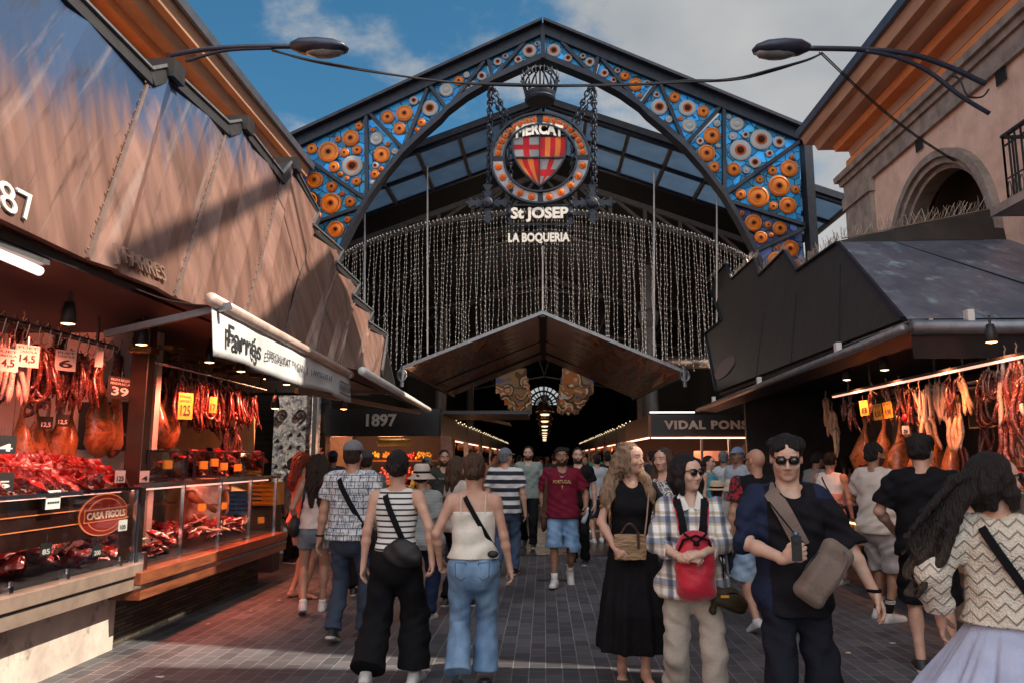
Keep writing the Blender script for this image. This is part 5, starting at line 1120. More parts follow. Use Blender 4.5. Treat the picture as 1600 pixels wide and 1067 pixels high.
packs(36, lambda i, n: ((XB-.22-.12*(i % 3), yb0+.9+(yb1-yb0-1.1)*(i+rf.random())/n, zG+.07+.05*(i % 5)), (rf.uniform(-.3, .3), rf.uniform(.3, .9), 1.57+rf.uniform(-.4, .4))), 'red packet of meat stacked on top of the slate-based counter glass', 'meat packets on top of the slate-based counter', s=(.7, .95))
def whitep(i, n): return ((XB-.22-.5*rf.random(), yb0+.25+(yb1-yb0-.5)*(i+rf.random())/n, zB+.18+.06*rf.random()), (1.57+rf.uniform(-.5, .5), rf.uniform(-.3, .3), rf.uniform(0, 6)))
packs(26, whitep, 'pale dry sausage lying in the slate-based counter', 'pale sausages in the slate-based counter', 'sausage', 'sausage', (.5, .75), pale_ms+fuet_ms)
for i, (px, py) in enumerate(((316, 792), (349, 790), (408, 812), (262, 725), (335, 722), (318, 726), (350, 728), (372, 730))):
    p = onX(px, py, XB-.3 if i < 3 else XB-.12); card(p, (1, -.6, 0), .10, .08, '', m_cardy, 'small plain orange-yellow card in the slate-based counter display', group='small yellow cards')
case_light(stB, -3.56, yb0+.1, yb1-.2, 1.30, 13, (1, .34, .24))
# things on top: small glass display cases
for i, y in enumerate((yb0+.25, yb0+1.15, yb0+2.3)):
    t_ = thing('display_case', 'small glass display case on the slate-based counter, %s of three' % ['nearest', 'middle', 'farthest'][i], 'display case', (XB-.3, y, zG+.04), group='small display cases')
    MB().box(XB-.46, XB-.14, y, y+.75, zG+.045, zG+.06).build('shelf', m_dark, t_); MB().box(XB-.14, XB-.134, y, y+.75, zG+.06, zG+.30).build('glass', m_glass, t_)
    b = MB()
    for yy in (y, y+.74): b.box(XB-.15, XB-.13, yy, yy+.012, zG+.06, zG+.31)
    b.box(XB-.46, XB-.13, y, y+.75, zG+.302, zG+.315); b.build('frame', m_dark, t_)
packs(12, lambda i, n: ((XB-.2-.1*rf.random(), yb0+.3+.6*(i+rf.random())/n, zG+.14), (1.3, rf.uniform(-.3, .3), 1.5+rf.uniform(-.3, .3))), 'dark stick of dried sausage in the nearest small display case', 'sausage sticks in the display case', 'sausage', 'sausage', (.5, .6), sau_ms)
# hanging goods of B
rb_ = thing('hanging_rail', 'rail carrying red sausage bunches under the printed awning', 'rail', (-3.7, 8.5, 2.32)); zr2 = onX(300, 588, -3.75).z
MB().tube([(-3.75, 6.9, zr2+.06), (-3.75, 10.2, zr2+.06)], .018, 8).build('tube', m_chrome, rb_, smooth=True)
MB().bar((-3.75, 7.2, zr2+.06), (-3.75, 7.2, 2.8), .02).bar((-3.75, 10, zr2+.06), (-3.75, 10, 2.8), .02).build('hanger', m_chrome, rb_, n=2)
for i, px in enumerate((285, 297, 309, 321, 333, 345, 357, 370, 383, 394)):
    y = onX(px, 600, -3.75).y; bunch((-3.75, y, zr2-.02), 'bright red sausage bunch hanging under the printed awning', ('red', 'loop', 'red')[i % 3], 7, .09, 1.05, group='sausage bunches under the printed awning')
for i, px in enumerate((352, 360, 368)): p = onX(px, 668, -4.0); bunch((-4.0, p.y, p.z+.02), 'long red sausage bunch hanging lower, near the far end of the slate-based counter', 'red', 5, .05, 1, group='lower red sausages')
for i, px in enumerate((246, 262, 274)): p = onX(px, 590, -3.95); ham((-3.95, p.y, zr2), 'dark ham hanging just right of the brushed metal post', i, 1, 'dark hams of the slate-based stall')
p = onX(290, 634, -3.55); card(p, (1, -.5, 0), .17, .26, '125', m_cardy, 'tall yellow card marked 125 hanging in front of the red sausages', None, ['PERNIL', 'IBERIC'])
p = onX(333, 632, -3.55); card(p, (1, -.5, 0), .10, .17, '17', m_cardy, 'small yellow card marked 17 among the red sausages')
wb = thing('back_shelves', 'dark back wall with shelves behind the slate-based counter', 'shelving', (-5.8, 9, 0)); MB().box(-6.1, -5.9, 7.4, 12, 0, 2.8).build('panel', m_blk2, wb)
b = MB()
for z in (.9, 1.3, 1.7, 2.1): b.box(-5.9, -5.65, 7.5, 11.8, z, z+.03)
b.build('shelf', m_wood, wb)
for i, (px, py, c, lb) in enumerate(((375, 790, (.05, .25, .6), 'blue'), (412, 775, (.6, .38, .04), 'yellow'))):
    p = at(px, py, 11.0); t_ = thing('crate', '%s plastic crate behind the slate-based counter' % lb, 'crate', (p.x, 11, 0)); m_ = M(lb+'_plastic', c, .4); b = MB(); w = .2
    b.box(p.x-w, p.x+w, 10.9, 11.3, p.z-.12, p.z-.1)
    for k in range(5): b.box(p.x-w, p.x+w, 10.89, 10.905, p.z-.1+k*.06, p.z-.065+k*.06)
    for sx_ in (-w, w-.02): b.box(p.x+sx_, p.x+sx_+.02, 10.9, 11.3, p.z-.1, p.z+.2)
    b.box(p.x-w, p.x+w, 11.28, 11.3, p.z-.1, p.z+.2); b.build('box', m_, t_); MB().box(p.x-.18, p.x+.18, 10.95, 11.25, 0, p.z-.12).build('stand', m_black, t_)
# ================================================================== RIGHT STALL
XR = 3.75
stC = thing('ham_counter', 'right stall counter with lit pale wood front, pale base and glass case of red meat', 'market counter', (4.4, 8.8, 0))
yc0 = 6.2; yc1 = onX(1314, 815, XR).y; zC = onX(1315, 813, XR).z; zC2 = onX(1315, 843, XR).z
MB().box(XR, 5.2, yc0, yc1, zC2, zC).build('wood_front', m_wood2, stC); b = MB()
for k in range(12): b.box(XR-.004, XR-.001, yc0+.2+k*.37, yc0+.23+k*.37, zC2, zC)
b.build('dark_batten', m_black, stC)
MB().box(XR-.03, XR-.004, yc0, yc1, zC-.008, zC+.012).build('light_strip', M('warm_strip', (1, .7, .4), .5, emit=(1, .55, .25), es=1.6), stC); MB().box(XR+.0, 5.2, yc0, yc1, zC+.013, zC+.03).build('top', m_dark, stC)
MB().box(XR+.3, 5.1, yc0+.1, 8.9, 0, zC2-.002).build('base', M('cream_base', (.52, .42, .34), .5), stC)
MB().box(XR+.3, XR+.308, yc0, yc1, zC+.03, 1.3).build('front_glass', m_glass, stC); MB().box(XR+.3, 4.7, yc0, yc1, 1.302, 1.31).build('top_glass', m_glass, stC)
b = MB(); b.box(XR+.28, XR+.33, yc0, yc1, 1.285, 1.30)
for k in range(5): b.box(XR+.29, XR+.32, yc0+.05+k*.95, yc0+.08+k*.95, zC, 1.285)
b.build('frame', m_chrome, stC)
packs(22, lambda i, n: ((XR+.42+.7*rf.random(), yc0+.1+(yc1-yc0-.2)*(i+rf.random())/n, zC+.09+.08*rf.random()), (rf.uniform(-.4, .4), -rf.uniform(.1, .6), rf.uniform(0, 6))), 'red packet of meat inside the right-hand ham counter', 'meat packets in the right counter')
packs(22, lambda i, n: ((XR+.38+.4*rf.random(), yc0+.1+(yc1-yc0-.9)*(i+rf.random())/n, 1.36+.09*rf.random()), (rf.uniform(-.4, .4), -rf.uniform(.3, .8), rf.uniform(0, 6))), 'red packet of meat on top of the right-hand ham counter', 'meat packets on top of the right counter')
bw = thing('back_wall', 'dark panelled back wall of the right ham stall', 'wall', (6, 10, 0)); MB().box(6.3, 6.4, 6, 15.3, 0, 2.8).build('panel', m_blk2, bw)
MB().box(3.9, 6.3, 15.1, 15.2, 0, 2.8).build('panel', m_blk2, bw)
l1 = onX(1302, 620, 4.0); l2 = onX(1582, 549, 4.0)
ls = thing('light_rail', 'long thin lit rail above the hams of the right stall', 'lamp', (4.0, l2.y, l2.z), group='thin lit rails')
MB().box(3.985, 4.015, l2.y-1.2, l1.y, l1.z-.008, l1.z+.012).build('tube', M('rail_light', (1, .7, .6), .5, emit=(1, .5, .36), es=.7), ls); MB().box(3.98, 4.02, l2.y-1.2, l1.y, l1.z+.013, l1.z+.04).build('housing', m_black, ls)
ZR3 = l1.z-.04
hb = thing('hanging_rail', 'rail carrying the hams and sausages of the right stall', 'rail', (4.25, 8, ZR3)); MB().tube([(4.25, 6.4, ZR3-.05), (4.25, 11.2, ZR3-.05)], .018, 8).tube([(4.55, 6.4, ZR3-.05), (4.55, 11.2, ZR3-.05)], .018, 8).build('tube', m_chrome, hb, smooth=True)
b = MB()
for y in (6.6, 8.5, 10.9):
    for x in (4.25, 4.55): b.bar((x, y, ZR3-.05), (x, y, 2.8), .02)
b.build('hanger', m_chrome, hb, n=6)
for i, px in enumerate((1352, 1381, 1407, 1434, 1460, 1486)): p = onX(px, 665, 4.45); ham((4.45, p.y, onX(px, 645, 4.45).z), 'broad orange-brown ham hanging behind the two men at the right counter', 2.2+i*.4, 1.08, 'hams of the right stall')
for i, (px, py, kd, nn, s) in enumerate(((1290, 622, 'pale', 5, 1), (1300, 640, 'pale', 5, 1), (1306, 668, 'pale', 4, 1), (1318, 625, 'loop', 4, .7), (1330, 630, 'red', 4, .9), (1362, 612, 'red', 5, .9), (1384, 605, 'red', 5, 1), (1404, 602, 'red', 6, 1), (1420, 608, 'red', 5, 1), (1436, 606, 'fuet', 5, 1), (1452, 598, 'fuet', 6, .95), (1468, 596, 'fuet', 5, 1), (1484, 590, 'red', 6, 1), (1500, 590, 'pale', 6, .9), (1446, 650, 'pale', 5, .9), (1486, 650, 'pale', 5, .9), (1500, 648, 'pale', 4, .9), (1545, 578, 'loop', 5, .8), (1560, 580, 'red', 5, 1.1), (1570, 560, 'fuet', 4, 1.3), (1588, 556, 'red', 6, 1.3), (1598, 590, 'red', 6, 1.2), (1572, 640, 'red', 4, 1.2))):
    p = onX(px, py, 4.2); bunch((4.2, p.y, p.z), {'pale': 'bunch of golden pale sausages', 'loop': 'bunch of bright red looped sausages', 'red': 'bunch of dark red sausages', 'fuet': 'bunch of pale floured sausages'}[kd]+' hanging in the right ham stall', kd, nn, .08, s, group='sausage bunches of the right stall')
for px, py, t_ in ((1350, 637, '8'), (1371, 643, '8,50'), (1387, 640, '9,90')): p = onX(px, py, 4.05); card(p, (-1, -.6, 0), .12, .19, t_, m_cardy, 'yellow card marked %s hanging on the right stall sausages' % t_, None, ['FUET'], tilt=.1)
p = onX(1415, 671, 4.05); card(p, (-1, -.6, 0), .09, .09, '5', m_card, 'small white card under a red rosette in the right stall'); MB_ = MB().ball((p.x, p.y, p.z+.13), .05, 8, sc=(.5, 1, 1)); tag(MB_.build('rosette', M('red_rosette', (.7, .01, .02), .5), smooth=True), 'red rosette hanging over a small white card in the right stall', 'rosette')
sc2 = thing('menu_board', 'dark framed menu board hanging at the right of the ham stall', 'board', (4.6, 7.2, 2)); p = onX(1540, 635, 4.7)
MB().box(p.x, p.x+.03, p.y-.32, p.y+.32, p.z-.2, p.z+.2).build('board', m_cardb, sc2); b = MB()
for (y0, y1, z0, z1) in ((-.34, .34, .2, .22), (-.34, .34, -.22, -.2), (-.34, -.32, -.2, .2), (.32, .34, -.2, .2)): b.box(p.x-.01, p.x+.035, p.y+y0, p.y+y1, p.z+z0, p.z+z1)
b.build('frame', m_brass, sc2); MB().bar((p.x, p.y, p.z+.2), (p.x, p.y, 2.8), .015).build('cord', m_black, sc2)
for i, (y, e) in enumerate(((6.7, 60), (7.7, 70), (8.8, 70), (9.9, 60))): spot(3.85, y, 2.6, (1, .30, .12), e, 'black spot lamp lighting the hams of the right stall', tgt=(4.6, y+.2, 1.5), group='lamps of the right ham stall')
# ================================================================== street lamps and cables
m_lh = M('lamp_housing', (.035, .045, .075), .35, .3); m_lens = glass('lamp_lens', (.5, .5, .5), .2, .15)
def street_lamp(side, label, head, root_, arm2):
    YL_ = 9.4; h0 = at(*head[0], YL_); h1 = at(*head[1], YL_); t_ = thing('street_lamp', label, 'street lamp', tuple(root_), group='street lamps on long arms')
    d = (h1-h0); Lh = d.length; b = MB()   # head from tip h0 to neck h1
    pr = [(0, .02, .0), (.06, .11, .05), (.25, .16, .10), (.55, .17, .115), (.85, .13, .10), (1, .05, .06), (1.04, .03, .04)]
    n = 14; vs = []
    for t, w, h in pr:
        c = h0+d*t
        for k in range(n):
            a = 2*math.pi*k/n; zz = math.sin(a); vs.append((c.x, c.y+w*math.cos(a), c.z+(h*.95*zz if zz > 0 else h*1.0*zz)))
    fs = [(i*n+k, i*n+(k+1) % n, (i+1)*n+(k+1) % n, (i+1)*n+k) for i in range(len(pr)-1) for k in range(n)]+[tuple(range(n)), tuple((len(pr)-1)*n+k for k in range(n))[::-1]]
    b.add(vs, fs); b.build('head', m_lh, t_, smooth=True)
    c = h0+d*.42; b = MB(); b.ball((c.x, c.y, c.z-.06), .12, 12, sc=(2.3, .95, .75)); b.build('lens', M('lamp_bowl', (.18, .19, .2), .15, coat=1), t_, smooth=True)
    for pts, r in arm2: MB().tube(pts, r, 8).build('arm', m_lh, t_, smooth=True)
    return t_
rt = at(1545, 130, 9.4)
def crv(pts, n=6):
    P = [Vector(p) for p in pts]; out = []
    for i in range(len(P)-1):
        a0, a1, a2, a3 = P[max(i-1, 0)], P[i], P[i+1], P[min(i+2, len(P)-1)]
        for k in range(n):
            t = k/n; out.append(.5*((2*a1)+(a2-a0)*t+(2*a0-5*a1+4*a2-a3)*t*t+(3*a1-a0-3*a2+a3)*t**3))
    return out+[P[-1]]
A_ = lambda pts: crv([at(x, y, 9.4) for x, y in pts])
street_lamp(1, 'street lamp reaching in from the orange building on a double curved arm', ((1175, 78), (1263, 74)), at(1545, 150, 9.4), [(A_([(1263, 76), (1350, 78), (1420, 85), (1480, 104), (1540, 132)]), .035), (A_([(1352, 80), (1400, 90), (1450, 112), (1500, 150), (1546, 178)]), .028)])
street_lamp(-1, 'street lamp reaching in over the copper hood on a straight arm from the left', ((545, 76), (456, 72)), at(270, 90, 9.4), [(A_([(456, 73), (380, 74), (320, 78), (262, 88)]), .035), (A_([(425, 76), (350, 80), (290, 97)]), .022)])
b = MB(); b.tube(A_([(1487, 118), (1500, 126), (1512, 150), (1534, 152), (1545, 140)]), .012, 6); tag(b.build('cable_loop', m_black, smooth=True), 'black cable looped around the arm of the right street lamp', 'cable')
cbl = thing('cable_bundle', 'sagging black cable bundle strung between the two street lamps across the arch', 'cable', (0, 9.4, 6))
rc = random.Random(2)
for k in range(3):
    pts = []
    for x, y in ((425, 78), (470, 93), (530, 103), (600, 115), (700, 128), (800, 133), (900, 134), (1000, 131), (1075, 127), (1150, 123), (1210, 110), (1262, 94), (1285, 84)): p = at(x, y+rc.uniform(-2.2, 2.2), 9.4+rc.uniform(-.03, .03)); pts.append(p)
    MB().tube(crv(pts), .014, 5).build('cable', m_black, cbl, smooth=True)
cw_ = thing('wall_cable', 'pair of thin cables running from the right lamp down to the orange building', 'cable', tuple(at(1280, 82, 9.4)))
for k in range(2): p0 = at(1280+k*4, 82, 9.4); p1 = onX(1490+k*4, 252, XW-.05); MB().tube([p0+(p1-p0)*t+Vector((0, 0, -.12*math.sin(math.pi*t))) for t in [i/12 for i in range(13)]], .009, 5).build('cable', m_black, cw_, smooth=True)
# ================================================================== stalls inside the market
m_fasc = M('fascia_black', (.014, .014, .016), .35, .1, ns=5)
m_num = M('metal_numerals', (.50, .48, .45), .4, .2); m_vp = M('fascia_letters', (.60, .42, .32), .5)
m_fruit = {}
for nm, c in (('orange', (.75, .22, .02)), ('red', (.55, .03, .02)), ('yellow', (.80, .48, .04)), ('green', (.16, .30, .04)), ('cream', (.6, .45, .3))): m_fruit[nm] = M('fruit_'+nm, c, .35, coat=.4)
def heap(x0, x1, y0, y1, z, n, col, label, r=.045, slope=.25, grp='heaps of fruit'):
    b = MB(); rh = random.Random(int(x0*100+y0*10))
    for i in range(n): u, v = rh.random(), rh.random(); b.ball((x0+(x1-x0)*u, y0+(y1-y0)*v, z+r*.6+v*slope+rh.uniform(0, r)), r*rh.uniform(.8, 1.1), 6)
    return tag(b.build('fruit_heap', m_fruit[col], smooth=True), label, 'fruit', grp, 'stuff')
def strip(p, q, label, w=.03, mt=None, grp='lit strips in the market'):
    return tag(MB().bar(p, q, w, w).build('light_strip', mt or m_led), label, 'lamp', grp)
# --- 1897 stall
Y9 = 17.6; fx0 = at(508, 660, Y9).x; fx1 = at(688, 660, Y9).x; fz1 = at(600, 638, Y9).z; fz0 = at(600, 681, Y9).z
s9 = thing('fruit_stall', 'black fronted fruit stall with the numerals 1897 on its fascia', 'market stall', ((fx0+fx1)/2, Y9+1.2, 0))
MB().box(fx0, fx1, Y9, Y9+.15, fz0, fz1).build('fascia', m_fasc, s9)
ptext('1897', 572, 646, 620, 666, Y9-.01, m_num, s9, .03, .02)
MB().box(fx0, fx1+2.0, Y9+.15, Y9+3, fz1-.12, fz1-.04).build('ceiling', m_fasc, s9)
MB().box(fx1-.02, fx1+.02, Y9, Y9+3, fz0, fz1-.13).build('side_fascia', m_fasc, s9)
MB().box(fx0+.3, fx1+.2, Y9+.3, Y9+1.2, 0, .85).build('counter', m_blk2, s9)
MB().box(fx0, fx1, Y9+2.9, Y9+3, 0, fz1-.13).build('back_wall', M('stall_back', (.05, .03, .022), .7), s9)
b = MB(); b.box(fx0+.02, fx0+.12, Y9+.02, Y9+.12, 0, fz0); p = at(703, 720, Y9); b.build('post', m_wood, s9)
wp = thing('wooden_post', 'leaning reddish wooden board post at the right end of the 1897 stall', 'post', (p.x, Y9, 0)); MB().slab([(p.x-.14, Y9-.05, 0), (p.x+.24, Y9-.05, 0), (p.x+.02, Y9-.05, fz0), (p.x-.22, Y9-.05, fz0)], (0, .1, 0)).build('board', m_wood, wp)
# bananas hanging, fruit heaps
bn = thing('banana_row', 'row of yellow banana bunches hanging under the 1897 fascia', 'bananas', (at(620, 693, Y9+.2).x, Y9+.2, fz0))
for px in range(594, 642, 5):
    p = at(px, 690, Y9+.25); b = MB()
    for k in range(4): b.tube([(p.x+.015*k-.03, p.y+.03*k, p.z+.08), (p.x+.03*k-.06, p.y-.05, p.z), (p.x+.02*k-.03, p.y-.03, p.z-.10)], [.008, .02, .006], 6)
    b.build('banana_bunch', m_fruit['yellow'], bn, smooth=True)
for i, (px, c) in enumerate(((598, 'red'), (612, 'orange'), (630, 'red'), (650, 'yellow'), (666, 'orange'), (682, 'green'))):
    x = at(px, 740, Y9+.6).x; heap(x-.13, x+.13, Y9+.35, Y9+1.15, .86, 60, c, 'heap of %s fruit on the 1897 stall counter' % c, slope=.45)
for k in range(4): x = fx0+.5+k*.45; heap(x, x+.38, Y9+1.6, Y9+2.0, 1.55, 30, ['yellow', 'orange', 'red', 'yellow'][k], 'small heap of %s fruit on the upper shelf of the 1897 stall' % ['yellow', 'orange', 'red', 'yellow'][k], .04, .12)
MB().box(fx0+.3, fx1, Y9+1.5, Y9+2.1, 1.5, 1.545).build('shelf', m_wood, s9)
# left neighbour with faint sign ES and star shaped sign
t_ = thing('market_stall', 'stall left of the 1897 stall with a faint dark sign reading ES', 'market stall', (fx0-.7, Y9+1, 0)); gx0 = at(470, 660, Y9).x
MB().box(gx0, fx0-.01, Y9+.3, Y9+.4, fz0+.1, fz1-.1).build('fascia', M('grey_fascia', (.06, .058, .055), .5), t_); ptext('ES', 474, 650, 492, 663, Y9+.29, m_fasc, t_, .03, .01)
MB().box(gx0, fx0-.01, Y9+2.6, Y9+2.7, 0, fz1).build('back_wall', M('warm_wall', (.40, .22, .12), .6), t_); MB().box(gx0, fx0-.01, Y9+.5, Y9+1.1, 0, .9).build('counter', m_blk2, t_)
strip((gx0+.1, Y9+.45, fz0+.12), (fx0-.1, Y9+.45, fz0+.12), 'lit strip under the faint ES sign', .04)
sp = at(486, 710, Y9+.3); b = MB(); n = 32; b.slab([(sp.x+(.30 if i % 2 else .22)*1.1*math.cos(2*math.pi*i/n), Y9+.25, sp.z+(.30 if i % 2 else .22)*math.sin(2*math.pi*i/n)) for i in range(n)][::-1], (0, .02, 0)); st = thing('star_sign', 'pink starburst paper sign behind the woman with reddish hair', 'sign', tuple(sp)); b.build('card', M('pink_card', (.85, .35, .33), .6), st)
text('FRUITA', (sp.x, Y9+.24, sp.z+.06), (1, 0, 0), (0, 0, 1), .36, .07, M('red_print', (.5, .03, .03), .6), st, .003, .01); text('FRESCA', (sp.x, Y9+.24, sp.z-.04), (1, 0, 0), (0, 0, 1), .36, .07, bpy.data.materials['red_print'], st, .003, .01)
# --- VIDAL PONS stall
vx0 = at(1017, 660, Y9).x; vx1 = at(1192, 660, Y9).x; vz1 = at(1100, 647, Y9).z; vz0 = at(1100, 682, Y9).z
sv = thing('butcher_stall', 'black stall lettered VIDAL PONS on its fascia with red lit strips', 'market stall', ((vx0+vx1)/2, Y9+2, 0))
MB().box(vx0, vx1, Y9, Y9+.15, vz0, vz1).build('fascia', M('fascia_brown', (.022, .018, .017), .4), sv); MB().box(vx0-.06, vx0-.001, Y9, Y9+5, vz0, vz1).build('side_fascia', M('copper_fascia', (.20, .09, .06), .3, .7), sv)
ptext('VIDAL PONS', 1038, 656, 1168, 670, Y9-.01, m_vp, sv, .045, .02, space=1.15)
MB().box(vx0, vx1+1, Y9+.16, Y9+5, vz1-.1, vz1-.02).build('ceiling', m_fasc, sv)
MB().bar((vx0, Y9-.02, vz0-.02), (vx1-.1, Y9-.02, vz0-.02), .03).build('lit_strip', m_led, sv); MB().bar((vx0-.05, Y9-.02, vz0-.02), (vx0-.05, Y9+5, vz0-.02), .03).build('lit_strip', m_led, sv)
MB().bar((vx0-.02, Y9-.02, vz1+.05), (at(1085, 642, Y9).x, Y9-.02, vz1+.05), .03).build('lit_strip', m_led, sv)
MB().box(vx0, vx1+.6, Y9+.2, Y9+1.0, 0, 1.0).box(vx0, vx0+.7, Y9+1.0, Y9+5, 0, 1.0).build('counter', m_blk2, sv); MB().box(vx0+.02, vx1+.5, Y9+.2, Y9+.9, 1.001, 1.3).build('glass_case', m_glass, sv)
MB().box(vx0, vx1+.6, Y9+4, Y9+4.1, 0, vz1-.1).build('back_wall', M('stall_back_red', (.10, .045, .03), .6), sv)
b = MB()
for px in (1097, 1140): x = at(px, 700, Y9+.2).x; b.box(x-.025, x+.025, Y9+.2, Y9+.25, 1.0, vz0)
b.box(vx1-.12, vx1, Y9, Y9+.12, 0, vz0); b.build('post', m_grey, sv, n=3)
pn = at(1112, 709, Y9+1.2); MB().box(pn.x-.42, pn.x+.42, Y9+1.2, Y9+1.24, pn.z-.16, pn.z+.08).build('picture_board', M('salmon_board', (.75, .33, .24), .6, emit=(1, .35, .22), es=.15), sv)
for i in range(7): x = vx0+.2+i*.34; heap(x, x+.28, Y9+.3, Y9+.85, 1.01, 22, ['red', 'cream', 'orange'][i % 3], 'heap of %s meat portions in the VIDAL PONS glass case' % ['red', 'cream', 'orange'][i % 3], .05, .1, 'heaps in the VIDAL PONS case')
# --- rows of stalls further in
def far_stall(side, Y, D, k):
    X0 = side*2.75; X1 = side*6.6; xa, xb = min(X0, X1), max(X0, X1); c = ['red', 'orange', 'yellow', 'green', 'cream']
    nm = 'left' if side < 0 else 'right'; od = ['first', 'second', 'third', 'fourth', 'fifth', 'sixth'][k]
    t_ = thing('market_stall', '%s dark stall of the row on the %s of the aisle inside the market' % (od, nm), 'market stall', ((xa+xb)/2, Y+D/2, 0), group='stalls inside the market')
    MB().box(min(X0, X0+side*.08), max(X0, X0+side*.08), Y, Y+D-.3, 2.15, 2.65).build('fascia', m_fasc, t_)
    MB().box(min(X0, X0+side*.8), max(X0, X0+side*.8), Y+.1, Y+D-.4, 0, .95).build('counter', m_blk2, t_)
    MB().box(xa, xb, Y, Y+D-.3, 2.66, 2.72).build('ceiling', m_fasc, t_)
    MB().box(min(X1, X1-side*.1), max(X1, X1-side*.1), Y, Y+D-.3, 0, 2.65).build('back_wall', bpy.data.materials['stall_back'], t_)
    MB().bar((X0+side*.1, Y+.1, 2.12), (X0+side*.1, Y+D-.5, 2.12), .03).build('lit_strip', m_led, t_)
    b = MB()
    for y in (Y+.1, Y+D-.5): b.box(X0+side*.02-.04, X0+side*.02+.04, y, y+.08, 0, 2.15)
    b.build('post', m_grey, t_, n=2)
    for j in range(4):
        yy = Y+.2+j*(D-.7)/4; x_ = sorted((X0+side*.12, X0+side*.72)); heap(x_[0], x_[1], yy, yy+(D-.7)/4-.1, .96, 34, c[(k*2+j) % 5], 'heap of %s produce on the %s stall counter %s of the aisle' % (c[(k*2+j) % 5], od, nm), .05, .15, 'heaps on the inner stalls')
    b = MB(); rr_ = random.Random(k)
    for j in range(10):
        y = Y+.2+j*(D-.6)/10; b.tube([(X0+side*.35, y, 2.5), (X0+side*.35, y, 2.2)], .006, 4); b.lathe((X0+side*.35, y, 1.85), [(0, 0), (.05, .06), (.06, .16), (.03, .3), (0, .36)], 7)
    b.build('cured_good', m_ham, thing('hanging_goods', 'row of hanging cured goods in the %s stall %s of the aisle' % (od, nm), 'goods', (X0, Y, 2.5), group='hanging goods of the inner stalls'), True, n=10)
    b = MB()
    for j in range(9): y = Y+.2+j*(D-.5)/9; b.ball((X0-side*.06, y, 2.68+.05*(j % 2)), .022, 6)
    b.build('bulb', m_glow, thing('bulb_row', 'row of small bulbs along the %s stall edge %s of the aisle' % (od, nm), 'lamp', (X0, Y, 2.7), group='bulb rows in the market'), True, n=9)
for k in range(6):
    far_stall(1, 23.5+k*6.2, 6, k); far_stall(-1, 21.5+k*6.2, 6, k)
def ilight(x, y, z, e, col=(1, .45, .22), r=.3):
    l = bpy.data.lights.new('inner_fill', 'POINT'); l.energy = e; l.color = col; l.shadow_soft_size = r; o = bpy.data.objects.new('inner_fill', l); COL.objects.link(o); o.location = (x, y, z); return o
ilight((fx0+fx1)/2, Y9+1.0, 2.0, 60); ilight(gx0+.5, Y9+1.2, 2.1, 30, (1, .5, .3)); ilight((vx0+vx1)/2, Y9+1.2, 1.9, 35)
ilight(0, 32, 7.2, 60, (1, .8, .65), .8); ilight(0, 52, 7.2, 60, (1, .8, .65), .8)  # bare lights added under the roof to show the trusses, without lamp bodies
for Y in (26, 36, 48): ilight(-3.5, Y, 1.9, 45); ilight(3.5, Y, 1.9, 45)
# white slatted awning inside on the left
p0 = at(737, 655, 24); t_ = thing('inner_awning', 'small pale slatted awning of an inner stall left of the aisle', 'awning', tuple(p0))
b = MB(); a0 = at(742, 658, 27); a1 = at(800, 672, 27)
for i in range(12): u = i/12; b.slab([(a0.x+(a1.x-a0.x)*u, 25.5, a0.z+.12-u*.25), (a0.x+(a1.x-a0.x)*(u+.06), 25.5, a0.z+.12-(u+.06)*.25), (a0.x+(a1.x-a0.x)*(u+.06), 27.5, a0.z+.1-(u+.06)*.25), (a0.x+(a1.x-a0.x)*u, 27.5, a0.z+.1-u*.25)], (0, 0, .02))
b.build('slats', m_white, t_)

for sd in (-1, 1):
    t_ = thing('side_stall', 'dark shuttered stall wall beyond the %s mosaic pillar' % ('left' if sd < 0 else 'right'), 'wall', (sd*6.4, 18, 0), group='dark walls beyond the pillars'); xa, xb = sorted((sd*5.05, sd*7.6)); b = MB(); b.box(xa, xb, 18.0, 18.1, 0, 6.2)
    for k in range(20): b.box(xa, xb, 17.98, 17.999, .2+k*.14, .31+k*.14)
    b.build('shutter', m_blk2, t_)
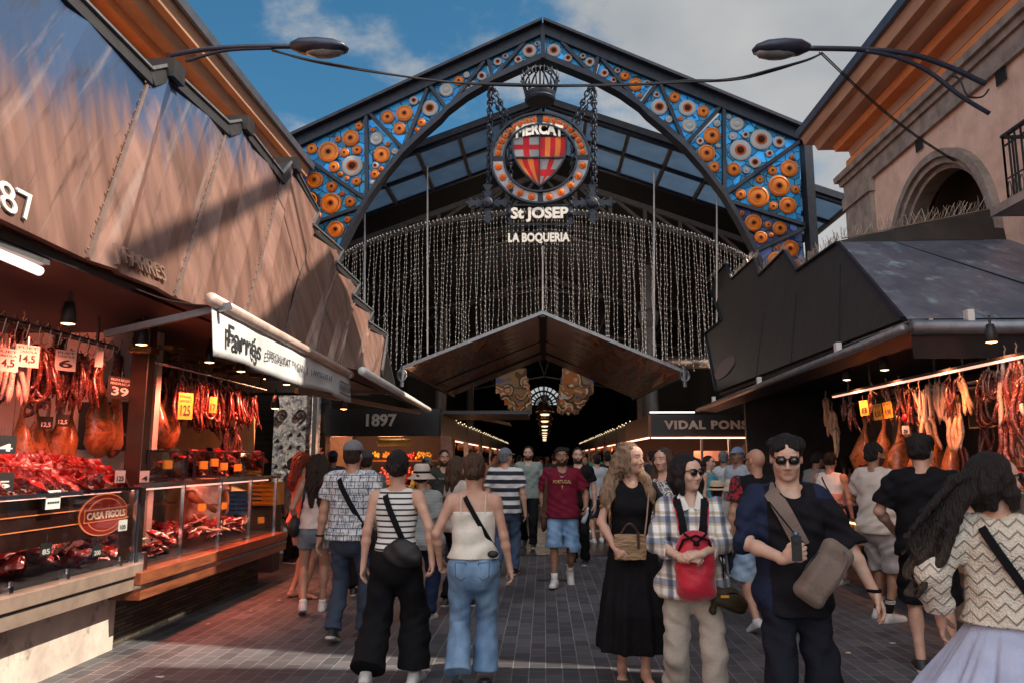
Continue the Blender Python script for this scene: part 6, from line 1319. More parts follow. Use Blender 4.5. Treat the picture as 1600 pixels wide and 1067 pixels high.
# ================================================================== sculpting: smooth blended solids turned into one continuous surface
def V(*a): return np.array(a, dtype=np.float64)
class Field:
    def __init__(s, lo, hi, h, fz=None):
        s.x = np.arange(lo[0], hi[0]+h, h); s.y = np.arange(lo[1], hi[1]+h, h)
        if fz: s.z = np.concatenate([np.arange(lo[2], fz[0], h), np.arange(fz[0], hi[2]+fz[1], fz[1])])
        else: s.z = np.arange(lo[2], hi[2]+h, h)
        s.D = np.full((len(s.x), len(s.y), len(s.z)), .3, np.float32)
    def reg(s, lo, hi):
        i = [(max(0, np.searchsorted(a, l)-1), min(len(a), np.searchsorted(a, u)+1)) for a, l, u in zip((s.x, s.y, s.z), lo, hi)]
        return tuple(slice(a, b) for a, b in i)
    def op(s, fn, lo, hi, k=.015, mode='u'):
        p = k+.02; r = s.reg([a-p for a in lo], [a+p for a in hi])
        X = s.x[r[0]][:, None, None]; Y = s.y[r[1]][None, :, None]; Z = s.z[r[2]][None, None, :]
        if X.size == 0 or Y.size == 0 or Z.size == 0: return s
        d = fn(X, Y, Z).astype(np.float32); A = s.D[r]
        if d.shape != A.shape: d = np.broadcast_to(d, A.shape)
        if mode == 's': d = -d
        if mode == 'u':
            h = np.clip(.5+.5*(A-d)/k, 0, 1); s.D[r] = A*(1-h)+d*h-k*h*(1-h)
        else:
            h = np.clip(.5-.5*(A-d)/k, 0, 1); s.D[r] = A*(1-h)+d*h+k*h*(1-h)
        return s
    def cone(s, a, b, ra, rb, k=.015, mode='u', fy=1.0):
        a = np.array(a, float); b = np.array(b, float); ab = b-a; L2 = max(1e-9, ab@ab)
        def fn(X, Y, Z):
            t = np.clip(((X-a[0])*ab[0]+(Y-a[1])*ab[1]+(Z-a[2])*ab[2])/L2, 0, 1)
            return np.sqrt((X-a[0]-ab[0]*t)**2+((Y-a[1]-ab[1]*t)/fy)**2+(Z-a[2]-ab[2]*t)**2)-(ra+(rb-ra)*t)
        m = max(ra, rb)*max(1, fy); return s.op(fn, np.minimum(a, b)-m, np.maximum(a, b)+m, k, mode)
    def chain(s, pts, rs, k=.015, mode='u'):
        for a, b, ra, rb in zip(pts, pts[1:], rs, rs[1:]): s.cone(a, b, ra, rb, k, mode)
        return s
    def ell(s, c, r, k=.015, mode='u', R=None):
        c = np.array(c, float); r = np.array(r, float)
        def fn(X, Y, Z):
            x, y, z = X-c[0], Y-c[1], Z-c[2]
            if R is not None: x, y, z = (R[0, 0]*x+R[1, 0]*y+R[2, 0]*z, R[0, 1]*x+R[1, 1]*y+R[2, 1]*z, R[0, 2]*x+R[1, 2]*y+R[2, 2]*z)
            k0 = np.sqrt((x/r[0])**2+(y/r[1])**2+(z/r[2])**2)+1e-9; k1 = np.sqrt((x/r[0]**2)**2+(y/r[1]**2)**2+(z/r[2]**2)**2)+1e-9
            return k0*(k0-1)/k1
        m = r if R is None else np.full(3, r.max()); return s.op(fn, c-m, c+m, k, mode)
    def prof(s, P, k=.02, mode='u', fold=None, sq=2.0, rnd=.0):
        """stack of ellipses: rows (z, cx, cy, rx, ry)"""
        P = np.array(sorted(P), float); z0, z1 = P[0, 0], P[-1, 0]
        def fn(X, Y, Z):
            q = [np.interp(Z.ravel(), P[:, 0], P[:, i]).reshape(Z.shape) for i in range(1, 5)]
            dx, dy = X-q[0], Y-q[1]; rx, ry = q[2], q[3]
            if fold is not None:
                g = fold(np.arctan2(dy, dx), Z); rx = rx*(1+g); ry = ry*(1+g)
            k0 = ((np.abs(dx)/rx)**sq+(np.abs(dy)/ry)**sq)**(1/sq)+1e-9; k1 = np.sqrt((dx/rx**2)**2+(dy/ry**2)**2)+1e-9
            d = k0*(k0-1)/k1; return np.maximum(d, np.maximum(z0-Z, Z-z1))
        mx = P[:, 1]; return s.op(fn, ((P[:, 1]-P[:, 3]).min()-.03, (P[:, 2]-P[:, 4]).min()-.03, z0), ((P[:, 1]+P[:, 3]).max()+.03, (P[:, 2]+P[:, 4]).max()+.03, z1), k, mode)
    def rbox(s, c, hx, r, R, k=.01):
        c = np.array(c, float)
        def fn(X, Y, Z):
            x, y, z = X-c[0], Y-c[1], Z-c[2]; q = [np.abs(R[0, i]*x+R[1, i]*y+R[2, i]*z)-hx[i]+r for i in range(3)]
            return np.sqrt(sum(np.maximum(a, 0)**2 for a in q))+np.minimum(np.maximum(np.maximum(q[0], q[1]), q[2]), 0)-r
        m = np.linalg.norm(hx); return s.op(fn, c-m, c+m, k)
    def plane(s, p, n, k=.008):
        """cut away everything on the side the normal points to"""
        p = np.array(p, float); n = np.array(n, float); n /= np.linalg.norm(n)
        d = ((s.x[:, None, None]-p[0])*n[0]+(s.y[None, :, None]-p[1])*n[1]+(s.z[None, None, :]-p[2])*n[2]).astype(np.float32)
        s.D = np.maximum(s.D, d); return s
    def disp(s, fn, band=.05):
        X, Y, Z = s.x[:, None, None], s.y[None, :, None], s.z[None, None, :]
        s.D = s.D+(fn(X, Y, Z)*(np.abs(s.D) < band)).astype(np.float32); return s
    def mesh(s, name, mats, matfn=None):
        D = s.D; I = D < 0; I[0] = I[-1] = False; I[:, 0] = I[:, -1] = False; I[:, :, 0] = I[:, :, -1] = False
        D = np.where(I, np.minimum(D, -1e-5), np.maximum(D, 1e-5)); nx, ny, nz = D.shape
        c = np.zeros((nx-1, ny-1, nz-1), np.uint8)
        for dx in (0, 1):
            for dy in (0, 1):
                for dz in (0, 1): c += I[dx:nx-1+dx, dy:ny-1+dy, dz:nz-1+dz]
        act = (c > 0) & (c < 8); ci = np.argwhere(act)
        if len(ci) == 0: return None
        idx = np.full(act.shape, -1, np.int32); idx[act] = np.arange(len(ci), dtype=np.int32)
        acc = np.zeros((len(ci), 3)); cnt = np.zeros(len(ci)); ax = (s.x, s.y, s.z)
        cor = {(a, b, c_): D[ci[:, 0]+a, ci[:, 1]+b, ci[:, 2]+c_] for a in (0, 1) for b in (0, 1) for c_ in (0, 1)}
        for axis in range(3):
            for a in (0, 1):
                for b in (0, 1):
                    o0 = [0, 0, 0]; oth = [i for i in range(3) if i != axis]; o0[oth[0]] = a; o0[oth[1]] = b; o1 = list(o0); o1[axis] = 1
                    d0, d1 = cor[tuple(o0)], cor[tuple(o1)]; m = (d0 < 0) != (d1 < 0); t = np.where(m, d0/np.where(m, d0-d1, 1), 0)
                    p = np.stack([ax[i][ci[:, i]+o0[i]] for i in range(3)], 1); q = ax[axis][ci[:, axis]+1]; p[:, axis] += t*(q-p[:, axis])
                    acc += p*m[:, None]; cnt += m
        v = acc/cnt[:, None]; quads = []
        for axis in range(3):
            sl0 = [slice(1, -1)]*3; sl0[axis] = slice(0, -1); sl1 = list(sl0); sl1[axis] = slice(1, None)
            A = I[tuple(sl0)]; B = I[tuple(sl1)]; e = np.argwhere(A != B)
            if len(e) == 0: continue
            ins = A[e[:, 0], e[:, 1], e[:, 2]]; base = e.copy(); oth = [i for i in range(3) if i != axis]
            for i in oth: base[:, i] += 1
            def g(u, w):
                k = base.copy(); k[:, oth[0]] -= u; k[:, oth[1]] -= w; return idx[k[:, 0], k[:, 1], k[:, 2]]
            q = np.stack([g(1, 1), g(0, 1), g(0, 0), g(1, 0)], 1)
            flip = ins if axis != 1 else ~ins
            q = np.where(flip[:, None], q, q[:, ::-1]); quads.append(q)
        F = np.concatenate(quads); F = F[(F >= 0).all(1)]
        # one gentle smoothing pass
        acc = np.zeros_like(v); cnt = np.zeros(len(v))
        for i in range(4):
            np.add.at(acc, F[:, i], v[F[:, (i+1) % 4]]); np.add.at(cnt, F[:, i], 1)
        v = v*.6+.4*acc/np.maximum(cnt, 1)[:, None]
        me = bpy.data.meshes.new(name); me.vertices.add(len(v)); me.vertices.foreach_set('co', v.astype(np.float32).ravel())
        me.loops.add(len(F)*4); me.loops.foreach_set('vertex_index', F.astype(np.int32).ravel()); me.polygons.add(len(F))
        me.polygons.foreach_set('loop_start', np.arange(0, len(F)*4, 4, dtype=np.int32)); me.polygons.foreach_set('loop_total', np.full(len(F), 4, np.int32))
        for x in (mats if isinstance(mats, (list, tuple)) else [mats]): me.materials.append(x)
        if matfn is not None: me.polygons.foreach_set('material_index', matfn(v[F].mean(1)).astype(np.int32))
        me.polygons.foreach_set('use_smooth', np.ones(len(F), bool)); me.update(calc_edges=True); return me
def wrk(seed, amp=.004, drape=False):
    r = np.random.RandomState(seed); p = r.uniform(0, 6, 8)
    def f(X, Y, Z):
        if drape: return amp*(.5*np.sin(40*X+5*np.sin(4*Z+p[0])+9*Y+p[1])+.3*np.sin(31*Y+4*np.sin(5*Z+p[2])+14*X+p[3])+.35*np.sin(44*Z+6*np.sin(11*X+p[4])+4*Y))
        return amp*(.6*np.sin(38*Z+5*np.sin(8*X+p[0])+4*np.sin(9*Y+p[1])+p[2])+.35*np.sin(27*X+6*np.sin(7*Z+p[3])+p[4])+.5*np.sin(62*(X*.6+Z*.6)+4*np.sin(12*Z+p[5])+p[6]))
    return f
def ik(a, t, l1, l2, pole):
    a, t, pole = (np.array(q, float) for q in (a, t, pole)); d = t-a; L_ = np.linalg.norm(d); m = (l1+l2)*.999
    if L_ > m: t = a+d*m/L_; d = t-a; L_ = m
    u = d/L_; x = (l1*l1-l2*l2+L_*L_)/(2*L_); h = math.sqrt(max(0, l1*l1-x*x)); n = pole-u*(pole@u); n /= np.linalg.norm(n)+1e-9
    return a+u*x+n*h, t
def rotm(yaw, pitch=0, roll=0):
    cy, sy, cp, sp, cr_, sr = math.cos(yaw), math.sin(yaw), math.cos(pitch), math.sin(pitch), math.cos(roll), math.sin(roll)
    return np.array([[cy, -sy, 0], [sy, cy, 0], [0, 0, 1]])@np.array([[1, 0, 0], [0, cp, -sp], [0, sp, cp]])@np.array([[cr_, 0, sr], [0, 1, 0], [-sr, 0, cr_]])
# ================================================================== people
def skin(name, c, red=.06):
    m = M(name, c, .52, col2=(c[0]*.80, c[1]*.68, c[2]*.62), ns=14, detail=8, lo=.3, hi=.75, sss=.12, bump=.12, bs=220, rvar=.12); return m
SK = {'light': skin('skin_light', (.58, .36, .27)), 'mid': skin('skin_mid', (.44, .25, .17)), 'tan': skin('skin_tan', (.30, .16, .10)), 'pale': skin('skin_pale', (.64, .44, .34))}
LIPS = {k: M('lips_'+k, c, .4) for k, c in (('light', (.40, .18, .14)), ('mid', (.30, .13, .10)), ('tan', (.20, .09, .07)), ('pale', (.48, .22, .18)))}
def hairm(name, c, c2=None, n=1):
    m = M(name, c, .42, col2=c2 or tuple(x*.45 for x in c), ns=60, stretch=(1, 1, .07), bump=1, bs=110, lo=.3, hi=.7, spec=.28); m.node_tree.nodes['Principled BSDF'].inputs['Roughness'].default_value = .5; return m
HR = {'black': hairm('hair_black', (.012, .010, .010)), 'brown': hairm('hair_brown', (.085, .045, .028)), 'dark': hairm('hair_dark_brown', (.030, .018, .013)), 'blonde': hairm('hair_blonde', (.36, .25, .16), (.13, .08, .05)), 'red': hairm('hair_red', (.24, .04, .02)), 'grey': hairm('hair_grey', (.22, .21, .20))}
def ombre(m, zc, w, ctop):
    t, b = nodes(m); src = b.inputs['Base Color'].links[0].from_socket; c = t.nodes['Texture Coordinate']; s = t.nodes.new('ShaderNodeSeparateXYZ'); t.links.new(c.outputs['Object'], s.inputs[0])
    r = t.nodes.new('ShaderNodeMapRange'); r.inputs[1].default_value = zc-w; r.inputs[2].default_value = zc+w; t.links.new(s.outputs[2], r.inputs[0])
    x = t.nodes.new('ShaderNodeMix'); x.data_type = 'RGBA'; t.links.new(r.outputs[0], x.inputs[0]); t.links.new(src, x.inputs[6]); x.inputs[7].default_value = (*ctop, 1); t.links.new(x.outputs[2], b.inputs['Base Color'])
ombre(HR['blonde'], 1.62, .10, (.13, .085, .055))
HR['ombre'] = hairm('hair_dark_ombre', (.075, .055, .04), (.03, .024, .02)); ombre(HR['ombre'], 1.25, .15, (.012, .010, .010))
def cloth_m(name, c, rough=.85, **k):
    k.setdefault('col2', tuple(x*.82 for x in c)); return M(name, c, rough, ns=k.pop('ns', 7), bump=k.pop('bump', .25), bs=k.pop('bs', 55), sheen=k.pop('sheen', .15 if sum(c) > .3 else 0), spec=.3 if sum(c) > .3 else .12, **k)
def stripes_m(name, c1, c2, period, frac, axis=2, phase=0, extra=None):
    m = cloth_m(name, c1); t, b = nodes(m); N = t.nodes.new; K = t.links.new; c = t.nodes['Texture Coordinate']; s = N('ShaderNodeSeparateXYZ'); K(c.outputs['Object'], s.inputs[0])
    a = N('ShaderNodeMath'); a.operation = 'MULTIPLY_ADD'; a.inputs[1].default_value = 1/period; a.inputs[2].default_value = phase+10; K(s.outputs[axis], a.inputs[0]); f = N('ShaderNodeMath'); f.operation = 'FRACT'; K(a.outputs[0], f.inputs[0])
    g = N('ShaderNodeMath'); g.operation = 'LESS_THAN'; g.inputs[1].default_value = frac; K(f.outputs[0], g.inputs[0]); x = N('ShaderNodeMix'); x.data_type = 'RGBA'; K(g.outputs[0], x.inputs[0]); x.inputs[6].default_value = (*c1, 1); x.inputs[7].default_value = (*c2, 1); K(x.outputs[2], b.inputs['Base Color']); return m
def denim(name, c, c2): return M(name, c, .85, col2=c2, ns=3.5, detail=7, bump=.3, bs=90, stretch=(1.5, 1.5, .7), lo=.3, hi=.62)
TM = [(.80, 0, .0, .135, .10), (.86, 0, .005, .162, .118), (.93, 0, .008, .165, .12), (1.00, 0, .0, .155, .112), (1.10, 0, -.003, .148, .105), (1.22, 0, 0, .162, .115), (1.33, 0, 0, .178, .122), (1.40, 0, .004, .172, .105), (1.455, 0, .008, .11, .075)]
TF = [(.80, 0, .0, .140, .105), (.86, 0, .012, .172, .130), (.93, 0, .012, .170, .125), (1.00, 0, .004, .145, .105), (1.09, 0, -.002, .122, .09), (1.20, 0, -.002, .135, .10), (1.30, 0, 0, .152, .108), (1.385, 0, .006, .150, .092), (1.445, 0, .01, .095, .068)]
class Person:
    def __init__(P, label, x, y, rz=0, H=1.72, sex='m', lod=1, skin='light', seed=0, group=None, build=1.0, **k):
        P.s = sex; P.f = sex == 'f'; P.seed = seed; P.lod = lod; P.sk = skin; P.bw = build
        P.h = {0: .0058, 1: .009, 2: .013, 3: .019}[lod]
        r = P.root = thing('person', label, 'person', (x, y, 0), rz, group); r.scale = (H/1.75,)*3; P.H = H
        g = k.get
        P.hipz = g('hipz', .92); P.sz = (1.41 if P.f else 1.425)+(P.hipz-.92); P.sw = (.158 if P.f else .185)*P.bw
        P.yaw = g('yaw', 0); P.pitch = g('pitch', 0); P.roll = g('roll', 0); P.lean = g('lean', 0)
        P.T = [(z+(P.hipz-.92), cx, cy+P.lean*(z-1.0)*(-1), rx*P.bw, ry*P.bw) for z, cx, cy, rx, ry in (TF if P.f else TM)]
        P.ly = -P.lean*(1.42-1.0)
        P.up, P.fo = (.275, .245) if P.f else (.29, .255)
        P.sh = {s: V(s*P.sw, .01+P.ly, P.sz) for s in (1, -1)}
        dh = {s: (s*(P.sw+.075), -.02+P.ly, P.sz-.535) for s in (1, -1)}
        P.wt = {1: V(*g('lh', dh[1])), -1: V(*g('rh', dh[-1]))}
        pole = {1: V(*g('lpole', (.5, .9, 0))), -1: V(*g('rpole', (-.5, .9, 0)))}
        P.el = {}; P.wr = {}
        for s in (1, -1): P.el[s], P.wr[s] = ik(P.sh[s], P.wt[s], P.up, P.fo, pole[s])
        P.an = {1: V(*g('lf', (.10, .0, .08))), -1: V(*g('rf', (-.10, .0, .08)))}
        P.hp = {s: V(s*.088*P.bw, .008, P.hipz-.02) for s in (1, -1)}
        P.kn = {}
        for s in (1, -1): P.kn[s], P.an[s] = ik(P.hp[s], P.an[s], .435, .425, V(s*g('knee_out', .12), -1, 0))
        P.tp = {1: g('lpitch', 0), -1: g('rpitch', 0)}; P.toe = {1: g('ltoe', .12), -1: g('rtoe', -.12)}
        P.pv = V(0, .0+P.ly, 1.50+(P.hipz-.92)); P.R = rotm(P.yaw, P.pitch, P.roll); P.hz = P.hipz-.92
        P.hdir = {1: g('lhd'), -1: g('rhd')}; P.hn = {1: g('lhn'), -1: g('rhn')}; P.curl = {1: g('lcurl', .32), -1: g('rcurl', .32)}
        P.vis = g('vis', 1)
    def hf(P, x, y, z): return P.pv+P.R@(V(x, y, z)-V(0, 0, 1.50))
    def part(P, name, me, parent=None):
        if me is None: return None
        return lnk(name, me, parent or P.root, False)
    # ---------------- body
    def handdirs(P, s):
        f = P.wr[s]-P.el[s]; f /= np.linalg.norm(f); d = V(*P.hdir[s]) if P.hdir[s] is not None else f; d /= np.linalg.norm(d)
        n = V(*P.hn[s]) if P.hn[s] is not None else V(-s, .15, 0); n -= d*(n@d); n /= np.linalg.norm(n); lat = s*np.cross(n, d); return d, n, lat
    def hand(P, F, s):
        d, n, lat = P.handdirs(s); w = P.wr[s]; q = .92 if P.f else 1.02; c = P.curl[s]; kk = .006
        F.cone(w-d*.02, w+d*.03*q, .023*q, .024*q, .012)
        F.cone(w+d*.03*q+lat*.016*q, w+d*.085*q+lat*.024*q, .015*q, .013*q, .016); F.cone(w+d*.03*q-lat*.012*q, w+d*.08*q-lat*.024*q, .015*q, .012*q, .016); F.cone(w+d*.03*q, w+d*.086*q, .016*q, .013*q, .016)
        if P.lod >= 2:
            F.cone(w+d*.08*q+lat*.012, w+(d*.13+n*.02)*q+lat*.01, .014*q, .010*q, .01); F.cone(w+d*.08*q-lat*.015, w+(d*.12+n*.025)*q-lat*.012, .014*q, .010*q, .01)
            F.cone(w+d*.03*q+lat*.02, w+d*.08*q+lat*.05*q, .012*q, .009*q, .01); return
        for i, (o, L_) in enumerate(((.031, .072), (.0105, .082), (-.0105, .076), (-.030, .060))):
            p = w+(d*(.083-abs(i-1)*.004)+lat*o)*q; pts = [p-d*.01]; a = c*(1+.12*i); sp = lat*(o*.35)
            pts.append(p); cur = p
            for j, fr in enumerate((.44, .32, .24)):
                t = a*(j+.6); dd = d*math.cos(t)+n*math.sin(t)+sp*1.5; dd /= np.linalg.norm(dd); cur = cur+dd*L_*fr*q; pts.append(cur)
            F.chain(pts, [r*q for r in (.0095, .0095, .0085, .0080, .0068)], kk)
        p = w+(d*.022+lat*.024)*q; e = d*.72+lat*.62+n*.35; e /= np.linalg.norm(e); m = p+e*.042*q; e2 = d*.9+lat*.25+n*.45; e2 /= np.linalg.norm(e2)
        F.chain([w+d*.012*q+lat*.008, p, m, m+e2*.030*q, m+e2*.050*q], [.014*q, .0145*q, .0115*q, .0100*q, .0078*q], .010)
    def body(P, legs=False, feet=False, cov=True, beard=None):
        f = P.f; h = P.h; xs = [P.el[s][0] for s in (1, -1)]+[P.wr[s][0] for s in (1, -1)]+[.2, -.2]; ys = [P.el[s][1] for s in (1, -1)]+[P.wr[s][1] for s in (1, -1)]+[.15, -.16+P.ly, P.pv[1]-.16, P.pv[1]+.16]; zs = [P.el[s][2] for s in (1, -1)]+[P.wr[s][2] for s in (1, -1)]
        z0 = min(zs)-.24
        if legs: z0 = 0; ys += [P.an[s][1]-(.24 if feet else .06) for s in (1, -1)]+[P.an[s][1]+.1 for s in (1, -1)]+[P.kn[s][1]-.1 for s in (1, -1)]; xs += [P.an[s][0]+s*.08 for s in (1, -1)]
        z0 = min(z0, 1.3)
        mg = .21
        F = Field((min(xs)-mg*.55, min(ys)-mg*.5, z0), (max(xs)+mg*.55, max(ys)+mg*.5, 1.80+P.hz), h, (1.47+P.hz, h*.72) if P.lod < 2 else None)
        sh = .014 if cov else .002; q_ = .012 if cov else 0
        F.prof([(z, cx, cy, rx-sh, ry-sh) for z, cx, cy, rx, ry in P.T if z >= .85+P.hz], .02)
        a_r, e_r, w_r = ((.040, .032, .021) if f else (.050, .039, .026)); a_r *= P.bw; e_r *= P.bw
        for s in (1, -1):
            F.cone((s*.045, .012+P.ly, P.sz+.042), (s*(P.sw-.01), .01+P.ly, P.sz-.004-q_), .030-q_*.5, (.046 if not f else .037)-q_, .035)
            if 1:
                F.cone(P.sh[s], P.el[s], a_r+.004-q_*1.3, e_r, .03); u = (P.el[s]-P.sh[s]); F.ell(P.sh[s]+u*.12-V(0, 0, .004), (a_r+.001-q_*1.3,)*3, .03)
                v = P.wr[s]-P.el[s]; F.cone(P.el[s], P.el[s]+v*.32, e_r, e_r*1.02, .02); F.cone(P.el[s]+v*.32, P.wr[s], e_r*1.02, w_r, .02); P.hand(F, s)
                if (not f) and P.lod < 2 and not cov: F.ell(P.sh[s]+u*.45+V(0, -.008, 0), (a_r*.98, a_r*.98, .09), .03)
        F.cone((0, .015+P.ly, 1.40+P.hz), P.hf(0, .012, 1.565), .058 if not f else .048, .053 if not f else .045, .03)
        for s in (1, -1): F.cone((s*.03, -.03+P.ly, 1.435+P.hz), P.hf(s*.055, .02, 1.58), .012, .014, .025)
        if f and not cov:
            for s in (1, -1): F.ell((s*.072, -.085+P.ly*.7, 1.255+P.hz), (.052, .045, .055), .03)
        if legs:
            for s in (1, -1):
                v = P.kn[s]-P.hp[s]; F.cone(P.hp[s], P.kn[s], .088 if f else .088, .053 if f else .055, .03); c = P.an[s]-P.kn[s]
                F.cone(P.kn[s], P.an[s], .048, .035 if not f else .031, .02); F.ell(P.kn[s]+c*.30+V(0, .018, 0), (.050, .052, .12), .03); F.ell(P.kn[s]+V(0, -.016, 0), (.036, .032, .045), .02)
            if feet: [P.foot(F, s) for s in (1, -1)]
        P.head(F)
        lip0, lip1 = P.hf(0, -.098, 1.571), .026
        def mf(c):
            q = (c-P.pv)@P.R+V(0, 0, 1.50); x, y, z = q[:, 0], q[:, 1], q[:, 2]; o = np.zeros(len(c), int)
            o[(((x/.0245)**2+((z-1.5655)/.0095)**2) < 1) & (y < -.07)] = 1
            e = (np.abs(z-(1.6605-.16*np.abs(np.abs(x)-.030))) < .0026+.0016*(not f)) & (np.abs(x) > .013) & (np.abs(x) < .052) & (y < -.05); o[e] = 2
            if beard is not None:
                bd = (z < 1.574+.62*np.maximum(0, np.abs(x)-.028)) & (z > 1.505) & (y < .0) & (o == 0); o[bd] = 3
            if P.lod < 2:
                pass
            return o
        me = F.mesh('body', [SK[P.sk], LIPS[P.sk], HR['dark'], beard[0] if beard else HR['dark']], mf); o = P.part('body', me); return o
    def foot(P, F, s, bare=True):
        a = P.an[s]; t, u = P.footframe(s); F.cone(a, a-u*.03+t*.01, .036, .036, .02)
        F.cone(a-u*.045-t*.035, a-u*.052+t*.05, .030, .028, .02); F.cone(a-u*.035+t*.02, a-u*.058+t*.11, .030, .022, .02); F.cone(a-u*.06+t*.10+V(.018, 0, 0), a-u*.062+t*.13+V(.012, 0, 0), .020, .018, .015); F.cone(a-u*.06+t*.10-V(.018, 0, 0), a-u*.062+t*.13-V(.012, 0, 0), .020, .018, .015)
        r = np.cross(t, u)
        for i in range(5): o = (i-2)*.0165*(1 if s > 0 else 1); L_ = .168-(abs(i-(1 if s < 0 else 3)))*.008; F.cone(a-u*.066+t*.12+r*o, a-u*.070+t*L_+r*o, .0105, .0085, .005)
    def footframe(P, s):
        th, ph = P.toe[s], P.tp[s]; t = V(math.sin(th)*math.cos(ph), -math.cos(th)*math.cos(ph), -math.sin(ph)); r = V(math.cos(th), math.sin(th), 0); u = np.cross(r, t)*1.0
        if u[2] < 0: u = -u
        return t, u
    def head(P, F):
        R = P.R; hf = P.hf; f = P.f; E = lambda c, r, k=.012, m='u': F.ell(hf(*c), r, k, m, R)
        E((0, .012, 1.652), (.075, .095, .097)); E((0, -.018, 1.605), (.062 if not f else .058, .072, .085), .03); E((0, -.035, 1.572), (.052 if not f else .045, .055, .055), .025)
        E((0, -.072, 1.538), (.022 if not f else .017, .018, .016), .02); E((0, -.060, 1.668), (.055, .035, .045), .03)
        if P.lod > 2: E((0, -.105, 1.605), (.012, .016, .018), .015); return
        for s in (1, -1):
            E((s*.032, -.093, 1.642), (.019, .013, .012), .012, 's')
            E((s*.040, -.068, 1.602), (.024, .022, .022), .02)
            E((s*.028, -.086, 1.657), (.022, .010, .006), .010)
            E((s*.0125, -.097, 1.593), (.009, .011, .008), .006)
            E((s*.079, .010, 1.625), (.010, .018, .030), .006); E((s*.086, .004, 1.628), (.006, .010, .018), .004, 's')
            E((s*.031, -.080, 1.641), (.0155, .012, .0125), .003)   # lids closing round the eye
        F.cone(hf(0, -.088, 1.645), hf(0, -.110, 1.603), .0085, .0115, .010); E((0, -.106, 1.596), (.011, .011, .009), .006)
        F.cone(hf(-.017, -.086, 1.5695), hf(.017, -.086, 1.5695), .0068, .0068, .006); F.cone(hf(-.014, -.086, 1.5605), hf(.014, -.086, 1.5605), .0080, .0080, .006)
        F.cone(hf(-.022, -.096, 1.5655), hf(.022, -.096, 1.5655), .0018, .0018, .003, 's')
    def eyes(P, closed=False):
        if P.lod > 1: return
        m_w, m_i = EYE
        for s in (1, -1):
            c = P.hf(s*.031, -.0845, 1.642); d = P.R@V(s*.05, -1, -.02); d /= np.linalg.norm(d); b = MB(); r = .0105
            b.lathe(tuple(c), [(r*math.sin(a), r*math.cos(a), (1 if a < .55 else 0)) for a in [0, .28, .6, .9, 1.3, 1.8, 2.5, 3.14]], 12, ax=tuple(d)); P.part('eye', b.mesh('eye', [m_w, m_i], True))
    # ---------------- clothes
    def cutarm(P, F, s, fr, flat=True):
        e = P.sleeve_pt(s, fr); u = (P.el[s]-P.sh[s]) if fr < 1 else (P.wr[s]-P.el[s]); u = u/np.linalg.norm(u); m = .13
        F.op(lambda X, Y, Z: -((X-e[0])*u[0]+(Y-e[1])*u[1]+(Z-e[2])*u[2]), e+u*.13-m, e+u*.13+m, .006, 's')
        F.op(lambda X, Y, Z: -((X-e[0])*u[0]+(Y-e[1])*u[1]+(Z-e[2])*u[2]), e+u*.05-.1, e+u*.05+.1, .006, 's')
    def sleeve_pt(P, s, fr): return P.sh[s]+(P.el[s]-P.sh[s])*fr if fr <= 1 else P.el[s]+(P.wr[s]-P.el[s])*(fr-1)
    def top(P, mat, hem=.86, sleeve=.55, g=.018, sl=(.061, .068), neck=(.072, .045), flare=.0, amp=.005, name='shirt', vneck=0, fold=None, armhole=False, zt=None, k=.03, back_low=0, extra=None, matfn=None, mats=None, bust=True, sq=2.2):
        h = max(P.h*1.25, .0075); hz = P.hz; hem += hz
        xs = [P.sleeve_pt(s, max(sleeve, .05))[0] for s in (1, -1)]+[.2+flare+g, -.2-flare-g]; ys = [P.sleeve_pt(s, q)[1] for s in (1, -1) for q in (max(sleeve, .05), min(sleeve, 1.0) if sleeve else .05)]+[.16+flare, -.17-flare+P.ly]
        zlo = min([hem]+[P.sleeve_pt(s, max(sleeve, .05))[2]-.09 for s in (1, -1)]+[P.sleeve_pt(s, min(1, max(sleeve, .05)))[2]-.09 for s in (1, -1)])
        F = Field((min(xs)-.12, min(ys)-.12, zlo-.03), (max(xs)+.12, max(ys)+.12, 1.53+hz), h)
        Z = [q[0] for q in P.T]; T = np.array(P.T)
        zz = [hem-.02]+[z for z in Z if z > hem+.01 and z < 1.44+hz]+[1.448+hz if P.f else 1.46+hz]
        rows = []
        for z in zz:
            q = [np.interp(z, T[:, 0], T[:, i]) for i in range(1, 5)]; fl = flare*max(0, (1.25+hz-z))/.4
            gx = g*(1.9 if z < 1.0+hz else 1.5 if z < 1.2+hz else 1)
            if z < 1.15+hz: q[2] = max(q[2], .9*np.interp(1.2+hz, T[:, 0], T[:, 3])); q[3] = max(q[3], .95*np.interp(1.2+hz, T[:, 0], T[:, 4]))
            rows.append((z, q[0], q[1], q[2]+gx+fl, q[3]+gx+fl))
        for s in (1, -1):
            if sleeve > 0:
                a, b_ = sl; e = P.sleeve_pt(s, min(1, sleeve+.08)); F.cone(P.sh[s]-V(0, 0, .010), e, a, b_ if sleeve < 1 else (a+b_)/2, .035)
                if sleeve >= 1: F.cone(e, P.sleeve_pt(s, min(2, sleeve+.08)), (a+b_)/2, b_, .03)
        F.disp(wrk(P.seed+2, amp))
        for s in (1, -1):
            if sleeve > 0: P.cutarm(F, s, sleeve)
        F.prof(rows, k, fold=fold, sq=sq)
        if P.f and bust:
            for s in (1, -1): F.ell((s*.070, -.088+P.ly*.7, 1.26+hz), (.06+g*.5, .05+g*.5, .06), .045)
        for s in (1, -1):
            if not armhole: F.cone((s*.05, .012+P.ly, P.sz+.038), (s*(P.sw-.02), .01+P.ly, P.sz-.004), .030+g*.5, (.044 if not P.f else .036)+g*.6, .035)
            else: F.cone((s*.045, .012+P.ly, P.sz+.036), (s*(P.sw-.06), .01+P.ly, P.sz+.01), .028+g*.5, .036+g*.5, .03)
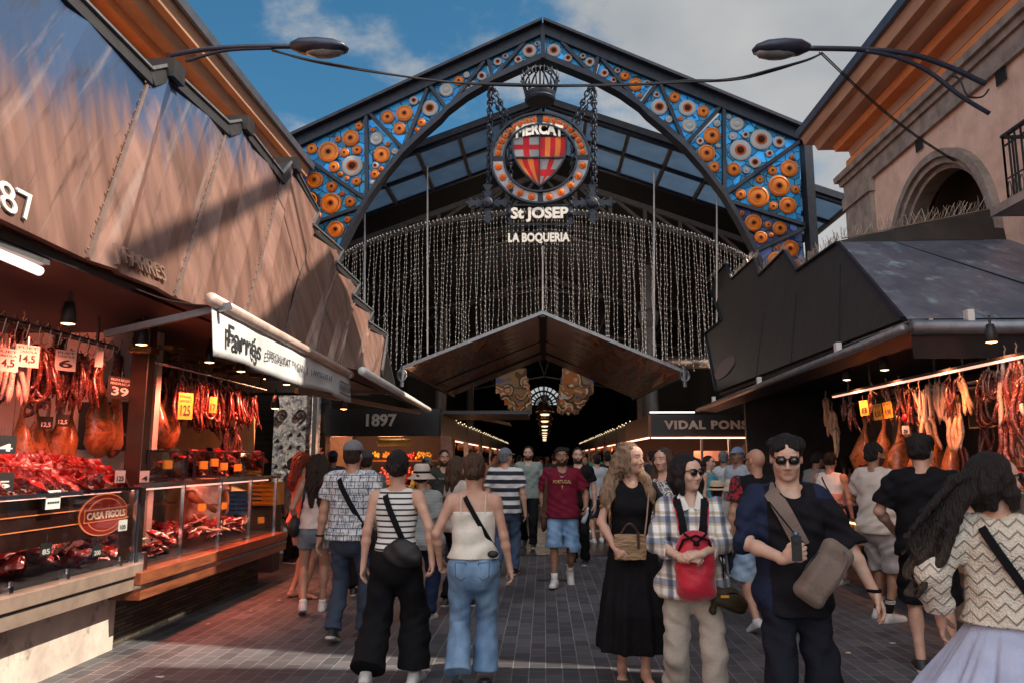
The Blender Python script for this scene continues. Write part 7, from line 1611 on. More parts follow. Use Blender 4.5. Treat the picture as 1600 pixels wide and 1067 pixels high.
        F.disp(wrk(P.seed, amp))
        if extra: extra(F)
        for s in (1, -1):
            if armhole: F.ell((s*(P.sw+.045), .01+P.ly, P.sz-.02), (.085, .12, .12), .01, 's')
        F.ell((0, -.012+P.ly, 1.475+hz+.02), (neck[0], neck[0]*.95, neck[1]+.02), .006, 's')
        F.ell((0, -.07+P.ly, 1.45+hz), (neck[0]*.8, .06, neck[1]), .008, 's')
        if vneck: F.cone((0, -.14+P.ly, 1.48+hz), (0, -.15+P.ly, 1.45+hz-vneck), .078, .010, .006, 's'); F.ell((0, -.09, 1.45), (.05, .05, .05), .006, 's')
        if back_low: F.ell((0, .10+P.ly, 1.45+hz), (.10, .08, back_low), .01, 's')
        if zt: F.plane((0, 0, zt+hz), (0, 0, 1))
        F.plane((0, 0, hem), (0, 0, -1)); return P.part(name, F.mesh(name, mats or mat, matfn))
    def trousers(P, mat, waist=1.02, hem=None, g=.012, rk=.074, rh=.075, rt=.092, amp=.006, name='trousers', frac=None, legend=None, matfn=None, mats=None, seatk=.03):
        hz = P.hz; h = max(P.h*1.35, .008); waist += hz; ks = [P.kn[s] for s in (1, -1)]; ans = [P.an[s] for s in (1, -1)]
        fr = 2.0 if frac is None else frac
        def pt(s, q): return P.hp[s]+(P.kn[s]-P.hp[s])*q if q <= 1 else P.kn[s]+(P.an[s]-P.kn[s])*(q-1)
        A = [pt(s, q) for s in (1, -1) for q in (min(1, fr), fr)]; lo = np.min(A, 0); hi = np.max(A, 0); m = max(rh, rk, rt)+.05
        F = Field((min(lo[0], -.17)-m*.6, min(lo[1], -.1)-m, min(lo[2]-.04, waist-.3)), (max(hi[0], .17)+m*.6, max(hi[1], .12)+m, waist+.02), h)
        T = np.array(P.T); rows = [(z, 0, np.interp(z, T[:, 0], T[:, 2]), np.interp(z, T[:, 0], T[:, 3])+g, np.interp(z, T[:, 0], T[:, 4])+g) for z in (.82+hz, .88+hz, .94+hz, 1.0+hz, waist)]; q = rows[0]; rows[0] = (q[0]-.02, 0, q[2], q[3]*.62, q[4]*.6); rows[1] = (rows[1][0], 0, rows[1][2], rows[1][3]*.93, rows[1][4]*.9)
        for s in (1, -1):
            e = pt(s, min(1, fr)); F.cone(P.hp[s], e, rt+g*.4, rk+g*.4+(0 if fr > 1 else (rh-rk)), seatk)
            if fr > 1:
                q = pt(s, fr+.28); mid = pt(s, 1+(fr-1)*.5); rm = (rk+rh)/2; F.cone(P.kn[s], mid, rk+g*.4, rm, .02); F.cone(mid, q, rm, rh, .02)
                F.ell(P.kn[s]+(P.an[s]-P.kn[s])*.28+V(0, .018, 0), (rk*.85, rk*.9, .12), .03)
        F.disp(wrk(P.seed+5, amp)); F.disp(wrk(P.seed+9, amp*.8, True))
        for s in (1, -1):
            e = pt(s, fr); u = (P.an[s]-P.kn[s]) if fr > 1 else (P.kn[s]-P.hp[s]); u = u/np.linalg.norm(u)
            F.op(lambda X, Y, Z: -((X-e[0])*u[0]+(Y-e[1])*u[1]+(Z-e[2])*u[2]), e+u*.12-.16, e+u*.12+.16, .006, 's')
        F.prof(rows, .04); F.ell((0, .018, P.hipz-.085), (.12+g, .10+g, .105), .05)
        for s in (1, -1):
            if P.f: F.ell((s*.065, .078, P.hipz-.02), (.082+g*.5, .066+g*.6, .095), .04)
            else: F.ell((s*.06, .068, P.hipz-.02), (.074+g, .058+g, .09), .04)
        F.plane((0, 0, waist), (0, 0, 1)); return P.part(name, F.mesh(name, mats or mat, matfn))
    def skirt(P, mat, rows, fold, name='skirt', hw=.4, amp=.003, h=None, cut=None):
        h = h or max(P.h*1.5, .009); z0 = min(r[0] for r in rows); z1 = max(r[0] for r in rows)
        F = Field((-hw, -hw, z0-.03), (hw, hw, z1+.03), h); F.prof(rows, .01, fold=fold)
        F.disp(wrk(P.seed+3, amp, True)); 
        if cut: cut(F)
        F.plane((0, 0, z0+.005), (0, 0, -1)); F.plane((0, 0, z1-.005), (0, 0, 1)); return P.part(name, F.mesh(name, mat))
    def shoes(P, upper, sole, high=.0, sc=1.0):
        for s in (1, -1):
            a = P.an[s]; t, u = P.footframe(s); c = a+t*.06-u*.04; F = Field(c-V(.17, .19, .13), c+V(.17, .19, .13), max(.007, P.h)); q = sc
            F.cone(a-u*.045-t*.035, a-u*.052+t*.05, .040*q, .039*q, .02); F.cone(a-u*.03, a-u*.052+t*.11*q, .042*q, .036*q, .025); F.cone(a-u*.055+t*.10, a-u*.058+t*.155*q, .042*q, .034*q, .02); F.cone(a+u*(.0+high), a-u*.04, .043*q, .042*q, .02)
            F.cone(a-u*.066-t*.045, a-u*.066+t*.165*q, .043*q, .043*q, .004, fy=1)
            F.plane(a-u*.082, -u, .004); F.plane(a+u*(.012+high), u)
            def mf(cc): d = (cc-a)@u; return (d < -.058).astype(int)
            P.part('shoe', F.mesh('shoe', [upper, sole], mf))
    def sandals(P, mat):
        for s in (1, -1):
            a = P.an[s]; t, u = P.footframe(s); r = np.cross(t, u); b = MB(); n = 14
            pts = [a-u*.079+t*(.055+.125*math.cos(2*math.pi*i/n))+r*(.040*math.sin(2*math.pi*i/n)) for i in range(n)]
            b.slab([Vector(p) for p in pts], Vector(tuple(-u*.012))); b.tube([Vector(tuple(a-u*.07+t*.09+r*.042)), Vector(tuple(a-u*.028+t*.075)), Vector(tuple(a-u*.07+t*.09-r*.042))], .006, 5); b.tube([Vector(tuple(a-u*.03+t*.07)), Vector(tuple(a-u*.066+t*.14))], .005, 5)
            P.part('sandal', b.mesh('sandal', mat))
    def socks(P, mat, top=.22, cuff=None):
        for s in (1, -1):
            c = P.kn[s]-P.an[s]; b = MB(); n = 6
            b.tube([Vector(tuple(P.an[s]-c*.03)), Vector(tuple(P.an[s]+c*top*.5)), Vector(tuple(P.an[s]+c*top))], [.043, .040, .044], 14); P.part('sock', b.mesh('sock', cuff or mat, True))
    # ---------------- hair, hats, glasses
    def hair(P, kind, mat, amp=.003, bang=True, back=0, vol=1.0, fn=None, part=0):
        hz = P.hz; hf = P.hf; R = P.R; h = max(.0055, P.h*.85) if P.lod < 3 else .014
        zlo = {'short': 1.52, 'bun': 1.50, 'pony': 1.40, 'bob': 1.46, 'long': 1.18, 'vlong': 1.05, 'messy': 1.50, 'buzz': 1.52}[kind]
        e = .14+(.10 if kind in ('long', 'vlong') else .04)
        if fn: e += .22; zlo = min(zlo, 1.12)
        F = Field(P.pv+V(-e, -e, zlo-1.50-.03), P.pv+V(e, e+.05, .36), h); E = lambda c, r, k=.012, m='u': F.ell(hf(*c), r, k, m, R); v = vol
        E((0, .020, 1.662), (.083*v, .100*v, .098*v))
        if kind == 'messy':
            rm = np.random.RandomState(P.seed)
            for i in range(22):
                a = rm.uniform(-2.6, 2.6); q = rm.uniform(.2, .9); E((.07*math.sin(a)*v, .02+.075*math.cos(a)*v*.9+0*q, 1.67+.06*q), (.028, .028, .026), .012)
            for x in (-.05, -.02, .02, .05): E((x, -.06, 1.715-abs(x)*.3), (.022, .032, .018), .008)
        if kind in ('short', 'messy', 'buzz'): E((0, .035, 1.60), (.076*v, .078*v, .06), .02)
        if kind == 'bun': E((0, .03, 1.61), (.078, .085, .06), .02); E((0, .128, 1.612), (.046, .038, .043), .006); E((.018, .155, 1.60), (.028, .022, .026), .004); E((-.02, .145, 1.63), (.02, .02, .02), .004)
        if kind == 'pony': E((0, .03, 1.61), (.078, .085, .06), .02); F.chain([hf(0, .11, 1.65), hf(0, .15, 1.60), hf(0, .15, 1.50), hf(0, .13, 1.42)], [.025, .03, .028, .012], .01)
        if kind == 'bob':
            for s in (1, -1):
                F.chain([hf(s*.055, .00, 1.69), hf(s*.082, -.005, 1.63), hf(s*.088, -.015, 1.56), hf(s*.080, -.03, 1.505)], [.035, .034, .033, .020], .02); F.chain([hf(s*.05, .06, 1.66), hf(s*.06, .07, 1.58), hf(s*.055, .06, 1.51)], [.045, .045, .028], .03)
            F.chain([hf(0, .08, 1.66), hf(0, .09, 1.58), hf(0, .075, 1.51)], [.045, .045, .028], .03)
        if kind in ('long', 'vlong'):
            z2 = 1.30 if kind == 'long' else 1.17
            for s in (1, -1):
                F.chain([hf(s*.06, .01, 1.70), hf(s*.083, .01, 1.62), hf(s*.092, .01, 1.54), V(s*.095, -.03+P.ly+P.pv[1]*0, 1.45+hz), V(s*.105, -.075+P.ly, 1.36+hz), V(s*.09, -.10+P.ly, 1.28+hz)] if back < 1 else [hf(s*.06, .02, 1.70), hf(s*.080, .04, 1.62), V(s*.07, .09+P.ly, 1.5+hz), V(s*.07, .115+P.ly, 1.40+hz), V(s*.05, .125+P.ly, z2+hz)], [.034, .038, .040, .040, .036, .014] if back < 1 else [.035, .045, .05, .05, .022], .035)
                F.chain([hf(s*.04, .07, 1.66), hf(s*.05, .085, 1.58), V(s*.05, .10+P.ly, 1.46+hz), V(s*.045, .12+P.ly, z2+.05+hz)], [.045, .05, .05, .025], .04)
        if fn: fn(P, F)
        wv = np.random.RandomState(P.seed+1).uniform(0, 6, 4)
        F.disp(lambda X, Y, Z: amp*(np.sin(95*(X-P.pv[0])+9*np.sin(9*Z+wv[0])+60*(Y-P.pv[1]))+.7*np.sin(150*(Y-P.pv[1])+70*X+8*np.sin(13*Z+wv[1]))), .03)
        # open the face
        E((part*.012, -.112, 1.622), (.066 if kind != 'bob' else .058, .070, .078 if bang else .088), .006, 's')
        if kind in ('short', 'buzz', 'messy'): 
            for s in (1, -1): E((s*.088, -.03, 1.60), (.028, .06, .045), .006, 's')
            E((0, -.02, 1.53), (.10, .085, .055), .01, 's'); c0 = hf(0, .06, 1.545); F.plane(c0, P.R@V(0, .3, -1))
        if kind in ('bun', 'pony'):
            for s in (1, -1): E((s*.09, -.04, 1.61), (.03, .06, .06), .006, 's')
            E((0, -.03, 1.54), (.09, .085, .06), .01, 's')
        return P.part('hair', F.mesh('hair', mat))
    def headmesh(P, mb, name, mats, smooth=True):
        R = P.R; b = MB(); b.f = mb.f; b.m = mb.m; b.v = [tuple(P.hf(*v)) for v in mb.v]; return P.part(name, b.mesh(name, mats, smooth))
    def sunglasses(P, mat, up=0.0, lensmat=None):
        b = MB(); z = 1.642+up; y = -.104+up*.6
        for s in (1, -1):
            n = 14; pts = [(s*.033+.0265*math.copysign(abs(math.cos(a))**.8, math.cos(a)), y+.012*abs(.0), z-.003+.021*math.copysign(abs(math.sin(a))**.8, math.sin(a))) for a in [2*math.pi*i/n for i in range(n)]]
            pts = [(p[0], p[1]+.35*(abs(p[0])**2)*3, p[2]) for p in pts]
            b.slab(pts, (0, .004, 0), 0); b.tube(pts+[pts[0]], .0028, 5, m=1)
            b.bar((s*.058, y+.01, z+.008), (s*.083, .012+up, z+.002), .004, .006, m=1)
        b.bar((-.010, y, z+.006), (.010, y, z+.006), .004, m=1); P.headmesh(b, 'sunglasses', [lensmat or GLS, mat])
    def cap(P, mat, back=False, mat2=None):
        F = Field(P.pv+V(-.22, -.24, .02), P.pv+V(.22, .24, .34), .008); E = lambda c, r, k=.012, m='u': F.ell(P.hf(*c), r, k, m, P.R)
        E((0, .014, 1.672), (.092, .112, .098)); F.plane(P.hf(0, 0, 1.668), P.R@V(0, 0, -1)); s = 1 if not back else -1
        E((0, -s*.12+.01, 1.675), (.068, .075, .012), .008)
        P.part('cap', F.mesh('cap', mat))
    def hat(P, mat, band, brim=.16, crown=.11, floppy=0.0, tilt=0):
        b = MB(); b.lathe((0, .01, 1.665), [(.09, -.01), (brim, -.02-floppy), (brim, -.014-floppy), (.096, .004), (.097, .03), (.092, crown*.75), (.07, crown), (.03, crown*1.02), (0, crown*.98)], 28, sq=1.12); P.headmesh(b, 'hat', [mat])
        b = MB(); b.lathe((0, .01, 1.665), [(.0985, .004), (.099, .005), (.099, .028), (.0985, .029)], 28, sq=1.12); P.headmesh(b, 'hat_band', [band])
    def strap(P, name, root, mat, x0, z0, x1, z1, w=.035, g=.03, halves=(1, -1), n=22, th=.004):
        T = np.array(P.T); b = MB()
        for fb in halves:
            L_ = []
            for i in range(n+1):
                t = i/n; x = x0+(x1-x0)*t; z = z0+(z1-z0)*t+P.hz; rx = np.interp(z, T[:, 0], T[:, 3])+g; ry = np.interp(z, T[:, 0], T[:, 4])+g; cy = np.interp(z, T[:, 0], T[:, 2]); e = min(1, abs(x/rx)); yy = cy+fb*ry*math.sqrt(max(0, 1-e**2.2))
                if t < .12: q = t/.12; yy = cy+(yy-cy)*math.sin(q*math.pi/2); z += .0
                L_.append(V(x, yy, z))
            for i in range(n):
                a, c = L_[i], L_[i+1]; d = c-a; d /= np.linalg.norm(d)+1e-9; no = V(a[0]*.6, fb, .0); no /= np.linalg.norm(no); u = np.cross(d, no); u /= np.linalg.norm(u)+1e-9
                if i == 0: pu = u
                q = [a-pu*w/2, a+pu*w/2, c+u*w/2, c-u*w/2]; q = [Vector(tuple(v)) for v in q]; b.slab(q, Vector(tuple(no*th))); pu = u
        return lnk(name, b.mesh(name, mat), root, False)
    def held(P, name, label, cat):
        o = thing(name, label, cat, tuple(P.root.location), P.root.rotation_euler.z); o.scale = P.root.scale; return o
    def w(P, v): return P.root.matrix_basis @ Vector(tuple(v))
EYE = (M('eye_white', (.62, .58, .55), .25), M('iris', (.03, .015, .01), .15)); GLS = M('dark_lens', (.008, .008, .01), .08, coat=1); m_fr = M('glasses_frame', (.01, .01, .01), .3)
# ================================================================== the passers-by
PI = math.pi
m_stub = hairm('beard', (.075, .042, .03), (.04, .024, .018))
def gx(px, Y): return at(px, 715, Y).x
def toloc(w, x, y, rz, H):
    k = H/1.75; dx, dy = w[0]-x, w[1]-y; c, s = math.cos(-rz), math.sin(-rz); return (((dx*c-dy*s)/k, (dx*s+dy*c)/k, w[2]/k))
c_black = cloth_m('black_cloth', (.009, .009, .011)); c_navy = cloth_m('navy_cloth', (.014, .022, .055)); c_white = cloth_m('white_cloth', (.72, .70, .66)); c_denim = denim('blue_denim', (.07, .15, .28), (.20, .33, .50))
c_ddenim = denim('dark_denim', (.018, .028, .05), (.03, .045, .08)); c_ldenim = denim('light_denim', (.20, .32, .46), (.36, .48, .60)); c_sole = M('pale_sole', (.62, .60, .57), .6); c_shoew = M('white_trainer', (.62, .61, .60), .6, bump=.2, bs=60); c_shoeb = M('black_shoe', (.02, .02, .022), .5)
c_leather = M('black_leather', (.010, .010, .012), .6, bump=.15, bs=50)
# --- 1 woman in striped tank top
x1, y1, H1 = gx(622, 5.62), 5.62, 1.63; x2, y2, H2 = gx(741, 5.42), 5.42, 1.61
meet = at(681, 905, 5.50)
p = Person('woman seen from behind in a striped tank top and wide black trousers', x1, y1, PI-.05, H1, 'f', 0, 'light', 11, build=1.05, yaw=.12, rh=toloc((meet.x-.03, meet.y, meet.z+.13), x1, y1, PI-.05, H1), rpole=(-.5, .6, 0), rcurl=.7,
           lh=(.235, .06, .90), lf=(.15, .22, .15), lpitch=.5, rf=(-.13, -.12, .08), knee_out=.1)
p.body(cov=False); m_st = stripes_m('striped_jersey', (.68, .67, .64), (.02, .022, .03), .042, .32)
p.top(m_st, hem=1.0, sleeve=0, g=.010, armhole=True, neck=(.085, .06), amp=.003, name='tank_top'); p.trousers(c_black, waist=1.05, rk=.105, rh=.135, g=.016, frac=1.93, amp=.006); p.shoes(c_shoew, c_sole); p.hair('bun', HR['black'], vol=1.06)
bg1 = p.held('crossbody_bag', 'black soft bag slung low on the back of the woman in the striped tank top', 'bag')
p.strap('strap', bg1, c_black, .085, 1.455, -.11, 1.0, .045, .022, (1, -1))
F = Field((-.30, -.02, .80), (.15, .30, 1.18), .008); F.ell((-.085, .165, 1.0), (.14, .055, .10), .03); F.ell((-.15, .15, .955), (.085, .05, .07), .04); F.disp(wrk(3, .006)); lnk('pouch', F.mesh('pouch', c_leather), bg1, False)
# --- 2 woman in cream camisole and jeans
p = Person('woman seen from behind in a cream camisole top and blue flared jeans', x2, y2, PI+.03, H2, 'f', 0, 'light', 22, build=1.02, yaw=.05, lh=toloc((meet.x+.025, meet.y, meet.z+.13), x2, y2, PI+.03, H2), lpole=(.5, .6, 0), lcurl=.7,
           rh=(-.28, -.06, .86), rf=(-.085, -.10, .09), lf=(.10, .16, .15), lpitch=.45, rcurl=.5, knee_out=.05)
p.body(cov=False); m_cami = cloth_m('cream_satin', (.74, .71, .62), .45, bump=.15)
p.top(m_cami, hem=.985, sleeve=0, g=.020, armhole=True, zt=1.325, amp=.007, name='camisole', neck=(.01, .01), k=.02, flare=.012)
T = np.array(p.T); b = MB()
for s in (1, -1): b.tube([Vector((s*.088, .122, 1.315)), Vector((s*.092, .085, 1.42)), Vector((s*.088, .02, 1.468)), Vector((s*.08, -.06, 1.43)), Vector((s*.075, -.122, 1.32))], .0035, 5)
p.part('strap', b.mesh('strap', m_cami)); p.trousers(c_denim, waist=1.03, rk=.070, rh=.105, rt=.098, g=.014, frac=1.86, amp=.004)
b = MB()
for s in (1, -1):
    q = [(s*.045, .0, 0), (s*.125, .0, .005), (s*.120, .0, -.10), (s*.080, .0, -.125), (s*.043, .0, -.095)]; vs = []
    for a_, _, c_ in q: vs.append(Vector((a_, .155-(abs(a_)-.07)**2*5.5, .965+c_)))
    b.tube(vs+[vs[0]], .0022, 4)
b.tube([Vector((.168*math.sin(a), .008+.133*math.cos(a), 1.018)) for a in [i*PI/16-PI/2 for i in range(17)]], .004, 4)
p.part('pocket_seam', b.mesh('pocket_seam', c_ddenim)); p.shoes(c_shoeb, c_sole, sc=.93); p.hair('bun', HR['brown'], vol=1.03)
bg2 = p.held('belt_bag', 'black strap and small pouch across the back of the woman in the cream camisole', 'bag'); p.strap('strap', bg2, c_black, .075, 1.455, -.155, 1.06, .036, .026, (1,)); b = MB(); b.ball((-.15, .13, 1.025), .035, 10, sc=(1.2, .5, .8)); lnk('pouch', b.mesh('pouch', c_leather, True), bg2, False)
# --- 3 man with cap and patterned shirt
def printed():
    m = cloth_m('printed_shirt', (.60, .60, .58)); t, b = nodes(m); N = t.nodes.new; K = t.links.new; c = t.nodes['Texture Coordinate']; s = N('ShaderNodeSeparateXYZ'); K(c.outputs['Object'], s.inputs[0]); cb_ = N('ShaderNodeCombineXYZ'); K(s.outputs[0], cb_.inputs[0]); K(s.outputs[2], cb_.inputs[1])
    br = N('ShaderNodeTexBrick'); br.inputs['Scale'].default_value = 1; br.inputs['Brick Width'].default_value = .072; br.inputs['Row Height'].default_value = .058; br.inputs['Mortar Size'].default_value = .0035; br.inputs['Mortar'].default_value = (.03, .04, .09, 1); br.inputs['Color1'].default_value = (.60, .60, .58, 1); br.inputs['Color2'].default_value = (.52, .54, .57, 1); K(cb_.outputs[0], br.inputs[0])
    b2 = N('ShaderNodeTexBrick'); b2.inputs['Scale'].default_value = 1; b2.inputs['Brick Width'].default_value = .023; b2.inputs['Row Height'].default_value = .034; b2.inputs['Mortar Size'].default_value = .002; b2.inputs['Mortar'].default_value = (.04, .06, .14, 1); b2.inputs['Color1'].default_value = (1, 1, 1, 1); b2.inputs['Color2'].default_value = (.45, .5, .65, 1); b2.inputs['Bias'].default_value = -.3; K(cb_.outputs[0], b2.inputs[0])
    n = N('ShaderNodeTexNoise'); n.inputs['Scale'].default_value = 19; K(c.outputs['Object'], n.inputs[0]); r = N('ShaderNodeMapRange'); r.inputs[1].default_value = .47; r.inputs[2].default_value = .5; K(n.outputs[0], r.inputs[0])
    x = N('ShaderNodeMix'); x.data_type = 'RGBA'; x.blend_type = 'MULTIPLY'; K(r.outputs[0], x.inputs[0]); K(br.outputs[0], x.inputs[6]); K(b2.outputs[0], x.inputs[7]); K(x.outputs[2], b.inputs['Base Color']); return m
m_pr = printed(); x3 = gx(552, 6.95)
p = Person('man seen from behind in a grey cap and white printed shirt', x3, 6.95, PI-.1, 1.73, 'm', 0, 'mid', 33, lf=(.10, .12, .12), rf=(-.10, -.12, .08), lpitch=.3, lh=(.30, .0, .84), build=1.08)
p.body(); p.top(m_pr, hem=.88, sleeve=.68, g=.026, sl=(.066, .078), amp=.006); p.trousers(c_ddenim, waist=1.0, rk=.075, rh=.072); p.shoes(c_shoeb, c_sole); p.hair('short', HR['dark']); p.cap(cloth_m('grey_cap', (.16, .15, .16)), back=False)
b = MB(); b.tube([Vector(tuple(p.wr[1]+V(.034*math.cos(a), .034*math.sin(a), .02))) for a in [i*PI/8 for i in range(17)]], .008, 6); p.part('watch', b.mesh('watch', c_black))
bg = p.held('shoulder_bag', 'black bag on a wide strap across the back of the man in the printed shirt', 'bag'); p.strap('strap', bg, c_black, .10, 1.46, -.16, .98, .048, .04, (1,)); F = Field((-.33, -.1, .74), (0, .24, 1.04), .009); F.ell((-.20, .10, .90), (.06, .10, .11), .03); lnk('pouch', F.mesh('pouch', c_leather), bg, False)
# --- 4 small woman in sun hat
x4 = gx(660, 7.9); p = Person('short woman seen from behind in a pale sun hat and grey woven top', x4, 7.9, PI-.25, 1.50, 'f', 1, 'light', 44, build=1.15)
m_wov = stripes_m('woven_grey', (.30, .31, .30), (.17, .18, .18), .016, .5); p.body(); p.top(m_wov, hem=.80, sleeve=.95, g=.035, sl=(.07, .095), flare=.03, name='blouse'); p.trousers(c_navy, rk=.08, rh=.09); p.shoes(c_shoew, c_sole); p.hair('bun', HR['dark']); p.hat(cloth_m('straw_pink', (.52, .43, .37)), c_black, .165, .115, .045)
# --- 5 woman in white tank and denim shorts
x5 = gx(497, 8.15); p = Person('long haired woman seen from behind in a pale tank top and frayed denim shorts', x5, 8.15, PI+.25, 1.62, 'f', 1, 'mid', 55, lf=(.10, .1, .12), rf=(-.10, -.14, .08), lpitch=.3, lh=(.22, -.12, .98))
p.body(legs=True, cov=False); p.top(cloth_m('pale_pink_cloth', (.66, .52, .48)), hem=.93, sleeve=0, g=.018, armhole=True, flare=.02, amp=.007, name='tank_top'); p.trousers(denim('grey_denim', (.10, .13, .16), (.2, .24, .28)), waist=1.0, frac=.42, rt=.098, rk=.10, rh=.105, name='shorts'); p.shoes(c_shoew, c_sole); p.socks(c_white, .10); p.hair('vlong', HR['dark'], back=1)
bg = p.held('shoulder_bag', 'black shoulder bag at the side of the woman in denim shorts', 'bag'); F = Field((.05, -.15, .78), (.42, .2, 1.12), .011); F.ell((.23, .03, .95), (.07, .12, .12), .04); lnk('pouch', F.mesh('pouch', c_leather), bg, False); p.strap('strap', bg, c_leather, .12, 1.43, .17, 1.0, .03, .03, (1, -1))
# --- 6 red haired woman
x6 = gx(474, 9.0); p = Person('woman with bright reddish hair, orange top and beige shorts', x6, 9.0, PI/2+.5, 1.64, 'f', 1, 'mid', 66, lf=(.11, .05, .08), rf=(-.11, -.05, .08), yaw=-.2, rh=(-.12, -.26, 1.15), rpole=(-1, .5, -.5))
p.body(legs=True, feet=True, cov=False); p.top(cloth_m('orange_red_cloth', (.62, .10, .05)), hem=.9, sleeve=.0, g=.02, armhole=True, name='tank_top'); p.trousers(cloth_m('beige_cloth', (.42, .24, .17)), waist=1.0, frac=.62, rt=.1, rk=.1, rh=.11, name='shorts'); p.sandals(c_leather); p.hair('long', HR['red'], back=1, vol=1.18)
# --- 7 woman in head scarf
x7 = gx(460, 12.0); p = Person('woman in a grey head scarf and light jacket standing by the mosaic pillar', x7, 12.0, PI/2-.3, 1.58, 'f', 1, 'mid', 77, lh=(.12, -.26, 1.25), lpole=(.8, .5, -.3))
p.body(); m_gj = cloth_m('grey_jacket', (.34, .32, .31)); p.top(m_gj, hem=.85, sleeve=1.85, g=.03, sl=(.07, .05), name='jacket'); p.trousers(c_black, rk=.08, rh=.08); p.shoes(c_shoeb, c_sole)
def scarf(P, F): F.chain([P.hf(0, .02, 1.60), P.hf(0, -.01, 1.52), V(0, -.01+P.ly, 1.44), V(0, -.02, 1.38)], [.085, .075, .11, .12], .03)
p.hair('short', cloth_m('scarf_cloth', (.30, .28, .27)), fn=scarf, amp=.002, vol=1.1)
# --- 8 bearded man dark tee with glasses on head
x8 = gx(694, 11.2); p = Person('bearded man in a dark printed T-shirt with sunglasses pushed up on his head', x8, 11.2, .25, 1.70, 'm', 1, 'mid', 88); p.body(beard=(m_stub,)); p.eyes(); p.top(cloth_m('dark_olive', (.04, .042, .038)), sleeve=.6); p.trousers(c_ddenim); p.shoes(c_shoeb, c_sole); p.hair('short', HR['black']); p.sunglasses(m_fr, up=.055)
tx = text('TURRON', (0, -.152, 1.33), (1, 0, 0), (0, 0, 1), .20, .028, M('beige_print', (.45, .36, .26), .8), p.root, .003, .0); tx.location = (0, 0, 0)
# --- 9 striped polo man
x9 = gx(790, 10.8); p = Person('grey haired man seen from behind in a navy and white broad striped polo shirt', x9, 10.8, PI-.15, 1.71, 'm', 1, 'light', 99, build=1.08, yaw=-.5, rf=(-.1, -.1, .08), lf=(.1, .15, .13), lpitch=.4)
p.body(); p.top(stripes_m('broad_stripes', (.60, .59, .58), (.02, .022, .04), .115, .5), sleeve=.75, hem=.86, g=.028, sl=(.068, .078), name='polo_shirt'); p.trousers(denim('mid_denim', (.035, .06, .12), (.06, .10, .18)), rk=.078, rh=.075); p.shoes(c_shoeb, c_sole); p.hair('buzz', HR['grey']); p.cap(cloth_m('grey_cap2', (.14, .15, .17)))
# --- 10 grey green tee
g_ = onG(826, 857); p = Person('bearded man in a grey-green T-shirt and black trousers walking out of the market', g_.x, g_.y, -.1, 1.79, 'm', 1, 'light', 101, lf=(.10, -.22, .10), rf=(-.10, .25, .16), rpitch=.6, lpitch=-.15); p.body(beard=(m_stub,)); p.eyes(); p.top(cloth_m('grey_green', (.23, .28, .26)), sleeve=.7, g=.024); p.trousers(c_black, rk=.075, rh=.07); p.shoes(c_shoeb, c_sole); p.hair('short', HR['dark'])
# --- 11 maroon shirt man
g_ = onG(880, 913); x11, y11 = g_.x, g_.y; p = Person('man in a maroon T-shirt lettered PORTUGAL and blue denim shorts walking towards the camera', x11, y11, -.02, 1.72, 'm', 0, 'tan', 111, lf=(.09, .16, .15), lpitch=.55, rf=(-.11, -.20, .08), rpitch=-.1, lh=(.30, -.14, .98), lpole=(.4, 1, 0), lcurl=.75, rh=(-.25, .0, .92), rcurl=.6, pitch=.02, build=1.05)
m_mar = cloth_m('maroon_jersey', (.16, .012, .03)); p.body(legs=True, beard=(m_stub,)); p.eyes(); p.top(m_mar, sleeve=.82, hem=.845, g=.026, sl=(.066, .078), flare=.015, amp=.007, name='t_shirt'); p.trousers(c_denim, waist=.98, frac=1.05, rk=.100, rh=.112, rt=.098, name='shorts'); p.shoes(c_shoew, c_sole, sc=1.1); p.socks(c_white, .22); p.hair('messy', HR['black'], vol=1.0)
tx = text('PORTUGAL', (0, -.163, 1.31), (1, 0, 0), (0, 0, 1), .235, .045, M('gold_print', (.55, .36, .16), .8), p.root, .003, .02); tx.location = (0, 0, 0); b = MB(); b.ball((0, -.165, 1.25), .014, 6, sc=(.8, .3, 1)); b.bar((0, -.166, 1.24), (0, -.166, 1.215), .006); p.part('crest', b.mesh('crest', bpy.data.materials['gold_print']))
b = MB(); b.tube([Vector((.06*math.sin(a)*1.0, -.055-.09*math.cos(a)*.9-(.02 if abs(a) < 1 else 0), 1.475-.105*max(0, math.cos(a)))) for a in [-1.5+i*.25 for i in range(13)]], .0022, 4); p.part('necklace', b.mesh('necklace', m_chrome))
b = MB(); c = p.wr[1]; b.tube([Vector(tuple(c+V(.030*math.cos(a), .01, .030*math.sin(a)))) for a in [i*PI/8 for i in range(17)]], .007, 6); p.part('watch', b.mesh('watch', m_grey))
bt = p.held('water_bottle', 'clear plastic water bottle held by the man in the maroon T-shirt', 'bottle'); c = p.wr[1]+V(-.01, -.04, -.09); b = MB(); b.lathe(tuple(c+V(-.03, 0, -.10)), [(0, 0), (.031, .004), (.033, .06), (.030, .075), (.033, .09), (.032, .14), (.014, .175), (.013, .19)], 14, ax=(.35, -.1, 1)); lnk('body', b.mesh('body', M('water_plastic', (.55, .62, .68), .1, coat=1), True), bt, False); b = MB(); b.lathe(tuple(c+V(-.03, 0, -.10)+V(.35, -.1, 1)/1.064*.19), [(.015, 0), (.015, .018), (0, .019)], 12, ax=(.35, -.1, 1)); lnk('cap', b.mesh('cap', m_white, True), bt, False)
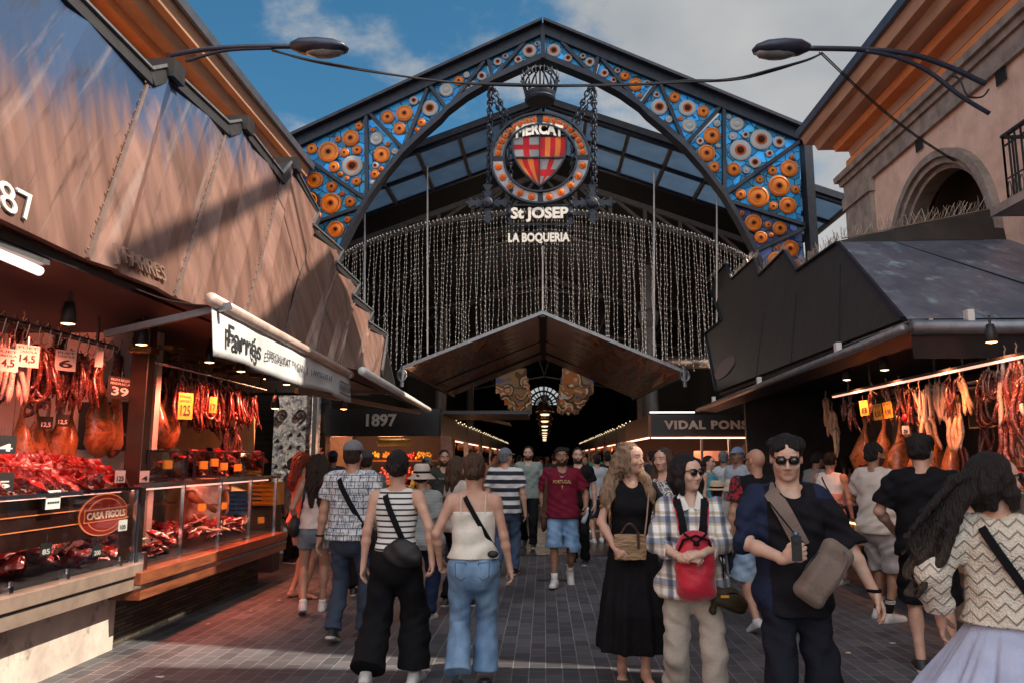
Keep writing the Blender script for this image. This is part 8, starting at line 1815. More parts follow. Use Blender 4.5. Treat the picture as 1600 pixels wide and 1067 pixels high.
tb = p.held('tote_bag', 'brown soft tote bag hanging at the side of the man in the maroon T-shirt', 'bag'); m_tote = cloth_m('brown_tote', (.085, .045, .03)); F = Field((-.40, -.2, .55), (-.1, .2, 1.5), .009); F.ell((-.245, -.02, .78), (.045, .12, .12), .03); F.cone((-.235, -.04, .85), (-.20, -.05, 1.38), .05, .014, .03); F.disp(wrk(2, .006)); lnk('pouch', F.mesh('pouch', m_tote), tb, False); b = MB(); b.tube([Vector((-.20, -.05, 1.36)), Vector((-.17, -.055, 1.455)), Vector((-.15, .01, 1.495)), Vector((-.17, .07, 1.44)), Vector((-.22, .06, 1.1)), Vector((-.24, .02, .86))], .012, 6); lnk('strap', b.mesh('strap', m_tote), tb, False)
# --- 12 man behind him
p = Person('smiling man in a black T-shirt just behind the shoulder of the man in maroon', gx(903, 12.0), 12.0, -.3, 1.74, 'm', 1, 'light', 121, rh=(-.2, -.2, 1.0), yaw=.3); p.body(beard=(m_stub,)); p.eyes(); p.top(c_black, sleeve=.65); p.trousers(c_black); p.shoes(c_shoeb, c_sole); p.hair('buzz', HR['dark'])
# --- 13 woman in long black dress
x13, y13 = gx(985, 5.85), 5.85; g_ = onG(1008, 1040); p = Person('blonde woman in a long black V-necked dress carrying a small woven straw bag', x13, y13, .02, 1.695, 'f', 0, 'light', 131, yaw=.85, pitch=.0, lf=(.07, -.05, .085), rf=(-.08, .14, .08), rpitch=.1, knee_out=.0, rh=(-.16, -.22, .99), rpole=(-.8, .6, -.3), rcurl=.75, rhd=(.5, -.35, -.6), rhn=(.3, 1, 0), lh=(.26, .02, .88), build=1.02)
p.body(legs=True, feet=True); p.eyes(); p.top(c_black, hem=.93, sleeve=.38, g=.010, sl=(.056, .082), vneck=.17, neck=(.07, .04), name='bodice', amp=.004); rr2 = np.random.RandomState(4).uniform(0, 6, 4)
p.skirt(c_black, [(.22, .0, .02, .27, .25), (.5, 0, -.02, .245, .24), (.8, 0, -.01, .205, .185), (.93, 0, .008, .185, .142), (1.02, 0, .002, .160, .118), (1.08, 0, 0, .140, .106)], lambda a, Z: (.075*np.sin(9*a+rr2[0]+1.5*np.sin(3*Z))+.04*np.sin(17*a+rr2[1]))*np.clip((1.02-Z)/.7, 0, 1), name='dress_skirt', hw=.34, amp=.004)
p.sandals(c_leather)
def blond(P, F):
    F.chain([P.hf(-.05, .03, 1.66), P.hf(-.09, .05, 1.58), V(-.15, .00, 1.47), V(-.20, -.06, 1.36), V(-.19, -.10, 1.27)], [.05, .05, .05, .045, .02], .035); F.chain([P.hf(-.07, .06, 1.62), V(-.12, .03, 1.48), V(-.16, -.03, 1.34), V(-.24, -.05, 1.27)], [.05, .05, .045, .015], .035)
    F.chain([P.hf(.06, .03, 1.62), V(.10, -.03, 1.47), V(.135, -.08, 1.37), V(.15, -.10, 1.30)], [.035, .038, .036, .014], .035)
p.hair('bob', HR['blonde'], fn=blond, amp=.0035, vol=1.0, bang=False)
sb = p.held('straw_bag', 'small woven straw handbag with dark leather handle held by the woman in the black dress', 'bag'); m_straw = M('woven_straw', (.42, .28, .16), .8, col2=(.22, .14, .08), ns=24, stretch=(.35, .35, 2.2), bump=.9, bs=45, lo=.4, hi=.6)
F = Field((-.25, -.36, .86), (.14, -.1, 1.16), .007); F.prof([(.90, -.045, -.215, .115, .042), (1.0, -.045, -.215, .125, .045), (1.08, -.045, -.215, .115, .035)], .01, sq=3.4); F.disp(lambda X, Y, Z: .002*np.sin(190*Z)*np.sin(90*X)); lnk('basket', F.mesh('basket', m_straw), sb, False)
b = MB(); b.tube([Vector((-.12+.15*t, -.232, 1.06+.10*math.sin(PI*t))) for t in [i/12 for i in range(13)]], .006, 6); b.tube([Vector((-.12+.15*t, -.195, 1.06+.09*math.sin(PI*t))) for t in [i/12 for i in range(13)]], .006, 6); b.slab([Vector((.0, -.266, .98)), Vector((.02, -.266, .98)), Vector((.02, -.262, 1.1)), Vector((.0, -.262, 1.1))], (0, .01, 0)); lnk('handle', b.mesh('handle', M('brown_leather', (.05, .025, .015), .4)), sb, False)
b = MB(); b.tube([Vector((.065, -.215, 1.08)), Vector((.09, -.17, 1.2)), Vector((.115, -.12, 1.36)), Vector((.13, -.0, 1.47)), Vector((.12, .10, 1.38))], .007, 5); lnk('strap', b.mesh('strap', M('tan_strap', (.30, .19, .13), .5)), sb, False)
# --- 14 woman behind with speckled top
def speck():
    m = cloth_m('speckled_cloth', (.5, .5, .5)); t, b = nodes(m); N = t.nodes.new; K = t.links.new; c = t.nodes['Texture Coordinate']; n = N('ShaderNodeTexNoise'); n.inputs['Scale'].default_value = 85; n.inputs['Detail'].default_value = 2; K(c.outputs['Object'], n.inputs[0]); r = N('ShaderNodeValToRGB'); r.color_ramp.interpolation = 'CONSTANT'; r.color_ramp.elements[0].color = (.03, .035, .04, 1); r.color_ramp.elements[1].position = .5; r.color_ramp.elements[1].color = (.58, .58, .56, 1); K(n.outputs[0], r.inputs[0]); K(r.outputs[0], b.inputs['Base Color']); return m
p = Person('woman in a speckled blouse, sunglasses on her head', gx(1036, 7.6), 7.6, -.5, 1.68, 'f', 1, 'light', 141, yaw=-.2); p.body(); p.eyes(); p.top(speck(), hem=.82, sleeve=.9, g=.035, sl=(.075, .09), name='blouse'); p.trousers(c_ddenim, rk=.08, rh=.08); p.shoes(c_shoeb, c_sole); p.hair('long', HR['brown']); p.sunglasses(m_fr, up=.06)
# --- 15 woman with red backpack worn on her front
def plaid():
    m = cloth_m('plaid_cloth', (.55, .55, .54)); t, b = nodes(m); N = t.nodes.new; K = t.links.new; c = t.nodes['Texture Coordinate']; s = N('ShaderNodeSeparateXYZ'); K(c.outputs['Object'], s.inputs[0]); src = None
    for ax, per, col, sh_ in ((0, 8.5, (.30, .36, .50), .3), (2, 7.5, (.34, .38, .50), .0), (0, 17, (.72, .66, .52), .55), (2, 15, (.66, .62, .52), .4)):
        w = N('ShaderNodeMath'); w.operation = 'MULTIPLY_ADD'; w.inputs[1].default_value = per; w.inputs[2].default_value = sh_; K(s.outputs[ax], w.inputs[0]); f = N('ShaderNodeMath'); f.operation = 'PINGPONG'; f.inputs[1].default_value = .5; K(w.outputs[0], f.inputs[0]); g = N('ShaderNodeMapRange'); g.inputs[1].default_value = .12; g.inputs[2].default_value = .18; g.inputs[3].default_value = .95; g.inputs[4].default_value = 0; K(f.outputs[0], g.inputs[0])
        x = N('ShaderNodeMix'); x.data_type = 'RGBA'; x.blend_type = 'MULTIPLY'; K(g.outputs[0], x.inputs[0]); x.inputs[7].default_value = (*col, 1)
        if src: K(src, x.inputs[6])
        else: x.inputs[6].default_value = (.80, .79, .76, 1)
        src = x.outputs[2]
    K(src, b.inputs['Base Color']); return m
m_pl = plaid(); x15, y15 = gx(1074, 4.85), 4.85; p = Person('woman in sunglasses and a checked shirt with a red backpack worn on her chest', x15, y15, -.05, 1.60, 'f', 0, 'pale', 151, yaw=.62, pitch=.0, roll=-.05, lh=(.02, -.315, 1.135), rh=(-.085, -.30, 1.105), lpole=(1, .35, -.6), rpole=(-1, .35, -.6), lhd=(-.95, -.25, -.05), lhn=(0, .6, -1), rhd=(.95, -.3, .12), rhn=(0, .8, -1), lcurl=.65, rcurl=.7, lf=(.10, -.14, .08), rf=(-.10, .2, .13), rpitch=.4, build=1.04)
p.body(); p.eyes(); p.top(m_pl, hem=.83, sleeve=1.72, g=.024, sl=(.066, .060), flare=.02, amp=.009, name='checked_shirt', vneck=.09, neck=(.062, .04))
b = MB()
for s in (1, -1): b.slab([Vector((s*.015, -.125, 1.40)), Vector((s*.05, -.118, 1.385)), Vector((s*.085, -.06, 1.47)), Vector((s*.055, -.035, 1.515))][::s], Vector((0, -.006, .004)))
b.tube([Vector((.066*math.cos(a), .03+.05*math.sin(a), 1.50)) for a in [i*PI/12 for i in range(13)]], .016, 6); p.part('collar', b.mesh('collar', c_white))
p.trousers(cloth_m('stone_trousers', (.40, .355, .30)), waist=1.0, rk=.074, rh=.092, g=.010, rt=.088, amp=.007); p.shoes(c_shoew, c_sole)
p.hair('bob', HR['black'], vol=1.08, amp=.0012, bang=False, part=.0); p.sunglasses(m_fr)
rb = p.held('backpack', 'red backpack with black trim worn on the chest of the woman in the checked shirt', 'backpack'); m_rb = cloth_m('red_nylon', (.50, .012, .035), .45, sheen=.3)
F = Field((-.24, -.40, .80), (.24, -.06, 1.36), .0065); F.rbox((0, -.20, 1.00), (.125, .075, .165), .07, np.eye(3)); F.ell((0, -.20, 1.15), (.115, .078, .125), .05); F.ell((0, -.245, .95), (.10, .07, .10), .03); F.disp(wrk(8, .0045)); F.cone((-.125, -.235, 1.06), (.125, -.235, 1.06), .004, .004, .004, 's'); lnk('body', F.mesh('body', m_rb), rb, False)
p.strap('shoulder_strap', rb, c_black, .095, 1.475, .058, 1.24, .052, .048, (-1,), th=.01); p.strap('shoulder_strap', rb, c_black, -.095, 1.475, -.058, 1.24, .052, .048, (-1,), th=.01)
p.strap('red_edge', rb, m_rb, .118, 1.475, .085, 1.24, .008, .052, (-1,), th=.012); p.strap('red_edge', rb, m_rb, -.118, 1.475, -.085, 1.24, .008, .052, (-1,), th=.012)
b = MB(); b.tube([Vector((-.105, -.245, 1.145)), Vector((-.08, -.268, 1.215)), Vector((0, -.28, 1.245)), Vector((.08, -.268, 1.215)), Vector((.105, -.245, 1.145))], .009, 6); b.tube([Vector((-.07, -.25, 1.255)), Vector((0, -.29, 1.20)), Vector((.07, -.25, 1.255))], .008, 5); b.box(-.018, .018, -.30, -.282, 1.185, 1.215); lnk('trim', b.mesh('trim', c_black, True), rb, False)
pk = p.held('waist_pouch', 'dark olive drawstring pouch hanging at the hip of the woman with the red backpack', 'bag'); m_ol = cloth_m('olive_nylon', (.045, .035, .02), .5); F = Field((.02, -.32, .62), (.42, .06, 1.06), .009); F.ell((.215, -.14, .84), (.095, .075, .075), .03); F.ell((.27, -.12, .80), (.06, .06, .05), .04); F.cone((.14, -.16, .88), (.10, -.17, .76), .04, .015, .03); F.disp(wrk(6, .01)); lnk('pouch', F.mesh('pouch', m_ol), pk, False); b = MB(); b.tube([Vector((.19, -.10, .90)), Vector((.20, -.05, 1.05)), Vector((.19, .0, 1.25)), Vector((.13, .0, 1.46))], .005, 5); b.tube([Vector((.17, -.19, .87)), Vector((.22, -.215, .89)), Vector((.26, -.19, .88))], .005, 5); lnk('cord', b.mesh('cord', c_black), pk, False); b = MB(); b.box(.15, .20, -.225, -.215, .86, .875); lnk('tab', b.mesh('tab', M('yellow_tab', (.8, .35, .02), .5)), pk, False)
# --- 16 man in navy with sling bag
x16, y16 = gx(1228, 4.25), 4.25; p = Person('man in sunglasses and navy jacket looking down, taupe sling bag on his chest', x16, y16, -.12, 1.70, 'm', 0, 'pale', 161, yaw=-.12, pitch=.22, rh=(-.09, -.31, 1.12), rpole=(-1, .3, -.8), rhd=(.75, -.5, .35), rhn=(.2, 1, .1), rcurl=.95, lh=(.40, -.12, .90), lpole=(.7, 1, 0), lcurl=.45, lf=(.11, .15, .13), lpitch=.4, rf=(-.11, -.15, .08), build=.94)
p.body(); p.eyes(); c_nb = cloth_m('black_jersey', (.012, .012, .016)); p.top(c_nb, hem=.84, sleeve=0, g=.020, neck=(.085, .062), name='t_shirt', sl=(.05, .05))
m_nj = cloth_m('navy_jacket', (.018, .026, .06)); m_nj2 = c_nb
p.top(m_nj, hem=.80, sleeve=1.05, g=.028, sl=(.066, .070), neck=(.082, .055), amp=.010, name='jacket', extra=None, mats=[m_nj, c_nb], matfn=lambda c: (((np.abs(c[:, 0]+.0) < .13) & (c[:, 1] < -.02)) | ((c[:, 0] > -.06) & (c[:, 2] < 1.43-np.abs(c[:, 0])*.1) & (c[:, 1] < .05))).astype(int))
p.trousers(cloth_m('black_navy_cloth', (.012, .014, .022)), waist=1.0, rk=.080, rh=.094, rt=.088, g=.010, amp=.007); p.shoes(c_shoeb, c_sole); p.hair('messy', HR['black'], vol=1.04, bang=False, amp=.003, part=1); p.sunglasses(m_fr)
b = MB(); b.tube([Vector(tuple(p.wr[1]+V(.031*math.cos(a), .031*math.sin(a), .01))) for a in [i*PI/8 for i in range(17)]], .009, 6); p.part('watch', b.mesh('watch', c_black))
b = MB(); b.tube([Vector((.075*math.sin(a), -.06-.10*math.cos(a), 1.48-.07*math.cos(a))) for a in [-1.7+i*.28 for i in range(13)]], .004, 5); p.part('cord_necklace', b.mesh('cord_necklace', c_black))
sl_ = p.held('sling_bag', 'taupe sling bag with a broad strap across the chest of the man in navy', 'bag'); m_tp = cloth_m('taupe_nylon', (.185, .14, .115), .6)
p.strap('strap', sl_, m_tp, -.115, 1.475, .03, 1.17, .085, .045, (-1,), th=.008); p.strap('strap', sl_, c_black, .12, 1.42, .20, 1.02, .03, .05, (1,))
R_ = rotm(0, 0, .62); F = Field((-.16, -.38, .80), (.36, -.10, 1.30), .007); cB_ = V(.115, -.225, 1.045)
F.rbox(cB_, (.082, .045, .175), .04, R_); F.rbox(cB_+R_@V(.005, -.03, -.04), (.066, .035, .115), .03, R_, .02); F.disp(wrk(7, .003)); lnk('body', F.mesh('body', m_tp), sl_, False)
b = MB(); q = [cB_+R_@V(.05*math.cos(a)+.004, -.062, .12*math.sin(a)+.03) for a in [-.2+i*.2 for i in range(10)]]; b.tube([Vector(tuple(v)) for v in q], .004, 5); lnk('zip', b.mesh('zip', m_grey), sl_, False); b = MB(); b.tube([Vector(tuple(cB_+R_@V(-.083*math.cos(a), -.012, .178*math.sin(a)))) for a in [-1.4+i*.2 for i in range(15)]], .004, 5); b.tube([Vector((-.13, -.17, 1.40)), Vector((.0, -.20, 1.22)), Vector((.03, -.22, 1.19))], .004, 5); lnk('piping', b.mesh('piping', c_black), sl_, False)
cm = p.held('small_camera', 'small black camera held up in the right hand of the man in navy', 'camera'); w_ = p.wr[-1]+V(.045, -.10, .075); b = MB(); b.box(w_[0]-.022, w_[0]+.022, w_[1]-.014, w_[1]+.014, w_[2]-.07, w_[2]+.05); b.lathe((w_[0], w_[1]-.014, w_[2]+.032), [(.017, 0), (.017, .006), (0, .007)], 14, ax=(0, -1, 0)); lnk('body', b.mesh('body', c_leather), cm, False); b = MB(); b.ball((w_[0], w_[1], w_[2]+.06), .016, 10, sc=(1, .8, .9)); lnk('lens', b.mesh('lens', M('lens_glass', (.05, .10, .18), .08, coat=1), True), cm, False)
# --- 17 bald man
p = Person('bald man seen from behind in a black and red T-shirt and light denim shorts', gx(1180, 7.5), 7.5, PI+.15, 1.67, 'm', 1, 'mid', 171, yaw=.35, rf=(-.10, -.10, .08), lf=(.11, .12, .13), lpitch=.4, build=1.1); p.body(legs=True)
p.top(cloth_m('black_red_cloth', (.30, .01, .02), ns=16, col2=(.012, .012, .014), lo=.48, hi=.5), sleeve=.7, hem=.88, g=.028, sl=(.07, .08), mats=[c_black, bpy.data.materials['black_red_cloth']], matfn=lambda c: (np.abs(c[:, 0]) > .19).astype(int)); p.trousers(c_ldenim, waist=.98, frac=1.0, rk=.11, rh=.12, name='shorts'); p.shoes(c_shoew, c_sole); p.sunglasses(m_fr)
# --- 18 woman in pink and white
m_pw = cloth_m('pink_white_cloth', (.62, .27, .22)); p = Person('woman bending forward in a white and pink sleeveless outfit with a thin black strap', gx(1290, 10.3), 10.3, PI-.7, 1.66, 'f', 1, 'mid', 181, lean=.3, pitch=.3, build=1.15); p.body(cov=False); p.top(c_white, hem=1.18, sleeve=0, g=.02, armhole=True, name='top'); p.top(m_pw, hem=.80, sleeve=0, armhole=True, zt=1.2, g=.022, name='waist_piece'); p.trousers(m_pw, rk=.085, rh=.08, g=.02); p.shoes(c_shoew, c_sole); p.hair('bun', HR['black'])
bg = p.held('crossbody_bag', 'thin strapped black bag worn by the woman in pink and white', 'bag'); p.strap('strap', bg, c_black, .09, 1.45, -.15, 1.05, .018, .03, (1,)); b = MB(); b.ball((-.18, .08, 1.02), .07, 10, sc=(.8, .6, .8)); lnk('pouch', b.mesh('pouch', c_leather, True), bg, False)
p = Person('dark haired person in a grey patterned shirt leaning forward beyond the man in navy', gx(1268, 11.4), 11.4, PI/2+.3, 1.68, 'm', 1, 'tan', 182, pitch=.45, lean=.15); p.body(); p.top(m_wov, sleeve=.7); p.trousers(c_ddenim); p.shoes(c_shoeb, c_sole); p.hair('short', HR['black'])
p = Person('woman in a pink top with a white bag beside the right ham counter', gx(1322, 12.2), 12.2, PI-.4, 1.60, 'f', 2, 'mid', 183); p.body(legs=True, cov=False); p.top(cloth_m('rose_cloth', (.50, .28, .26)), sleeve=0, armhole=True, hem=.95); p.trousers(c_ddenim, frac=.5, rk=.1, rh=.1, name='shorts'); p.shoes(c_shoew, c_sole); p.hair('pony', HR['black'])
# --- 20 man in white tee at ham counter
g_ = onG(1383, 968); p = Person('man in a pale T-shirt, grey shorts and black socks facing the right ham counter', g_.x, g_.y, PI/2+.5, 1.74, 'm', 0, 'tan', 201, yaw=-.25, pitch=.12, lh=(.2, -.25, 1.05), rh=(-.2, -.24, 1.02), lpole=(.8, .6, -.4), rpole=(-.8, .6, -.4), lf=(.10, -.04, .08), rf=(-.10, .08, .08)); p.body(legs=True, beard=(m_stub,)); p.eyes(); p.top(cloth_m('off_white_jersey', (.62, .54, .48)), sleeve=.75, hem=.84, g=.030, sl=(.068, .080), amp=.008, name='t_shirt'); p.trousers(cloth_m('grey_shorts', (.36, .33, .33)), waist=.98, frac=.98, rk=.105, rh=.115, g=.018, name='shorts', amp=.009); p.shoes(c_shoew, c_sole, sc=1.08); p.socks(c_black, .32); p.hair('buzz', HR['black'])
b = MB()
for s in (1, -1):
    for k in range(3): c = p.an[s]+(p.kn[s]-p.an[s])*(.25+.03*k); b.tube([Vector(tuple(c+V(.046*math.cos(a), .046*math.sin(a), 0))) for a in [i*PI/8 for i in range(17)]], .0035, 5)
p.part('sock_stripe', b.mesh('sock_stripe', c_white))
# --- 21 man in black tee
p = Person('curly haired man in a black T-shirt and black shorts at the right counter', gx(1438, 6.15), 6.15, PI-.35, 1.76, 'm', 0, 'light', 211, yaw=-.5, pitch=.18, lh=(.22, -.2, 1.02), rh=(-.22, -.22, 1.0), lpole=(.8, .6, -.4), rpole=(-.8, .6, -.4)); p.body(legs=True); p.top(c_black, sleeve=.8, hem=.84, g=.034, sl=(.072, .085), amp=.008, name='t_shirt'); p.trousers(c_black, waist=.98, frac=.95, rk=.105, rh=.115, name='shorts'); p.shoes(c_shoeb, c_sole); p.hair('messy', HR['black'], vol=1.08)
# --- 22 woman with flying hair, crocheted jumper and tiered skirt
def knit():
    m = cloth_m('cream_knit', (.60, .56, .47), bump=0); t, b = nodes(m); N = t.nodes.new; K = t.links.new; c = t.nodes['Texture Coordinate']; s = N('ShaderNodeSeparateXYZ'); K(c.outputs['Object'], s.inputs[0]); pp = N('ShaderNodeMath'); pp.operation = 'PINGPONG'; pp.inputs[1].default_value = .035; K(s.outputs[0], pp.inputs[0]); a = N('ShaderNodeMath'); a.operation = 'ADD'; K(pp.outputs[0], a.inputs[0]); K(s.outputs[2], a.inputs[1])
    q = N('ShaderNodeMath'); q.operation = 'PINGPONG'; q.inputs[1].default_value = .026; K(a.outputs[0], q.inputs[0]); r = N('ShaderNodeMapRange'); r.inputs[1].default_value = .001; r.inputs[2].default_value = .006; K(q.outputs[0], r.inputs[0]); v = N('ShaderNodeTexVoronoi'); v.inputs['Scale'].default_value = 95; K(c.outputs['Object'], v.inputs[0]); z = N('ShaderNodeMath'); z.operation = 'MULTIPLY_ADD'; z.inputs[1].default_value = -.5; K(v.outputs[0], z.inputs[0]); K(r.outputs[0], z.inputs[2])
    bp = N('ShaderNodeBump'); bp.inputs['Strength'].default_value = .9; bp.inputs['Distance'].default_value = .012; K(z.outputs[0], bp.inputs['Height']); K(bp.outputs[0], b.inputs['Normal']); x = N('ShaderNodeMix'); x.data_type = 'RGBA'; K(r.outputs[0], x.inputs[0]); x.inputs[6].default_value = (.34, .31, .26, 1); x.inputs[7].default_value = (.62, .58, .49, 1); K(x.outputs[2], b.inputs['Base Color']); return m
x22, y22 = gx(1552, 3.42), 3.42; p = Person('woman with long swinging dark hair, cream crocheted jumper and pale blue tiered skirt', x22, y22, PI-.55, 1.60, 'f', 0, 'light', 221, yaw=-1.0, roll=.05, lh=(.27, .02, .98), rh=(-.30, -.02, .95), build=1.02); p.body(); p.eyes(); p.top(knit(), hem=.985, sleeve=1.75, g=.022, sl=(.068, .070), amp=.004, name='jumper', flare=.01)
m_sk = cloth_m('pale_blue_cotton', (.42, .48, .66)); r4 = np.random.RandomState(7).uniform(0, 6, 4); fo = lambda k: (lambda a, Z: (.055*np.sin(13*a+r4[0]+k)+.03*np.sin(23*a+r4[1]+k+2*Z)+.02*np.sin(37*a+k))*np.clip((1.03-Z)/.25, .1, 1))
p.skirt(m_sk, [(.62, .0, .02, .42, .38), (.80, 0, .01, .29, .26), (.98, 0, 0, .165, .135), (1.03, 0, 0, .15, .12)], fo(0), name='skirt', hw=.5, amp=.003); p.skirt(m_sk, [(.22, .0, .03, .60, .56), (.45, 0, .02, .51, .47), (.65, 0, .01, .40, .365)], fo(1.3), name='skirt_tier', hw=.70, amp=.003, h=.012)
F = Field((-.52, -.5, .60), (.52, .54, .70), .008); F.prof([(.635, 0, .016, .425, .390), (.665, 0, .016, .42, .384)], .01, fold=lambda a, Z: .055*np.sin(13*a+r4[0])+.03*np.sin(23*a+r4[1]+1.2)+.012*np.sin(60*a)); p.part('frill', F.mesh('frill', m_sk))
def fly(P, F):
    rq = np.random.RandomState(5)
    for i in range(15):
        v0, v1, v2 = rq.uniform(-1, 1, 3); a = P.hf(.03*v0, .075+.02*v1, 1.66-.10*i/15)
        F.chain([a, a+V(.09, .06, -.05+.02*v1), a+V(.20+.02*v0, .10+.02*v2, -.17-.012*i+.02*v1), a+V(.27+.04*v1, .13, -.30-.012*i), a+V(.30+.09*v2, .14+.03*v0, -.42-.008*i+.06*v0)], [.034, .026, .019, .012, .002], .014)
p.hair('bob', HR['ombre'], fn=fly, amp=.0018, bang=False, vol=1.03); p.sunglasses(m_fr)
bg = p.held('crossbody_strap', 'black crossbody strap over the cream crocheted jumper', 'bag'); p.strap('strap', bg, c_black, .085, 1.45, -.17, 1.0, .038, .045, (1, -1)); b = MB(); b.ball((-.20, -.05, .95), .08, 10, sc=(.6, 1, .8)); lnk('pouch', b.mesh('pouch', c_leather, True), bg, False)
# --- vendor and distant people
p = Person('butcher in a red lit white tunic working behind the slate-based counter', gx(345, 9.6)-.1, 9.4, .9, 1.70, 'm', 1, 'tan', 231, pitch=.4, lh=(.15, -.3, 1.02), rh=(-.1, -.3, 1.05), lpole=(.8, .5, -.5), rpole=(-.8, .5, -.5)); p.body(); p.top(c_white, sleeve=.8); p.trousers(c_black); p.shoes(c_shoeb, c_sole); p.hair('short', HR['black']); p.cap(c_black)
FAR = [('woman in a teal sleeveless top looking down at her phone', 1108, 12.6, .9, 1.62, 'f', (.05, .28, .36), 'pony', 'dark', 0), ('man in a white T-shirt seen from behind near the woman in teal', 1131, 13.2, PI-.6, 1.70, 'm', (.55, .56, .57), 'buzz', 'grey', .7), ('man in a light blue cap and pale grey T-shirt beyond the bald man', 1152, 12.2, -.9, 1.74, 'm', (.34, .38, .44), 'buzz', 'grey', .7),
       ('person in a dark cap partly hidden behind the man in the printed shirt', 573, 9.3, PI, 1.66, 'm', (.10, .10, .11), 'short', 'dark', .6), ('person in a pale blue T-shirt behind the bearded man in dark', 727, 12.5, .4, 1.60, 'f', (.45, .50, .62), 'bob', 'black', .7), ('woman holding her face beside the woman in the camisole', 716, 8.6, PI-.8, 1.60, 'f', (.5, .42, .36), 'long', 'brown', .6),
       ('person in a white top and black shorts walking away inside the entrance', 932, 15.0, PI+.2, 1.66, 'm', (.42, .44, .47), 'short', 'black', .6), ('tall dark dressed person just inside the market right of the aisle', 950, 15.8, PI-.3, 1.72, 'm', (.02, .02, .024), 'short', 'black', .8), ('woman in black just inside the market beyond the blonde woman', 912, 16.8, .5, 1.63, 'f', (.02, .02, .022), 'long', 'dark', .7),
       ('person with a dark backpack in the middle of the market aisle', 866, 22, PI, 1.70, 'm', (.05, .06, .07), 'short', 'black', .7), ('small figure in blue deep in the market aisle', 838, 26, PI, 1.66, 'm', (.05, .10, .16), 'short', 'dark', .7), ('small figure in grey deep in the market aisle', 854, 31, .2, 1.66, 'f', (.18, .18, .2), 'long', 'dark', .7), ('small figure in red deep in the market aisle', 845, 37, PI, 1.68, 'm', (.3, .05, .04), 'short', 'dark', .7), ('man in pale clothes at the second stall left of the aisle', 772, 21, 1.2, 1.68, 'm', (.3, .28, .26), 'short', 'dark', .7),
       ('dark haired person in front of the fruit heaps of the 1897 stall', 668, 15.2, PI-.3, 1.62, 'f', (.03, .03, .035), 'bob', 'black', .7), ('man with a cap in front of the starburst sign', 520, 13.4, PI+.4, 1.70, 'm', (.10, .14, .22), 'short', 'dark', .7), ('woman in white near the VIDAL PONS counter', 1062, 15.6, PI-.2, 1.62, 'f', (.5, .48, .45), 'pony', 'brown', .7), ('man in dark clothes near the VIDAL PONS counter', 1018, 15.4, PI+.5, 1.72, 'm', (.03, .03, .035), 'short', 'black', .7), ('woman in orange near the VIDAL PONS counter', 1088, 15.9, PI, 1.58, 'f', (.4, .15, .06), 'long', 'dark', .7), ('person in black between the straw hats and the bald man', 1168, 14.2, PI-.5, 1.64, 'm', (.02, .02, .025), 'short', 'black', .7)]
rf2 = random.Random(9)
for i, (cn, c) in enumerate((('rust', (.3, .09, .04)), ('lilac', (.35, .3, .45)), ('mustard', (.45, .28, .04)), ('dark green', (.03, .10, .05)), ('bright white', (.7, .7, .68)), ('sky blue', (.2, .38, .55)), ('cherry red', (.45, .02, .03)), ('charcoal', (.04, .04, .045)), ('beige', (.42, .34, .25)), ('turquoise', (.04, .35, .33)), ('pink', (.6, .25, .3)), ('brown', (.12, .06, .03)), ('cream', (.6, .55, .42)), ('navy', (.02, .03, .08)))):
    FAR.append(('small far-off person in a %s top in the market crowd' % cn, (745, 1000, 812, 985, 962, 800, 1045, 880, 760, 928, 700, 972, 822, 1128)[i], 17.5+(i*37 % 11), rf2.uniform(-.6, .6)+PI*(i % 3 > 0), rf2.uniform(1.58, 1.78), 'fm'[i % 2], c, ('short', 'bob', 'pony')[i % 3], ('dark', 'brown', 'black')[i % 3], .7))
for i, (lb, px, Y, rz, H, sx_, c, hk, hc, sv) in enumerate(FAR):
    p = Person(lb, gx(px, Y), Y, rz, H, sx_, 2 if Y < 17 else 3, ('light', 'mid', 'tan')[i % 3], 300+i, lf=(.1, .08, .08), rf=(-.1, -.08, .08), **({'lh': (.1, -.3, 1.15), 'lpole': (.8, .5, -.5)} if i in (0,) else {}))
    bare = i in (6, 8, 1); p.body(legs=bare, cov=sv > 0); p.top(cloth_m('plain_cloth_%d' % i, c), sleeve=sv, armhole=sv == 0, g=.026); p.trousers(c_black if i % 2 else c_ddenim, frac=.95 if bare else None, rk=.1 if bare else .08, rh=.11 if bare else .08, name='shorts' if bare else 'trousers'); p.shoes(c_shoeb if i % 2 else c_shoew, c_sole); p.hair(hk, HR[hc])
    if i in (2, 3, 15): p.cap(cloth_m('cap_cloth_%d' % i, ((.16, .22, .36), (.05, .05, .055), (.05, .12, .3))[(2, 3, 15).index(i)]))
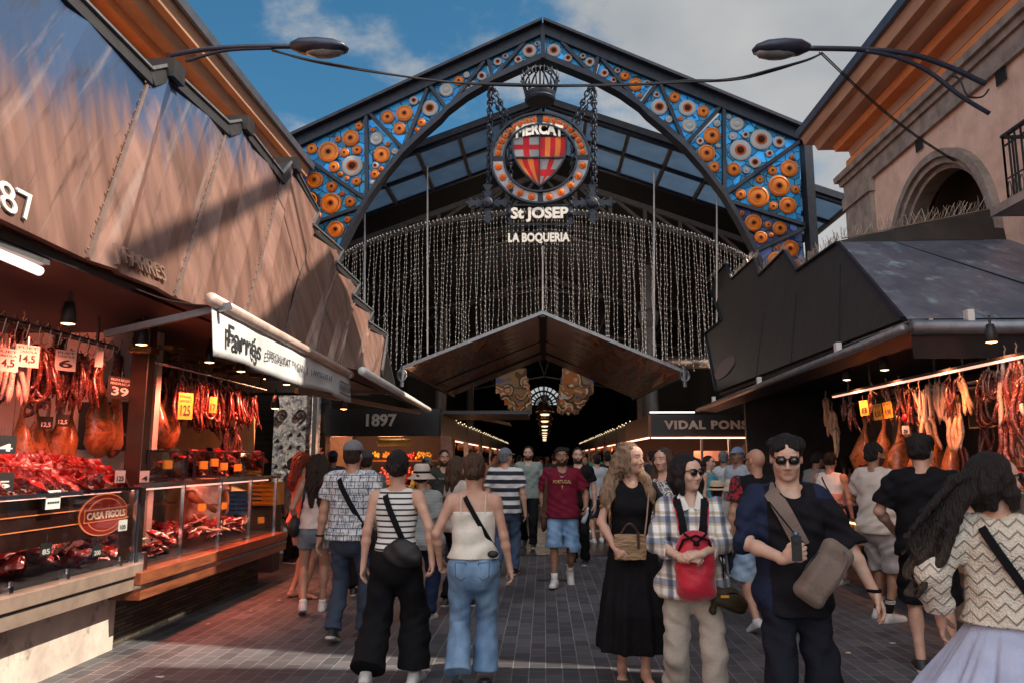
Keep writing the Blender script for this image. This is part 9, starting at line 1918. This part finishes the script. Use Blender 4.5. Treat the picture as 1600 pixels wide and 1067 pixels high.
# seated pair in straw hats
for i, (px, py_, Y, lb, c) in enumerate(((1118, 772, 10.6, 'seated person in a small straw hat with a black band and grey shirt', (.30, .31, .28)), (1141, 768, 11.2, 'seated person in a pale floppy sun hat and light blue shirt', (.30, .42, .50)))):
    p = Person(lb, gx(px, Y), Y, PI-.3+.5*i, 1.66, 'f' if i else 'm', 1, 'mid', 400+i, hipz=.50, lf=(.12, -.42, .08), rf=(-.12, -.42, .08), lh=(.12, -.35, .62), rh=(-.12, -.35, .62)); p.body(); p.top(cloth_m('seat_cloth_%d' % i, c), sleeve=.7, hem=.86, g=.024); p.trousers(c_ddenim, rk=.08, rh=.08, waist=1.0); p.shoes(c_shoeb, c_sole); p.hair('short', HR['dark']); m_h = cloth_m('hat_straw_%d' % i, ((.55, .42, .28), (.58, .50, .38))[i]); p.hat(m_h, c_black if i == 0 else m_h, .15 if i == 0 else .19, .11, .0 if i == 0 else .04)
    st_ = thing('stool', 'low stool under the seated person in the %s hat' % ('small straw' if i == 0 else 'pale floppy'), 'stool', (gx(px, Y), Y+.05, 0)); MB().lathe((0, 0, .40), [(.17, 0), (.18, .02), (.17, .04)], 16).build('seat', m_wood, st_, world=False)
    for k in range(3): MB().bar((.12*math.cos(k*2.1), .12*math.sin(k*2.1), 0), (.09*math.cos(k*2.1), .09*math.sin(k*2.1), .40), .03).build('leg', m_grey, st_, world=False)
# litter on the paving
for i, (px, py_, r_) in enumerate(((436, 938, .02), (392, 955, .015), (325, 975, .02), (250, 1058, .03), (1325, 1020, .03), (1300, 985, .02), (700, 945, .012), (735, 1010, .012), (890, 955, .01), (1395, 1005, .02))):
    g_ = onG(px, py_); b = MB(); n = 6; b.slab([(g_.x+r_*(1+.4*math.sin(i*3+k*2))*math.cos(k*PI/3), g_.y+r_*(1+.3*math.cos(i+k*3))*math.sin(k*PI/3)*.7, .004) for k in range(n)], (0, 0, .004)); tag(b.build('paper_scrap', m_card if i % 2 else m_cheese), 'small pale scrap of litter lying on the dark paving', 'litter', 'scraps of litter')
